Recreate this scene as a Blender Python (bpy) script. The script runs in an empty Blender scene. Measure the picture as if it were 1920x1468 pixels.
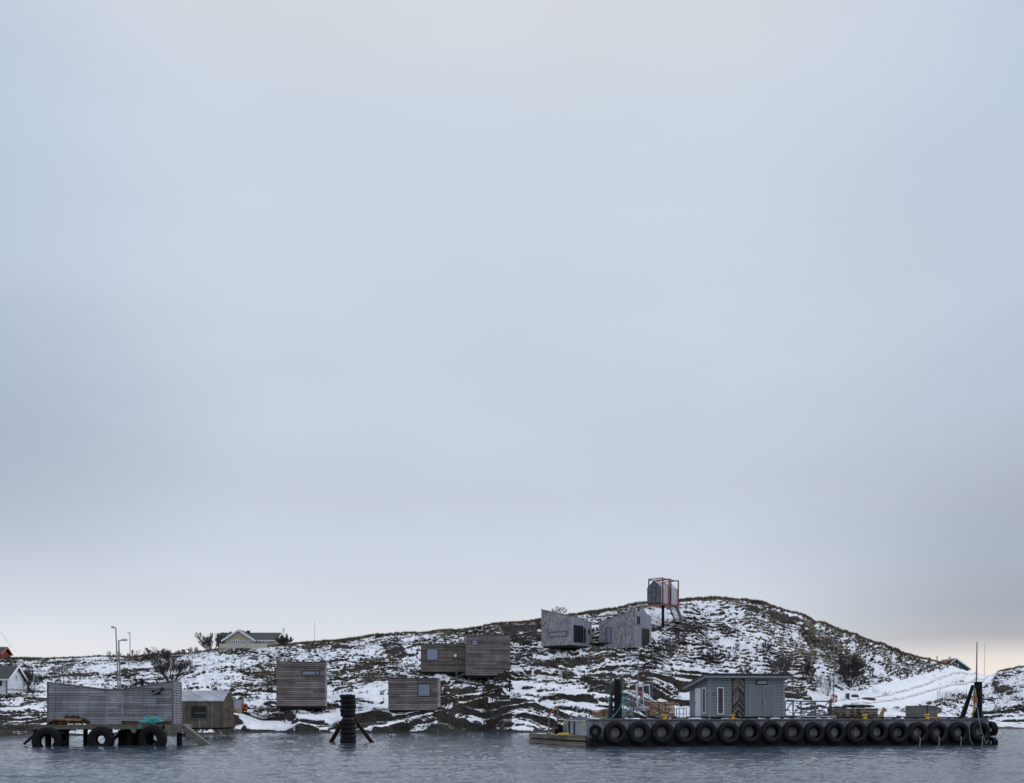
import bpy, math, random
import numpy as np
from mathutils import Vector, Matrix

# ------------------------------------------------------------------ camera, sky, sun
F = 1870.0      # focal length in photo pixels (photo 1920 wide)
HC = 2.4        # camera height above the water
HY = 1335.0     # photo row of the horizon
CX = 960.0
scene = bpy.context.scene
cam_d = bpy.data.cameras.new('camera')
cam = bpy.data.objects.new('camera', cam_d)
scene.collection.objects.link(cam)
cam.location = (0, 0, HC)
cam.rotation_euler = (math.radians(90), 0, 0)
cam_d.sensor_width = 36.0
cam_d.lens = 36.0 * F / 1920.0
cam_d.shift_y = (HY - 1468 / 2) / 1920.0
cam_d.clip_start = 0.5
cam_d.clip_end = 8000
scene.camera = cam
scene.view_settings.view_transform = 'Standard'
scene.view_settings.look = 'None'
scene.view_settings.exposure = 0.0
scene.view_settings.gamma = 1.0


def lin(c):
    r = []
    for v in c:
        v = v / 255.0
        r.append(v / 12.92 if v <= 0.04045 else ((v + 0.055) / 1.055) ** 2.4)
    return (r[0], r[1], r[2], 1.0)


SUN_EL, SUN_AZ = math.radians(32), math.radians(60)    # azimuth measured from +Y towards +X
world = bpy.data.worlds.new("World")
scene.world = world
world.use_nodes = True
wn = world.node_tree.nodes
wl = world.node_tree.links
wn.clear()
w_out = wn.new('ShaderNodeOutputWorld')
w_bg = wn.new('ShaderNodeBackground')
sky = wn.new('ShaderNodeTexSky')
sky.sky_type = 'NISHITA'
sky.sun_disc = False
sky.sun_elevation = SUN_EL
sky.sun_rotation = SUN_AZ
tc = wn.new('ShaderNodeTexCoord')
sep = wn.new('ShaderNodeSeparateXYZ')
wl.new(tc.outputs['Generated'], sep.inputs[0])


def wramp(stops):
    r = wn.new('ShaderNodeValToRGB')
    r.color_ramp.interpolation = 'B_SPLINE' if False else 'EASE'
    el = r.color_ramp.elements
    while len(el) > 1:
        el.remove(el[0])
    el[0].position = stops[0][0]
    el[0].color = stops[0][1]
    for p, c in stops[1:]:
        e = el.new(p)
        e.color = c
    r.color_ramp.interpolation = 'LINEAR'
    return r


def wmath(op, a, b=None, c=None, clamp=False):
    n = wn.new('ShaderNodeMath')
    n.operation = op
    n.use_clamp = clamp
    for i, v in enumerate((a, b, c)):
        if v is None:
            continue
        if isinstance(v, (int, float)):
            n.inputs[i].default_value = v
        else:
            wl.new(v, n.inputs[i])
    return n.outputs[0]


def zen(k):
    return (0.62 * k, 0.67 * k, 0.76 * k, 1)


ZTOP = [(0.72, zen(1.25)), (1.0, zen(1.7))]
rc = wramp([(0.0, lin((234, 232, 234))), (0.035, lin((233, 232, 234))), (0.07, lin((222, 226, 232))), (0.11, lin((209, 216, 226))), (0.155, lin((202, 211, 223))),
            (0.21, lin((199, 207, 222))), (0.28, lin((199, 209, 224))), (0.37, lin((202, 213, 227))), (0.48, lin((203, 215, 229))), (0.585, lin((212, 217, 223)))] + ZTOP)
rr = wramp([(0.0, lin((248, 232, 216))), (0.036, lin((244, 232, 222))), (0.050, lin((232, 224, 218))), (0.060, lin((205, 200, 202))), (0.070, lin((178, 177, 184))), (0.095, lin((166, 172, 183))), (0.135, lin((168, 177, 190))),
            (0.19, lin((174, 182, 197))), (0.27, lin((186, 195, 213))), (0.37, lin((193, 204, 222))), (0.48, lin((190, 203, 223))), (0.585, lin((190, 203, 223)))] + ZTOP)
rl = wramp([(0.0, lin((234, 232, 234))), (0.05, lin((231, 232, 235))), (0.09, lin((214, 220, 229))), (0.125, lin((199, 207, 219))), (0.155, lin((188, 196, 210))),
            (0.20, lin((175, 186, 203))), (0.27, lin((175, 187, 207))), (0.37, lin((185, 197, 217))), (0.48, lin((187, 200, 221))), (0.585, lin((189, 202, 222)))] + ZTOP)
# very broad, soft cloud structure bends the layers a little
mp = wn.new('ShaderNodeMapping')
mp.inputs['Scale'].default_value = (2.2, 2.2, 7.0)
wl.new(tc.outputs['Generated'], mp.inputs[0])
nz = wn.new('ShaderNodeTexNoise')
nz.inputs['Scale'].default_value = 1.0
nz.inputs['Detail'].default_value = 4.0
nz.inputs['Roughness'].default_value = 0.5
wl.new(mp.outputs[0], nz.inputs['Vector'])
zoff = wmath('MULTIPLY_ADD', nz.outputs['Fac'], 0.05, -0.025)
amp = wmath('MULTIPLY', sep.outputs['Z'], 3.0, None, True)
zoff = wmath('MULTIPLY', zoff, amp)
zz = wmath('ADD', sep.outputs['Z'], zoff)
for r in (rc, rr, rl):
    wl.new(zz, r.inputs[0])
fr = wn.new('ShaderNodeMapRange')
fr.interpolation_type = 'SMOOTHSTEP'
fr.inputs['From Min'].default_value = 0.18
fr.inputs['From Max'].default_value = 0.47
xx = wmath('MULTIPLY_ADD', nz.outputs['Fac'], 0.10, -0.05)
xx = wmath('ADD', sep.outputs['X'], xx)
wl.new(xx, fr.inputs['Value'])
fl = wn.new('ShaderNodeMapRange')
fl.interpolation_type = 'SMOOTHSTEP'
fl.inputs['From Min'].default_value = -0.22
fl.inputs['From Max'].default_value = -0.49
wl.new(xx, fl.inputs['Value'])
fy = wn.new('ShaderNodeMapRange')
fy.inputs['From Min'].default_value = -0.1
fy.inputs['From Max'].default_value = 0.4
wl.new(sep.outputs['Y'], fy.inputs['Value'])
m1 = wn.new('ShaderNodeMixRGB')
wl.new(wmath('MULTIPLY', fr.outputs[0], fy.outputs[0]), m1.inputs[0])
wl.new(rc.outputs[0], m1.inputs[1])
wl.new(rr.outputs[0], m1.inputs[2])
m2 = wn.new('ShaderNodeMixRGB')
wl.new(fl.outputs[0], m2.inputs[0])
wl.new(m1.outputs[0], m2.inputs[1])
wl.new(rl.outputs[0], m2.inputs[2])
# faint billows in brightness
mp2 = wn.new('ShaderNodeMapping')
mp2.inputs['Scale'].default_value = (3.0, 3.0, 9.0)
mp2.inputs['Location'].default_value = (4.2, 1.0, 0.3)
wl.new(tc.outputs['Generated'], mp2.inputs[0])
nz2 = wn.new('ShaderNodeTexNoise')
nz2.inputs['Scale'].default_value = 1.0
nz2.inputs['Detail'].default_value = 5.0
nz2.inputs['Roughness'].default_value = 0.45
wl.new(mp2.outputs[0], nz2.inputs['Vector'])
bil = wmath('MULTIPLY_ADD', nz2.outputs['Fac'], 0.17, 0.925)
mb = wn.new('ShaderNodeVectorMath')
mb.operation = 'SCALE'
wl.new(m2.outputs[0], mb.inputs[0])
wl.new(bil, mb.inputs['Scale'])
# thin clear-sky contribution behind the overcast
sk = wn.new('ShaderNodeVectorMath')
sk.operation = 'SCALE'
wl.new(sky.outputs[0], sk.inputs[0])
sk.inputs['Scale'].default_value = 0.07
m3 = wn.new('ShaderNodeMixRGB')
m3.inputs[0].default_value = 0.97
wl.new(sk.outputs[0], m3.inputs[1])
wl.new(mb.outputs[0], m3.inputs[2])
wl.new(m3.outputs[0], w_bg.inputs['Color'])
w_bg.inputs['Strength'].default_value = 1.0
wl.new(w_bg.outputs[0], w_out.inputs['Surface'])

sun_d = bpy.data.lights.new('sun', 'SUN')
sun_d.energy = 0.9
sun_d.angle = math.radians(18)
sun_d.color = (1.0, 0.96, 0.91)
sun = bpy.data.objects.new('sun', sun_d)
scene.collection.objects.link(sun)
SUNV = Vector((math.cos(SUN_EL) * math.sin(SUN_AZ), math.cos(SUN_EL) * math.cos(SUN_AZ), math.sin(SUN_EL)))
sun.rotation_euler = SUNV.to_track_quat('Z', 'Y').to_euler()

# ------------------------------------------------------------------ helpers
COL = scene.collection
PI = math.pi
rnd = random.Random(7)


class MB:
    """collects shapes; build() links them as one mesh object"""

    def __init__(self):
        self.v = []
        self.f = []
        self.M = None

    def add(self, vs, fs):
        n = len(self.v)
        self.v.extend([tuple(p) for p in vs])
        self.f.extend([tuple(i + n for i in q) for q in fs])
        return self

    def box(self, x0, x1, y0, y1, z0, z1):
        vs = [(x0, y0, z0), (x1, y0, z0), (x1, y1, z0), (x0, y1, z0), (x0, y0, z1), (x1, y0, z1), (x1, y1, z1), (x0, y1, z1)]
        return self.add(vs, [(0, 3, 2, 1), (4, 5, 6, 7), (0, 1, 5, 4), (1, 2, 6, 5), (2, 3, 7, 6), (3, 0, 4, 7)])

    def prism(self, poly, d, mode='y', off=0.0):
        """poly: list of 2d points; mode 'y': points are (x,z) extruded from y=off by d; 'z': (x,y) extruded in z; 'x': (y,z) extruded in x"""
        n = len(poly)

        def P(p, t):
            if mode == 'y':
                return (p[0], t, p[1])
            if mode == 'x':
                return (t, p[0], p[1])
            return (p[0], p[1], t)
        vs = [P(p, off) for p in poly] + [P(p, off + d) for p in poly]
        fs = [tuple(range(n)), tuple(range(2 * n - 1, n - 1, -1))]
        for i in range(n):
            j = (i + 1) % n
            fs.append((i, i + n, j + n, j))
        return self.add(vs, fs)

    def tube(self, pts, r, n=6, cap=True):
        pts = [Vector(p) for p in pts]
        rs = r if isinstance(r, (list, tuple)) else [r] * len(pts)
        rings = []
        up = Vector((0, 0, 1))
        for i, p in enumerate(pts):
            if i == 0:
                t = pts[1] - p
            elif i == len(pts) - 1:
                t = p - pts[i - 1]
            else:
                t = pts[i + 1] - pts[i - 1]
            if t.length < 1e-9:
                t = Vector((0, 0, 1))
            t.normalize()
            a = up.cross(t)
            if a.length < 0.05:
                a = Vector((1, 0, 0)).cross(t)
            a.normalize()
            b = t.cross(a)
            rings.append([p + (a * math.cos(2 * PI * k / n) + b * math.sin(2 * PI * k / n)) * rs[i] for k in range(n)])
        vs = [q for rg in rings for q in rg]
        fs = []
        for i in range(len(pts) - 1):
            for k in range(n):
                k2 = (k + 1) % n
                fs.append((i * n + k, i * n + k2, (i + 1) * n + k2, (i + 1) * n + k))
        if cap:
            fs.append(tuple(range(n - 1, -1, -1)))
            fs.append(tuple((len(pts) - 1) * n + k for k in range(n)))
        return self.add(vs, fs)

    def beam(self, a, b, w, h):
        """rectangular bar from a to b, w = horizontal thickness, h = other thickness"""
        a, b = Vector(a), Vector(b)
        t = (b - a).normalized()
        s = t.cross(Vector((0, 0, 1)))
        if s.length < 0.05:
            s = Vector((1, 0, 0))
        s.normalize()
        u = s.cross(t)
        vs = []
        for p in (a, b):
            for i, j in ((-1, -1), (1, -1), (1, 1), (-1, 1)):
                vs.append(p + s * (w / 2 * i) + u * (h / 2 * j))
        return self.add(vs, [(0, 1, 2, 3), (7, 6, 5, 4), (0, 4, 5, 1), (1, 5, 6, 2), (2, 6, 7, 3), (3, 7, 4, 0)])

    def lathe(self, prof, n=32, axis='z', closed=False, c=(0, 0, 0)):
        """prof: list of (r, h)"""
        vs = []
        m = len(prof)
        for k in range(n):
            a = 2 * PI * k / n
            for r, h in prof:
                if axis == 'z':
                    vs.append((c[0] + r * math.cos(a), c[1] + r * math.sin(a), c[2] + h))
                elif axis == 'y':
                    vs.append((c[0] + r * math.cos(a), c[1] + h, c[2] + r * math.sin(a)))
                else:
                    vs.append((c[0] + h, c[1] + r * math.cos(a), c[2] + r * math.sin(a)))
        fs = []
        for k in range(n):
            k2 = (k + 1) % n
            for i in range(m if closed else m - 1):
                j = (i + 1) % m
                fs.append((k * m + i, k2 * m + i, k2 * m + j, k * m + j))
        if not closed:
            fs.append(tuple(k * m for k in range(n)))
            fs.append(tuple(k * m + m - 1 for k in range(n - 1, -1, -1)))
        return self.add(vs, fs)

    def blob(self, c, r, seed=0, rough=0.25, n=8):
        rr_ = random.Random(seed)
        vs = []
        fs = []
        rows = max(4, n // 2 + 1)
        for i in range(rows + 1):
            th = PI * i / rows
            for k in range(n):
                ph = 2 * PI * k / n
                q = 1 + rr_.uniform(-rough, rough)
                vs.append((c[0] + r[0] * q * math.sin(th) * math.cos(ph), c[1] + r[1] * q * math.sin(th) * math.sin(ph), c[2] + r[2] * q * math.cos(th)))
        for i in range(rows):
            for k in range(n):
                k2 = (k + 1) % n
                fs.append((i * n + k, (i + 1) * n + k, (i + 1) * n + k2, i * n + k2))
        return self.add(vs, fs)

    def build(self, name, mat, parent=None, smooth=False, bevel=0.0, fix=True):
        me = bpy.data.meshes.new(name)
        me.from_pydata(self.v, [], self.f)
        me.materials.append(mat)
        if fix:
            import bmesh
            bm = bmesh.new()
            bm.from_mesh(me)
            bmesh.ops.recalc_face_normals(bm, faces=bm.faces)
            if smooth:
                for f_ in bm.faces:
                    f_.smooth = True
            bm.to_mesh(me)
            bm.free()
        me.update()
        o = bpy.data.objects.new(name, me)
        COL.objects.link(o)
        if parent is not None:
            o.parent = parent
        if bevel > 0:
            md = o.modifiers.new('bevel', 'BEVEL')
            md.width = bevel
            md.segments = 2
            md.limit_method = 'ANGLE'
        if smooth:
            try:
                me.set_sharp_from_angle(angle=math.radians(40))
            except Exception:
                pass
        return o


def tag(o, label=None, cat=None, group=None, kind=None):
    if label:
        o['label'] = label
    if cat:
        o['category'] = cat
    if group:
        o['group'] = group
    if kind:
        o['kind'] = kind
    return o


def thing(name, label, cat, loc=(0, 0, 0), rz=0.0, group=None):
    o = bpy.data.objects.new(name, None)
    o.empty_display_size = 0.3
    COL.objects.link(o)
    o.location = loc
    o.rotation_euler = (0, 0, rz)
    return tag(o, label, cat, group)


def copy_tree(o, parent=None):
    c = o.copy()
    COL.objects.link(c)
    c.parent = parent
    for ch in list(o.children):
        copy_tree(ch, c)
    return c


def W(u, y, d):
    """photo pixel at distance d -> world point"""
    return Vector(((u - CX) / F * d, d, HC - (y - HY) / F * d))


def proj(p):
    return CX + F * p[0] / p[1], HY - F * (p[2] - HC) / p[1]


class Frame:
    """vertical wall plane: local x runs along it from pixel column u0 (distance d0) to u1, local y goes back, z up"""

    def __init__(self, u0, d0, u1, ang=None, u2=None, L=None, side='R'):
        self.A = Vector(((u0 - CX) / F * d0, d0))
        self.u0, self.u1, self.d0 = u0, u1, d0
        if ang is None:
            best = None
            for i in range(-650, 651):
                a = math.radians(i / 10)
                try:
                    self.set(a)
                except ZeroDivisionError:
                    continue
                w = self.X(u1)
                if w <= 0 or w > 80:
                    continue
                cx = w if side == 'R' else 0.0
                q = self.pt(cx, L)
                if q[1] < 5:
                    continue
                e = abs(CX + F * q[0] / q[1] - u2)
                if best is None or e < best[0]:
                    best = (e, a)
            ang = best[1]
        self.set(ang)
        self.w = self.X(u1)
        self.L = L

    def set(self, a):
        self.a = a
        self.c, self.s = math.cos(a), math.sin(a)

    def pt(self, x, y=0.0):
        return (self.A[0] + x * self.c - y * self.s, self.A[1] + x * self.s + y * self.c)

    def X(self, u, y=0.0):
        k = (u - CX) / F
        ox, oy = self.pt(0, y)
        return (k * oy - ox) / (self.c - k * self.s)

    def Zw(self, u, yp, y=0.0):
        q = self.pt(self.X(u, y), y)
        return HC - (yp - HY) / F * q[1]

    def SY(self, u, xs):
        """local y on the side plane x = xs seen at column u"""
        k = (u - CX) / F
        ox, oy = self.pt(xs, 0)
        # ox - t*s = k*(oy + t*c)
        return (ox - k * oy) / (self.s + k * self.c)

    def SZ(self, u, yp, xs):
        q = self.pt(xs, self.SY(u, xs))
        return HC - (yp - HY) / F * q[1]

    def base(self, z):
        self.z = z
        return (self.A[0], self.A[1], z)

    def Z(self, u, yp, y=0.0):
        return self.Zw(u, yp, y) - self.z

    def SZl(self, u, yp, xs):
        return self.SZ(u, yp, xs) - self.z


# ------------------------------------------------------------------ materials
def new_mat(name):
    m = bpy.data.materials.new(name)
    m.use_nodes = True
    n = m.node_tree.nodes
    for x in list(n):
        if x.type != 'OUTPUT_MATERIAL':
            n.remove(x)
    out = [x for x in n if x.type == 'OUTPUT_MATERIAL'][0]
    b = n.new('ShaderNodeBsdfPrincipled')
    m.node_tree.links.new(b.outputs[0], out.inputs['Surface'])
    return m, n, m.node_tree.links, b


def nmath(n, l, op, a, b=None, c=None, clamp=False):
    x = n.new('ShaderNodeMath')
    x.operation = op
    x.use_clamp = clamp
    for i, v in enumerate((a, b, c)):
        if v is None:
            continue
        if isinstance(v, (int, float)):
            x.inputs[i].default_value = v
        else:
            l.new(v, x.inputs[i])
    return x.outputs[0]


def noise(n, l, vec, scale, detail=3.0, rough=0.55, stretch=None):
    if stretch:
        mpn = n.new('ShaderNodeMapping')
        mpn.inputs['Scale'].default_value = stretch
        l.new(vec, mpn.inputs[0])
        vec = mpn.outputs[0]
    t = n.new('ShaderNodeTexNoise')
    t.inputs['Scale'].default_value = scale
    t.inputs['Detail'].default_value = detail
    t.inputs['Roughness'].default_value = rough
    l.new(vec, t.inputs['Vector'])
    return t.outputs['Fac']


def mixc(n, l, fac, a, b, mode='MIX'):
    x = n.new('ShaderNodeMixRGB')
    x.blend_type = mode
    if isinstance(fac, (int, float)):
        x.inputs[0].default_value = fac
    else:
        l.new(fac, x.inputs[0])
    for i, v in ((1, a), (2, b)):
        if isinstance(v, tuple):
            x.inputs[i].default_value = v if len(v) == 4 else (*v, 1)
        else:
            l.new(v, x.inputs[i])
    return x.outputs[0]


def maprange(n, l, v, a, b, c=0.0, d=1.0, smooth=True):
    x = n.new('ShaderNodeMapRange')
    if smooth:
        x.interpolation_type = 'SMOOTHSTEP'
    for i, q in zip((1, 2, 3, 4), (a, b, c, d)):
        x.inputs[i].default_value = q
    l.new(v, x.inputs[0])
    return x.outputs[0]


def plain(name, col, rough=0.6, metal=0.0, var=0.25, scale=3.0, bump=0.0, spec=0.5):
    m, n, l, b = new_mat(name)
    t = n.new('ShaderNodeTexCoord')
    f = noise(n, l, t.outputs['Object'], scale, 5.0, 0.6)
    f = maprange(n, l, f, 0.3, 0.7, 1 - var, 1 + var, False)
    c = n.new('ShaderNodeVectorMath')
    c.operation = 'SCALE'
    c.inputs[0].default_value = col
    l.new(f, c.inputs['Scale'])
    l.new(c.outputs[0], b.inputs['Base Color'])
    b.inputs['Roughness'].default_value = rough
    b.inputs['Metallic'].default_value = metal
    b.inputs['Specular IOR Level'].default_value = spec
    if bump > 0:
        bp = n.new('ShaderNodeBump')
        bp.inputs['Strength'].default_value = 0.6
        bp.inputs['Distance'].default_value = bump
        l.new(noise(n, l, t.outputs['Object'], scale * 6, 4), bp.inputs['Height'])
        l.new(bp.outputs[0], b.inputs['Normal'])
    return m


def boards(name, col, pitch=0.14, direction='H', var=0.25, gap=0.10, gapcol=0.25, rough=0.75, joint=3.4, stain=0.2, col2=None):
    """timber cladding: separate boards with their own tone, dark gaps, grain along the board"""
    m, n, l, b = new_mat(name)
    t = n.new('ShaderNodeTexCoord')
    s = n.new('ShaderNodeSeparateXYZ')
    l.new(t.outputs['Object'], s.inputs[0])
    xy = nmath(n, l, 'ADD', s.outputs[0], s.outputs[1])
    across, along = (s.outputs[2], xy) if direction == 'H' else (xy, s.outputs[2])
    q = nmath(n, l, 'DIVIDE', across, pitch)
    q = nmath(n, l, 'ADD', q, 100.0)
    fl_ = nmath(n, l, 'FLOOR', q)
    fr_ = nmath(n, l, 'FRACT', q)
    al = nmath(n, l, 'DIVIDE', along, joint)
    wn1 = n.new('ShaderNodeTexWhiteNoise')
    wn1.noise_dimensions = '1D'
    l.new(fl_, wn1.inputs['W'])
    al = nmath(n, l, 'ADD', al, nmath(n, l, 'MULTIPLY', wn1.outputs['Value'], 7.0))
    alf = nmath(n, l, 'FLOOR', al)
    cmb = n.new('ShaderNodeCombineXYZ')
    l.new(fl_, cmb.inputs[0])
    l.new(alf, cmb.inputs[1])
    wn2 = n.new('ShaderNodeTexWhiteNoise')
    wn2.noise_dimensions = '3D'
    l.new(cmb.outputs[0], wn2.inputs['Vector'])
    tone = maprange(n, l, wn2.outputs['Value'], 0, 1, 1 - var, 1 + var, False)
    gr = n.new('ShaderNodeCombineXYZ')
    l.new(nmath(n, l, 'MULTIPLY', along, 1.3), gr.inputs[0])
    l.new(nmath(n, l, 'MULTIPLY', across, 22.0), gr.inputs[1])
    l.new(wn2.outputs['Value'], gr.inputs[2])
    g = noise(n, l, gr.outputs[0], 1.0, 4.0, 0.6)
    tone = nmath(n, l, 'MULTIPLY', tone, maprange(n, l, g, 0.3, 0.7, 0.82, 1.18, False))
    st = noise(n, l, t.outputs['Object'], 0.7, 4.0, 0.6, (1.0, 1.0, 0.35))
    tone = nmath(n, l, 'MULTIPLY', tone, maprange(n, l, st, 0.35, 0.7, 1 - stain, 1 + stain, False))
    gm = nmath(n, l, 'LESS_THAN', fr_, gap)
    jm = nmath(n, l, 'LESS_THAN', nmath(n, l, 'FRACT', al), 0.008)
    gm = nmath(n, l, 'MAXIMUM', gm, nmath(n, l, 'MULTIPLY', jm, 0.7))
    sh = nmath(n, l, 'SUBTRACT', 1.0, nmath(n, l, 'MULTIPLY', gm, 1 - gapcol))
    tone = nmath(n, l, 'MULTIPLY', tone, sh)
    base = (*col, 1) if col2 is None else mixc(n, l, maprange(n, l, noise(n, l, t.outputs['Object'], 0.9, 3), 0.35, 0.65), col, col2)
    c = n.new('ShaderNodeVectorMath')
    c.operation = 'SCALE'
    if isinstance(base, tuple):
        c.inputs[0].default_value = col
    else:
        l.new(base, c.inputs[0])
    l.new(tone, c.inputs['Scale'])
    l.new(c.outputs[0], b.inputs['Base Color'])
    b.inputs['Roughness'].default_value = rough
    b.inputs['Specular IOR Level'].default_value = 0.3
    bp = n.new('ShaderNodeBump')
    bp.inputs['Strength'].default_value = 0.8
    bp.inputs['Distance'].default_value = 0.02
    hh = nmath(n, l, 'SUBTRACT', nmath(n, l, 'MULTIPLY', g, 0.3), gm)
    l.new(hh, bp.inputs['Height'])
    l.new(bp.outputs[0], b.inputs['Normal'])
    return m


def shingles(name, col, ww=0.16, hh=0.42):
    m, n, l, b = new_mat(name)
    t = n.new('ShaderNodeTexCoord')
    s = n.new('ShaderNodeSeparateXYZ')
    l.new(t.outputs['Object'], s.inputs[0])
    x = nmath(n, l, 'DIVIDE', nmath(n, l, 'ADD', s.outputs[0], s.outputs[1]), ww)
    z = nmath(n, l, 'DIVIDE', nmath(n, l, 'ADD', s.outputs[2], 50.0), hh)
    # pointed lower ends: rows run as a zigzag
    tri = nmath(n, l, 'ABSOLUTE', nmath(n, l, 'SUBTRACT', nmath(n, l, 'FRACT', nmath(n, l, 'MULTIPLY', x, 0.5)), 0.5))
    z2 = nmath(n, l, 'ADD', z, nmath(n, l, 'MULTIPLY', tri, 1.6))
    fz = nmath(n, l, 'FRACT', z2)
    cmb = n.new('ShaderNodeCombineXYZ')
    l.new(nmath(n, l, 'FLOOR', x), cmb.inputs[0])
    l.new(nmath(n, l, 'FLOOR', z2), cmb.inputs[1])
    w2 = n.new('ShaderNodeTexWhiteNoise')
    l.new(cmb.outputs[0], w2.inputs['Vector'])
    tone = maprange(n, l, w2.outputs['Value'], 0, 1, 0.55, 1.45, False)
    edge = maprange(n, l, fz, 0.0, 0.16, 0.25, 1.0, False)
    tone = nmath(n, l, 'MULTIPLY', tone, edge)
    st = noise(n, l, t.outputs['Object'], 1.2, 4.0)
    tone = nmath(n, l, 'MULTIPLY', tone, maprange(n, l, st, 0.3, 0.7, 0.85, 1.15, False))
    c = n.new('ShaderNodeVectorMath')
    c.operation = 'SCALE'
    c.inputs[0].default_value = col
    l.new(tone, c.inputs['Scale'])
    l.new(c.outputs[0], b.inputs['Base Color'])
    b.inputs['Roughness'].default_value = 0.75
    bp = n.new('ShaderNodeBump')
    bp.inputs['Strength'].default_value = 0.8
    bp.inputs['Distance'].default_value = 0.02
    l.new(fz, bp.inputs['Height'])
    l.new(bp.outputs[0], b.inputs['Normal'])
    return m


def glass(name, col=(0.02, 0.025, 0.035), rough=0.05):
    m, n, l, b = new_mat(name)
    b.inputs['Base Color'].default_value = (*col, 1)
    b.inputs['Roughness'].default_value = rough
    b.inputs['Specular IOR Level'].default_value = 1.0
    b.inputs['IOR'].default_value = 1.6
    b.inputs['Coat Weight'].default_value = 0.6
    b.inputs['Coat Roughness'].default_value = 0.03
    return m


M = {}
M['grey_boards'] = boards('grey_boards', (0.275, 0.28, 0.315), 0.19, 'H', 0.30, 0.14, 0.30, joint=3.3, stain=0.3)
M['brown_boards'] = boards('brown_boards', (0.125, 0.105, 0.085), 0.18, 'V', 0.35, 0.14, 0.3, joint=9, col2=(0.18, 0.155, 0.12))
M['brown_boards_h'] = boards('brown_boards_h', (0.085, 0.062, 0.048), 0.24, 'H', 0.3, 0.14, 0.3)
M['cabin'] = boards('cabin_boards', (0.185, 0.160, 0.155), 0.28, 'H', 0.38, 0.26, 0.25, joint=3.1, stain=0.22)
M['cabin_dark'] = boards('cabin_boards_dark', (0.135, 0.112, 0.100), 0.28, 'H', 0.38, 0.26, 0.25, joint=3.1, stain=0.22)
M['cabin_side'] = boards('cabin_boards_side', (0.30, 0.28, 0.29), 0.30, 'H', 0.2, 0.24, 0.30, joint=4.2)  # paler than the fronts: side light and weathering put into the colour
M['cabin_side_plain'] = plain('pale_side_wall', (0.36, 0.37, 0.42), 0.7, 0, 0.2)
M['shingle'] = shingles('grey_shingles', (0.265, 0.255, 0.272))
M['pale_boards'] = boards('pale_boards', (0.24, 0.25, 0.30), 0.42, 'V', 0.14, 0.07, 0.55, joint=20, stain=0.12)
M['terminal'] = boards('terminal_boards', (0.215, 0.242, 0.272), 0.22, 'H', 0.06, 0.10, 0.45, 0.5, joint=30, stain=0.05)
M['terminal_v'] = boards('terminal_door_boards', (0.205, 0.232, 0.262), 0.2, 'V', 0.07, 0.14, 0.40, 0.5, joint=30, stain=0.05)
M['terminal_trim'] = plain('terminal_trim', (0.24, 0.265, 0.295), 0.5, 0, 0.1)
M['dark_trim'] = plain('dark_trim', (0.012, 0.013, 0.016), 0.5)
M['white'] = plain('white_paint', (0.72, 0.74, 0.78), 0.5, 0, 0.08)
M['white_boards'] = boards('white_boards', (0.62, 0.66, 0.74), 0.2, 'H', 0.05, 0.06, 0.8, 0.5, joint=30, stain=0.06)
M['yellow_boards'] = boards('cream_boards', (0.46, 0.42, 0.31), 0.2, 'H', 0.06, 0.06, 0.75, 0.6, joint=30, stain=0.08)
M['red_boards'] = boards('red_boards', (0.16, 0.032, 0.022), 0.2, 'V', 0.15, 0.08, 0.6, 0.6, joint=30)
M['blue_boards'] = boards('blue_boards', (0.035, 0.12, 0.20), 0.2, 'H', 0.1, 0.08, 0.6, 0.6, joint=30)
M['slate'] = boards('slate_roof', (0.022, 0.024, 0.03), 0.3, 'V', 0.2, 0.08, 0.6, 0.5, joint=0.4)
M['redroof'] = plain('red_roof', (0.16, 0.05, 0.04), 0.7)
M['tinroof'] = boards('grey_roof_boards', (0.33, 0.35, 0.40), 0.26, 'V', 0.2, 0.1, 0.55, 0.55, joint=30, stain=0.15)
M['glass'] = glass('window_glass', (0.035, 0.042, 0.058), 0.15)
M['glass'].node_tree.nodes['Principled BSDF'].inputs['Coat Weight'].default_value = 0.0
M['glass'].node_tree.nodes['Principled BSDF'].inputs['Specular IOR Level'].default_value = 0.9
M['glass'].node_tree.nodes['Principled BSDF'].inputs['IOR'].default_value = 1.45
M['glass_plum'] = plain('plum_glass', (0.05, 0.045, 0.07), 0.35, 0, 0.9, 9.0, 0, 0.3)  # dark plum mottling stands for a reflection, put into the colour
M['pale_plank'] = plain('pale_plank', (0.30, 0.31, 0.35), 0.8, 0, 0.2, 3.0)
M['glass_sky'] = glass('blind_glass', (0.19, 0.215, 0.30), 0.3)  # sky reflection put into the base colour of the pane
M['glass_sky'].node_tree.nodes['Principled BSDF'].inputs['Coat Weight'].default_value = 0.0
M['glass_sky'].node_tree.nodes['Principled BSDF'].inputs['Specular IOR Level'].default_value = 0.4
M['glass_dark'] = glass('dark_glass', (0.008, 0.010, 0.016), 0.3)
M['glass_dark'].node_tree.nodes['Principled BSDF'].inputs['Coat Weight'].default_value = 0.0
M['glass_dark'].node_tree.nodes['Principled BSDF'].inputs['Specular IOR Level'].default_value = 0.25
M['tyre'] = plain('tyre_rubber', (0.011, 0.0115, 0.0145), 0.6, 0, 0.4, 2.0, 0.01, 0.22)
M['tyre_worn'] = plain('worn_tyre_rubber', (0.008, 0.0085, 0.011), 0.7, 0, 0.4, 3.0, 0.02, 0.2)
M['steel_dark'] = plain('dark_steel', (0.045, 0.055, 0.075), 0.5, 0.3, 0.35, 1.5)
M['black_pipe'] = plain('black_pipe', (0.006, 0.0065, 0.010), 0.6, 0.0, 0.5, 1.0, 0.0, 0.2)
M['galv'] = plain('galvanised_steel', (0.34, 0.36, 0.40), 0.45, 0.5, 0.2, 2.0)
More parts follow.
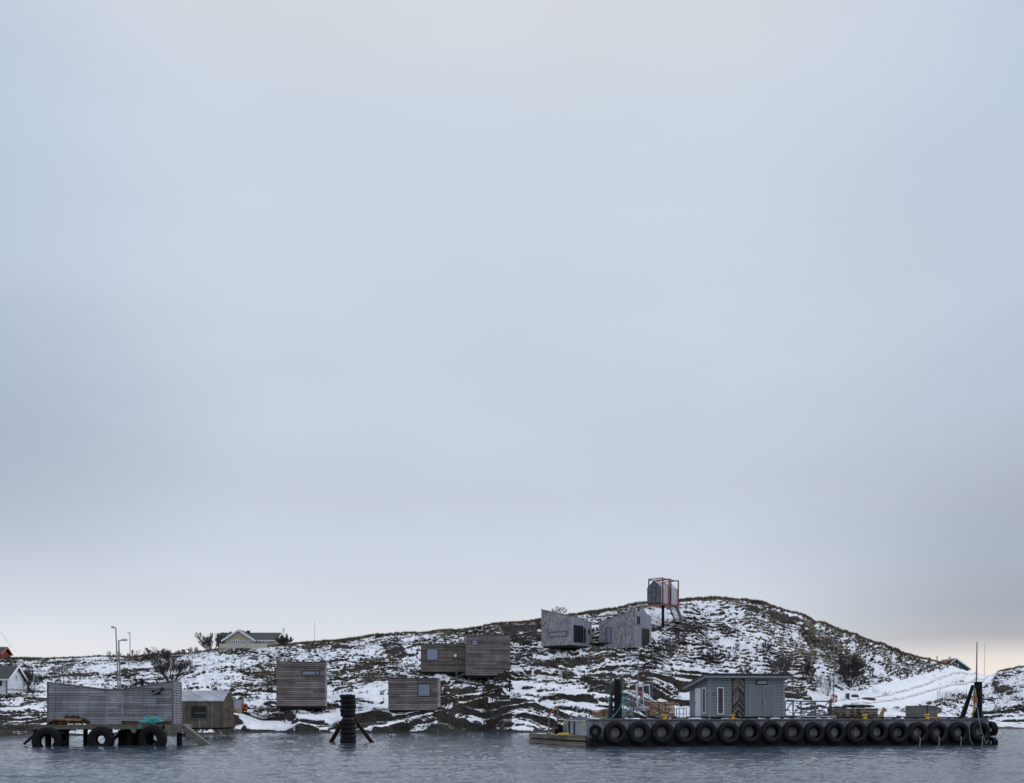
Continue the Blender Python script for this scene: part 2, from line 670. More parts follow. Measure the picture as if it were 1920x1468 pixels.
M['galv_dark'] = plain('weathered_steel', (0.15, 0.17, 0.20), 0.5, 0.4, 0.25, 2.0)
M['end_panel'] = plain('pale_metal_panel', (0.36, 0.38, 0.42), 0.55, 0.0, 0.2, 1.5)
M['white_metal'] = plain('white_metal', (0.6, 0.63, 0.7), 0.4, 0.0, 0.1)
M['rust_dark'] = plain('dark_rusty_pipe', (0.032, 0.018, 0.015), 0.8, 0.0, 0.5, 2.5, 0.01, 0.2)
M['fence'] = plain('weathered_white_paint', (0.46, 0.44, 0.39), 0.7, 0, 0.25, 2.0)
M['glass_grey'] = plain('grey_reflecting_glass', (0.085, 0.098, 0.122), 0.25, 0, 0.2, 0.8, 0, 0.5)
M['rust'] = plain('rusty_pipe', (0.075, 0.035, 0.025), 0.75, 0.1, 0.5, 2.5, 0.01)
M['red_steel'] = plain('red_oxide_steel', (0.20, 0.036, 0.026), 0.55, 0.0, 0.2)
M['alu'] = boards('aluminium_cladding', (0.36, 0.38, 0.43), 0.45, 'V', 0.12, 0.07, 0.6, 0.45, joint=30, stain=0.08)
M['yellow'] = plain('yellow_paint', (0.62, 0.36, 0.025), 0.45, 0, 0.15)
M['label_yellow'] = plain('yellow_label', (0.6, 0.55, 0.06), 0.5, 0, 0.1)
M['orange'] = plain('orange_plastic', (0.55, 0.10, 0.04), 0.5, 0, 0.15)
M['pinkred'] = plain('faded_red_foam', (0.50, 0.09, 0.08), 0.6, 0, 0.2)
M['timber'] = boards('fresh_timber', (0.40, 0.235, 0.145), 0.13, 'H', 0.3, 0.16, 0.35, 0.75, joint=1.2)
M['pallet'] = plain('pallet_wood', (0.15, 0.115, 0.085), 0.8, 0, 0.4, 4.0)
M['old_wood'] = boards('old_wood', (0.20, 0.175, 0.135), 0.18, 'H', 0.3, 0.12, 0.4, 0.8, joint=2.0, stain=0.3)
M['plank'] = plain('weathered_plank', (0.15, 0.14, 0.12), 0.8, 0, 0.35, 3.0)
M['dark_wood'] = plain('wet_dark_wood', (0.012, 0.011, 0.011), 0.75, 0, 0.5, 2.0, 0.0, 0.2)
M['deckwood'] = boards('deck_planks', (0.16, 0.155, 0.15), 0.15, 'V', 0.25, 0.1, 0.4, 0.7, joint=4.0)
M['rope'] = plain('turquoise_rope', (0.06, 0.52, 0.50), 0.7, 0, 0.25, 8.0)
M['rope_green'] = plain('faded_green_rope', (0.10, 0.28, 0.28), 0.8, 0, 0.25, 8.0)
M['rope_yellow'] = plain('yellow_rope', (0.55, 0.36, 0.07), 0.8, 0, 0.25, 8.0)
M['rope_pale'] = plain('pale_rope', (0.5, 0.47, 0.58), 0.8, 0, 0.2, 8.0)
M['net'] = plain('brown_net', (0.035, 0.024, 0.015), 0.9, 0, 0.6, 9.0)
M['kelp'] = plain('tan_rope', (0.34, 0.19, 0.075), 0.85, 0, 0.4, 6.0)
M['snow'] = plain('snow', (0.80, 0.82, 0.86), 0.7, 0, 0.04, 1.0, 0.03)
M['bark'] = plain('dark_twigs', (0.05, 0.040, 0.040), 0.9, 0, 0.4, 2.0)
M['bark_pale'] = plain('grey_twigs', (0.10, 0.085, 0.085), 0.9, 0, 0.3, 2.0)
M['brick'] = plain('grey_chimney', (0.05, 0.05, 0.055), 0.8)
M['grey_crate'] = boards('grey_crate_boards', (0.17, 0.16, 0.165), 0.2, 'H', 0.2, 0.12, 0.45, 0.7)

# concrete pontoon side: grey, stained, black near the water from wet and painted shade
m, n, l, b = new_mat('pontoon_concrete')
t = n.new('ShaderNodeTexCoord')
s = n.new('ShaderNodeSeparateXYZ')
l.new(t.outputs['Object'], s.inputs[0])
f1 = noise(n, l, t.outputs['Object'], 1.3, 6, 0.65)
f2 = noise(n, l, t.outputs['Object'], 2.0, 5, 0.6, (4.0, 1.0, 0.35))
base = mixc(n, l, maprange(n, l, f1, 0.3, 0.7), (0.19, 0.205, 0.235), (0.30, 0.32, 0.36))
base = mixc(n, l, maprange(n, l, f2, 0.5, 0.68, 0.0, 0.55), base, (0.06, 0.055, 0.05))
edge = nmath(n, l, 'ADD', s.outputs[2], nmath(n, l, 'MULTIPLY', f1, 0.3))
wet = maprange(n, l, edge, 0.62, 1.05, 1.0, 0.0)  # wet band carried up to take in the shade between the tyres
base = mixc(n, l, wet, base, (0.008, 0.009, 0.007))
l.new(base, b.inputs['Base Color'])
b.inputs['Roughness'].default_value = 0.7
M['pontoon'] = m

# herringbone timber panel
m, n, l, b = new_mat('chevron_timber')
t = n.new('ShaderNodeTexCoord')
s = n.new('ShaderNodeSeparateXYZ')
l.new(t.outputs['Object'], s.inputs[0])
ax = nmath(n, l, 'ABSOLUTE', s.outputs[0])
q = nmath(n, l, 'DIVIDE', nmath(n, l, 'ADD', s.outputs[2], nmath(n, l, 'MULTIPLY', ax, 1.15)), 0.115)
sgn = nmath(n, l, 'SIGN', s.outputs[0])
fq = nmath(n, l, 'FLOOR', q)
c3 = n.new('ShaderNodeCombineXYZ')
l.new(fq, c3.inputs[0])
l.new(sgn, c3.inputs[1])
w3 = n.new('ShaderNodeTexWhiteNoise')
l.new(c3.outputs[0], w3.inputs['Vector'])
pat = maprange(n, l, w3.outputs['Value'], 0.45, 0.6)
pat = nmath(n, l, 'MULTIPLY', pat, nmath(n, l, 'GREATER_THAN', nmath(n, l, 'FRACT', q), 0.2))
cc = mixc(n, l, pat, (0.018, 0.016, 0.016), (0.21, 0.185, 0.165))
l.new(cc, b.inputs['Base Color'])
b.inputs['Roughness'].default_value = 0.7
M['chevron'] = m

# ------------------------------------------------------------------ numpy noise
def _h(ix, iy, seed):
    v = (ix.astype(np.int64) * 374761393 + iy.astype(np.int64) * 668265263 + seed * 1442695041) & 0xFFFFFFFF
    v = ((v ^ (v >> 13)) * 1274126177) & 0xFFFFFFFF
    v = v ^ (v >> 16)
    return (v & 0xFFFFFF).astype(np.float64) / float(0xFFFFFF)


def gnoise(x, y, seed=0):
    x0 = np.floor(x)
    y0 = np.floor(y)
    fx = x - x0
    fy = y - y0
    sx = fx * fx * fx * (fx * (fx * 6 - 15) + 10)
    sy = fy * fy * fy * (fy * (fy * 6 - 15) + 10)

    def g(ix, iy, dx, dy):
        a = _h(ix, iy, seed) * 2 * np.pi
        return np.cos(a) * dx + np.sin(a) * dy
    a = g(x0, y0, fx, fy)
    b_ = g(x0 + 1, y0, fx - 1, fy)
    c_ = g(x0, y0 + 1, fx, fy - 1)
    d_ = g(x0 + 1, y0 + 1, fx - 1, fy - 1)
    return (a + (b_ - a) * sx + ((c_ + (d_ - c_) * sx) - (a + (b_ - a) * sx)) * sy) * 1.4


def fbm(x, y, seed=0, oct=4, gain=0.5):
    r = 0
    a = 1.0
    tot = 0
    for i in range(oct):
        r = r + a * gnoise(x * 2 ** i + i * 17.3, y * 2 ** i - i * 9.1, seed + i)
        tot += a
        a *= gain
    return r / tot


def sm(a, b, x):
    t_ = np.clip((x - a) / (b - a), 0, 1)
    return t_ * t_ * (3 - 2 * t_)


# ------------------------------------------------------------------ terrain: island with hill
RIDGE = [(-700, 1242), (-350, 1238), (-100, 1235), (0, 1235), (30, 1234), (80, 1235), (130, 1234), (170, 1232), (210, 1231), (240, 1233), (280, 1230), (310, 1229), (350, 1227), (380, 1223), (420, 1215), (450, 1213.5),
         (490, 1213), (520, 1211), (560, 1208), (600, 1205), (650, 1199), (700, 1193), (740, 1189), (800, 1187), (835, 1182), (860, 1182), (900, 1177), (940, 1170), (980, 1167), (1015, 1163), (1060, 1155),
         (1120, 1147), (1160, 1140), (1200, 1132), (1250, 1126), (1290, 1124), (1350, 1121), (1380, 1123), (1400, 1126), (1430, 1131), (1460, 1139), (1500, 1153), (1530, 1166), (1560, 1175), (1600, 1191),
         (1640, 1205), (1680, 1217), (1720, 1231), (1760, 1243), (1800, 1254), (1830, 1263), (1845, 1267), (1858, 1264), (1870, 1260), (1890, 1255), (1920, 1251), (1980, 1247), (2200, 1246), (2700, 1260)]
SHORE = [(-700, 1386), (0, 1383), (60, 1382), (140, 1379), (200, 1378), (340, 1380), (400, 1378), (440, 1374), (500, 1372), (560, 1374), (620, 1373), (700, 1374.5), (760, 1373), (820, 1374), (860, 1371), (905, 1369.5), (960, 1373),
         (1000, 1373), (1060, 1371), (1150, 1369), (1400, 1367), (1700, 1366.5), (1870, 1366), (2000, 1366), (2700, 1366)]
RD = [(-700, 215), (0, 215), (300, 205), (500, 200), (800, 190), (1015, 188), (1200, 186), (1350, 190), (1500, 195), (1600, 205), (1760, 225), (1845, 255), (1920, 240), (2200, 240), (2700, 240)]


def ip(tab, u):
    return np.interp(u, [p[0] for p in tab], [p[1] for p in tab])


def wig(u, seed, sc, a):
    return a * fbm(u / sc, u * 0 + 3.3, seed, 3)


NU = 1700
U = np.concatenate([np.linspace(-700, -130, 90, endpoint=False), np.linspace(-130, 2050, NU), np.linspace(2055, 2700, 90)])
# rows: below water, shore to ridge, and the back slope
T1 = np.linspace(-0.14, 0, 12, endpoint=False)
T2 = np.linspace(0, 1, 430) ** 1.0
T3 = 1 + np.concatenate([np.linspace(0.006, 0.1, 18), np.linspace(0.13, 2.2, 22)])
# finer spacing close to shore (most foreshortened there)
T2 = 0.55 * T2 + 0.45 * T2 ** 1.7
TT = np.concatenate([T1, T2, T3])
UU, TG = np.meshgrid(U, TT, indexing='ij')
ys = ip(SHORE, UU) + wig(UU, 5, 110, 0.9)
yr = ip(RIDGE, UU) + wig(UU, 8, 60, 1.4) + wig(UU, 9, 22, 0.9) + wig(UU, 10, 38, 3.4) * 2.4 * sm(1280, 1420, UU) * sm(1960, 1800, UU)
dr = ip(RD, UU)
ds = F * HC / (ys - HY)
TGc = np.clip(TG, 0, 1)
DD = ds + (dr - ds) * TG
pp = 1 - (1 - TGc) ** 1.28
# keep a flat apron at the bottom of the hill on the right, where the track comes down
flat = sm(1380, 1620, UU) * 0.9
tt_ = TGc
pflat = 1 - (1 - tt_) ** 1.18
pp = pp * (1 - flat) + pflat * flat
YP = ys + (yr - ys) * pp
ZB = HC - (YP - HY) / F * DD
# under water and behind the ridge
ZB = np.where(TG < 0, -(-TG) * 14.0, ZB)
ZR = HC - (yr - HY) / F * dr
over = np.clip(TG - 1, 0, None)
ZB = np.where(TG > 1, ZR - over * 5.0 - over ** 2 * 9.0, ZB)
YPB = HY - F * (ZB - HC) / DD
XX = (UU - CX) / F * DD

# ---- relief
land = sm(-0.02, 0.03, TG)
tiltc = np.interp(UU, [-700, 0, 350, 450, 600, 820, 900, 1150, 1250, 1420, 1600, 1800, 2700], [-0.10, -0.11, -0.09, -0.07, -0.11, -0.08, 0.0, 0.02, 0.10, 0.10, 0.12, 0.07, 0.0])
warp = fbm(XX / 14.0, DD / 16.0, 21, 4) * 2.6 + fbm(XX / 4.0, DD / 4.5, 31, 3) * 0.55
Q = ZB * 1.0 + DD * 0.16 + XX * tiltc + warp


def ledge(q, lam, sharp=0.28):
    s_ = q / lam
    f_ = s_ - np.floor(s_)
    up = sm(0, sharp, f_)
    return up * (1 - sm(sharp, 1.0, f_) * 1.0)


lowz = sm(0.52, 0.12, TG)          # smooth rock slabs near the sea
A1 = (0.55 + 0.5 * fbm(XX / 20, DD / 20, 41, 2)) * (0.35 + 0.65 * lowz) * (1 - 0.45 * sm(1180, 1330, UU))
slab = sm(0.40, 0.20, TG + 0.12 * fbm(XX / 18, DD / 14, 47, 2)) * sm(1500, 1380, UU)
warpS = fbm(XX / 16.0, DD / 13.0, 22, 3) * 2.4 + fbm(XX / 6.0, DD / 3.5, 32, 3) * 0.75 + fbm(XX / 2.2, DD / 2.0, 33, 2) * 0.16
QS = ZB * 1.0 + DD * 0.15 + XX * (tiltc * 1.25) + warpS
H1 = ledge(Q, 2.1, 0.22) * A1 * (1 - slab) + ledge(QS, 1.9, 0.16) * (0.85 + 0.8 * fbm(XX / 9, DD / 9, 36, 2)) * slab
H2 = ledge(Q + fbm(XX / 2.5, DD / 2.5, 51, 3) * 0.5, 0.72, 0.3) * 0.36 * (0.5 + 0.8 * sm(-0.3, 0.4, fbm(XX / 9, DD / 9, 55, 2))) * (1 - slab)
H2 = H2 + ledge(QS + fbm(XX / 9, DD / 4, 58, 2) * 0.25, 0.66, 0.22) * 0.34 * slab * (0.4 + 0.9 * sm(-0.4, 0.3, fbm(XX / 8, DD / 8, 59, 2)))
H3 = ledge(Q + fbm(XX / 1.6, DD / 1.6, 57, 3) * 0.3, 0.34, 0.35) * 0.10 * (1 - 0.4 * sm(1200, 1500, UU)) * (1 - slab)
hum = fbm(XX / 1.5, DD / 2.0, 61, 4, 0.6) * 0.40 + np.abs(fbm(XX / 0.75, DD / 0.9, 71, 3)) * 0.26
hum = hum * (0.30 + 0.7 * (1 - lowz)) * (1 - 0.85 * slab)
big = fbm(XX / 16, DD / 14, 81, 3) * 0.9 * sm(0.05, 0.3, TG) * (1 - sm(0.82, 0.98, TG))
soft = sm(1560, 1700, UU) * sm(0.75, 0.55, TG)        # smooth snow field by the track
relief = (H1 + H2 + H3 + hum * (1 + 0.5 * sm(1560, 1700, UU))) * (1 - 0.1 * soft) + big * (1 - 0.5 * soft)
# the track: find its line on the bare hill, calm the ground under it
TCL = [(1560, 1320), (1600, 1316.5), (1640, 1313.5), (1675, 1308), (1705, 1300), (1735, 1291), (1765, 1283), (1800, 1275.5), (1835, 1269), (1850, 1267.5)]
TP = []
for i in range(len(TCL) - 1):
    for k in range(14):
        f_ = k / 14
        u_ = TCL[i][0] * (1 - f_) + TCL[i + 1][0] * f_
        y_ = TCL[i][1] * (1 - f_) + TCL[i + 1][1] * f_
        ci = int(np.argmin(np.abs(U - u_)))
        col = YPB[ci]
        for j in range(len(T1), nt_ := col.shape[0]):
            if col[j] <= y_:
                break
        TP.append((u_, DD[ci, j]))
dd_ = [p[1] for p in TP]
for _ in range(30):
    dd_ = [dd_[0]] + [(dd_[i - 1] + dd_[i] * 2 + dd_[i + 1]) / 4 for i in range(1, len(dd_) - 1)] + [dd_[-1]]
TP = [Vector(((p[0] - CX) / F * d_, d_)) for p, d_ in zip(TP, dd_)]
tdist = np.full_like(UU, 99.0)
for p_ in TP[::2]:
    tdist = np.minimum(tdist, np.hypot(XX - p_[0], DD - p_[1]))
onroad = sm(4.4, 2.8, tdist)
relief = relief * (1 - onroad)
ridge_keep = 1 - 0.55 * sm(0.86, 1.0, TG) * (TG < 1.25)
# bare rock masses: (u, y, width px, height px, screen tilt)
ROCKS = [(1128, 1293, 92, 38, 0.0), (1066, 1273, 22, 22, 0.2), (985, 1316, 70, 15, 0.0), (1020, 1346, 190, 20, 0.02), (965, 1361, 105, 14, 0.05), (782, 1362, 95, 18, -0.03), (905, 1318, 70, 8, 0.0),
         (842, 1371, 130, 9, 0.0), (690, 1366, 110, 10, -0.05), (560, 1340, 160, 22, -0.10), (470, 1345, 90, 14, -0.15), (640, 1330, 120, 12, -0.10), (985, 1196, 70, 34, 0.1), (830, 1243, 60, 26, 0.05), (742, 1226, 46, 20, 0.2),
         (700, 1282, 120, 12, -0.15), (1236, 1296, 70, 40, 0.25), (1500, 1305, 110, 20, 0.1), (1788, 1270, 86, 22, -0.12), (1752, 1281, 18, 9, 0), (1342, 1150, 34, 12, 0.05), (1490, 1163, 24, 14, 0.1), (1288, 1181, 60, 16, 0.0),
         (1215, 1178, 50, 12, 0.1), (28, 1352, 66, 20, -0.1), (72, 1326, 86, 14, -0.15), (100, 1352, 90, 10, -0.1), (30, 1378, 90, 9, 0), (1050, 1246, 130, 14, -0.03), (1180, 1262, 90, 14, 0.15), (1010, 1225, 60, 12, -0.1),
         (1410, 1146, 40, 12, 0.1), (1468, 1160, 40, 14, 0.15), (1548, 1208, 26, 12, 0.1), (1592, 1206, 34, 10, 0.05), (1655, 1295, 34, 16, 0.1), (640, 1215, 40, 12, 0.1), (960, 1180, 50, 12, 0.05), (1700, 1262, 18, 16, 0.1),
         (900, 1200, 40, 14, 0), (1880, 1292, 40, 20, 0.2), (930, 1345, 60, 10, 0.1), (655, 1262, 70, 10, -0.1), (350, 1372, 90, 10, -0.05), (760, 1345, 130, 10, -0.02), (1600, 1318, 50, 8, 0.0), (1665, 1310, 50, 6, 0.0),
         (900, 1270, 90, 14, 0.05), (870, 1300, 50, 8, 0.1), (120, 1245, 60, 6, -0.05), (250, 1262, 90, 9, -0.1), (140, 1270, 110, 8, -0.08)]
rock = np.zeros_like(UU)
RB = np.zeros_like(UU)
wx = fbm(XX / 2.4, DD / 2.4, 91, 4, 0.6) + 0.9 * fbm(XX / 7, DD / 7, 92, 2)
for (ru, ry, rw, rh, rt) in ROCKS:
    r2 = ((UU - ru) / (rw / 2)) ** 2 + ((YPB - ry - rt * (UU - ru)) / (rh / 2)) ** 2 + wx * 0.95
    r2 = np.where((TG > -0.03) & (TG < 1.0), r2, 9)
    hm = rh / (F / 140.0) * 0.42
    RB = np.maximum(RB, hm * np.sqrt(np.clip(1 - r2, 0, 1)))
    rock = np.maximum(rock, sm(1.1, 0.7, r2) * (1 - onroad))
ZT = ZB + (relief * ridge_keep * (1 - 0.4 * rock) + RB) * land
ZT = ZT + (fbm(XX / 0.5, DD / 0.5, 95, 2) * 0.06 + ledge(Q * 2.5 + wx, 0.5, 0.4) * 0.10) * land * (0.4 + 0.6 * rock)
# keep the water margin just under and over the surface tidy
ZT = np.where(TG < 0, ZB, ZT)

# slope for the snow: gradient in world x and y on the (u, t) grid
dXdu = np.gradient(XX, axis=0)
dYdu = np.gradient(DD, axis=0)
dZdu = np.gradient(ZT, axis=0)
dXdt = np.gradient(XX, axis=1)
dYdt = np.gradient(DD, axis=1)
dZdt = np.gradient(ZT, axis=1)
nx_ = dYdu * dZdt - dZdu * dYdt
ny_ = dZdu * dXdt - dXdu * dZdt
nz_ = dXdu * dYdt - dYdu * dXdt
ln = np.sqrt(nx_ ** 2 + ny_ ** 2 + nz_ ** 2)
NZ = nz_ / ln
NY = ny_ / ln
steep = np.sqrt(np.clip(1 - NZ ** 2, 0, 1)) / np.clip(NZ, 0.05, 1)       # tan of slope
cover = 0.74 - steep * 0.95 + fbm(XX / 11, DD / 11, 101, 3) * 0.9 + fbm(XX / 2.2, DD / 2.8, 111, 3) * 0.55 * (1 - 0.6 * slab)
cover += soft * (-0.02 + 0.9 * fbm(XX / 6, DD / 9, 117, 3)) + onroad * 1.6
cover += 0.30 * np.interp(UU, [0, 380, 500, 900, 1250, 1420, 1700, 1900], [-0.5, 0.55, 0.3, 0.35, 1.4, 1.7, 0.95, 0.35]) * (1 - sm(0.85, 1, TG))
cover -= 1.1 * sm(0.955, 0.995, TG) * (TG < 1.3) + 0.25 * sm(0.8, 0.95, TG) * sm(1900, 1300, UU)
cover += slab * (0.28 + 0.55 * fbm(XX / 7, DD / 5, 119, 3) - 0.28 * sm(520, 380, UU))
cover -= rock * (0.80 - 0.40 * slab + 0.35 * fbm(XX / 3.0, Q / 0.35, 97, 3))
# tide-washed rim stays bare
bare = sm(0.36, 0.14, ZT + fbm(XX / 6, DD / 6, 121, 3) * 0.4)
cover -= 2.2 * bare
SNOW = np.clip(cover * 0.5 + 0.5, 0, 1)
VEG = np.clip(sm(0.10, 0.34, TG + fbm(XX / 12, DD / 12, 131, 3) * 0.22) * (1 - rock * 0.8), 0, 1)
GRASS = np.clip(sm(0.0, 0.5, fbm(XX / 9, DD / 9, 141, 3) + 0.85 * sm(0.93, 1.0, TG) + 0.25 * sm(1500, 1450, np.abs(UU - 1490) + 1400)), 0, 1)

nu, nt = UU.shape
verts = np.stack([XX, DD, ZT], -1).reshape(-1, 3)
ii = np.arange(nu - 1)[:, None] * nt + np.arange(nt - 1)[None, :]
quads = np.stack([ii, ii + nt, ii + nt + 1, ii + 1], -1).reshape(-1, 4)


def grid_mesh(name, verts, quads, mat):
    me = bpy.data.meshes.new(name)
    me.vertices.add(len(verts))
    me.vertices.foreach_set('co', verts.astype(np.float32).ravel())
    me.loops.add(quads.size)
    me.loops.foreach_set('vertex_index', quads.astype(np.int32).ravel())
    me.polygons.add(len(quads))
    me.polygons.foreach_set('loop_start', np.arange(0, quads.size, quads.shape[1], dtype=np.int32))
    me.update(calc_edges=True)
    me.polygons.foreach_set('use_smooth', np.ones(len(quads), dtype=bool))
    me.materials.append(mat)
    me.update()
    o = bpy.data.objects.new(name, me)
    COL.objects.link(o)
    return o


# terrain material
m, n, l, b = new_mat('hillside')
t = n.new('ShaderNodeTexCoord')
P = t.outputs['Object']


def attr(nm):
    a = n.new('ShaderNodeAttribute')
    a.attribute_name = nm
    return a.outputs['Fac']


sn_, ve_, gr_, ro_, sb_ = attr('snow'), attr('veg'), attr('grass'), attr('wet'), attr('slab')
n1 = noise(n, l, P, 1.6, 6, 0.68, (0.50, 0.9, 2.0))
n2 = noise(n, l, P, 5.5, 5, 0.65, (0.5, 1.0, 2.2))
n3 = noise(n, l, P, 0.45, 4, 0.6)
v1 = nmath(n, l, 'MULTIPLY_ADD', n1, 0.80, -0.40)
v2 = nmath(n, l, 'MULTIPLY_ADD', n2, 0.72, -0.36)
sv = nmath(n, l, 'ADD', sn_, nmath(n, l, 'MULTIPLY', nmath(n, l, 'ADD', v1, v2), nmath(n, l, 'MULTIPLY_ADD', sb_, -0.40, 1.0)))
snowf = maprange(n, l, sv, 0.44, 0.52)
rk = mixc(n, l, maprange(n, l, n1, 0.3, 0.7), (0.012, 0.011, 0.011), (0.080, 0.068, 0.062))
strat = noise(n, l, P, 1.6, 6, 0.7, (0.2, 1.2, 5.0))
rk = mixc(n, l, maprange(n, l, strat, 0.45, 0.56, 0, 0.85), rk, (0.016, 0.014, 0.014))
rk = mixc(n, l, maprange(n, l, n3, 0.5, 0.7, 0, 0.5), rk, (0.078, 0.058, 0.044))
vg = mixc(n, l, maprange(n, l, n1, 0.35, 0.65), (0.016, 0.013, 0.010), (0.042, 0.033, 0.022))
vg = mixc(n, l, maprange(n, l, n3, 0.4, 0.65, 0, 0.7), vg, (0.034, 0.032, 0.017))
gs = mixc(n, l, maprange(n, l, n2, 0.3, 0.7), (0.080, 0.060, 0.038), (0.15, 0.112, 0.072))
vg = mixc(n, l, nmath(n, l, 'MULTIPLY', gr_, maprange(n, l, n2, 0.3, 0.6, 0.2, 0.95)), vg, gs)
gd = mixc(n, l, ve_, rk, vg)
gd = mixc(n, l, ro_, gd, (0.012, 0.012, 0.011))
sc_ = mixc(n, l, maprange(n, l, n3, 0.35, 0.65), (0.70, 0.73, 0.80), (0.80, 0.82, 0.87))
fin = mixc(n, l, snowf, gd, sc_)
l.new(fin, b.inputs['Base Color'])
l.new(maprange(n, l, ro_, 0, 1, 0.85, 0.35), b.inputs['Roughness'])
b.inputs['Specular IOR Level'].default_value = 0.25
bp = n.new('ShaderNodeBump')
bp.inputs['Strength'].default_value = 0.9
bp.inputs['Distance'].default_value = 0.2
hb = nmath(n, l, 'ADD', nmath(n, l, 'MULTIPLY', n2, 0.8), nmath(n, l, 'MULTIPLY', n1, 1.0))
hb = nmath(n, l, 'ADD', hb, nmath(n, l, 'MULTIPLY', strat, 1.6))
hb = nmath(n, l, 'MULTIPLY', hb, nmath(n, l, 'SUBTRACT', 1.0, nmath(n, l, 'MULTIPLY', snowf, 0.8)))
l.new(hb, bp.inputs['Height'])
l.new(bp.outputs[0], b.inputs['Normal'])
M['hill'] = m

terr = grid_mesh('terrain', verts, quads, M['hill'])
for nm, arr in (('slab', slab), ('snow', SNOW), ('veg', VEG), ('grass', GRASS), ('wet', bare * 0.9 * (TG < 0.3) + (TG < 0))):
    a_ = terr.data.attributes.new(nm, 'FLOAT', 'POINT')
    a_.data.foreach_set('value', np.clip(arr, 0, 1).astype(np.float32).ravel())
tag(terr, kind='structure')


def ucol(u):
    k = int(np.clip(np.searchsorted(U, u), 1, nu - 1))
    f_ = (u - U[k - 1]) / (U[k] - U[k - 1])
    return k, float(np.clip(f_, 0, 1))


YPF = HY - F * (ZT - HC) / DD


def hit(u, y, ztol=0.0):
    """first ground point seen at photo pixel (u, y) from the boat"""
    k, f_ = ucol(u)
    yy = YPF[k] if f_ > 0.5 else YPF[k - 1]
    dd = DD[k] if f_ > 0.5 else DD[k - 1]
    i0 = len(T1)
    for i in range(i0, nt):
        if yy[i] <= y:
            return float(dd[i])
    return float(dr[k][0])


def gz(x, y):
    """terrain height"""
    u = CX + F * x / y
    k, f_ = ucol(u)
    z0 = np.interp(y, DD[k - 1], ZT[k - 1])
    z1 = np.interp(y, DD[k], ZT[k])
    return float(z0 * (1 - f_) + z1 * f_)


# ------------------------------------------------------------------ water
m, n, l, b = new_mat('sea_water')
t = n.new('ShaderNodeTexCoord')
b.inputs['Base Color'].default_value = (0.042, 0.060, 0.084, 1)
b.inputs['Roughness'].default_value = 0.06
b.inputs['IOR'].default_value = 1.333
b.inputs['Specular IOR Level'].default_value = 0.5
w1 = noise(n, l, t.outputs['Object'], 5.0, 3, 0.6, (0.7, 1.2, 1))
w2 = noise(n, l, t.outputs['Object'], 1.6, 3, 0.55, (0.6, 1.2, 1))
bp = n.new('ShaderNodeBump')
bp.inputs['Strength'].default_value = 1.0
bp.inputs['Distance'].default_value = 0.035
l.new(nmath(n, l, 'ADD', nmath(n, l, 'MULTIPLY', w1, 0.8), w2), bp.inputs['Height'])
l.new(bp.outputs[0], b.inputs['Normal'])
M['water'] = m

UW = np.concatenate([[-30000, -9000, -3000, -1200], np.linspace(-500, 2420, 1300), [3200, 5000, 11000, 32000]])
yw = np.linspace(HY + F * HC / 17.0, HY + F * HC / 165.0, 620)
DW = np.concatenate([[0.5, 2, 6, 12], F * HC / (yw - HY), [220, 400, 1200, 4000]])
# mix even spacing in screen rows with spacing in distance
UWg, DWg = np.meshgrid(UW, DW, indexing='ij')
XW = (UWg - CX) / F * DWg
ZW = np.zeros_like(XW)
wr = np.random.RandomState(4)
for i in range(46):
    lamw = 0.30 * (1.065 ** i)
    th = wr.normal(-1.25, 0.55)      # travel direction: mostly towards the boat
    kx, ky = math.cos(th) * 2 * PI / lamw, math.sin(th) * 2 * PI / lamw
    a_ = 0.0120 * lamw ** 0.55 * wr.uniform(0.6, 1.3) / 2.4
    ph = wr.uniform(0, 6.28)
    arg = kx * XW + ky * DWg + ph + 1.2 * gnoise(XW / (lamw * 6), DWg / (lamw * 6), 300 + i)
    ZW += a_ * (np.sin(arg) + 0.35 * np.cos(2 * arg))
ZW *= 0.75 + 0.5 * fbm(XW / 12, DWg / 12, 401, 2)
ZW *= sm(190, 130, DWg) * sm(10, 17, DWg)
vw = np.stack([XW, DWg, ZW], -1).reshape(-1, 3)
nuw, ntw = XW.shape
ii = np.arange(nuw - 1)[:, None] * ntw + np.arange(ntw - 1)[None, :]
qw = np.stack([ii, ii + ntw, ii + ntw + 1, ii + 1], -1).reshape(-1, 4)
water = grid_mesh('water', vw, qw, M['water'])
tag(water, kind='structure')

exec_parts = []
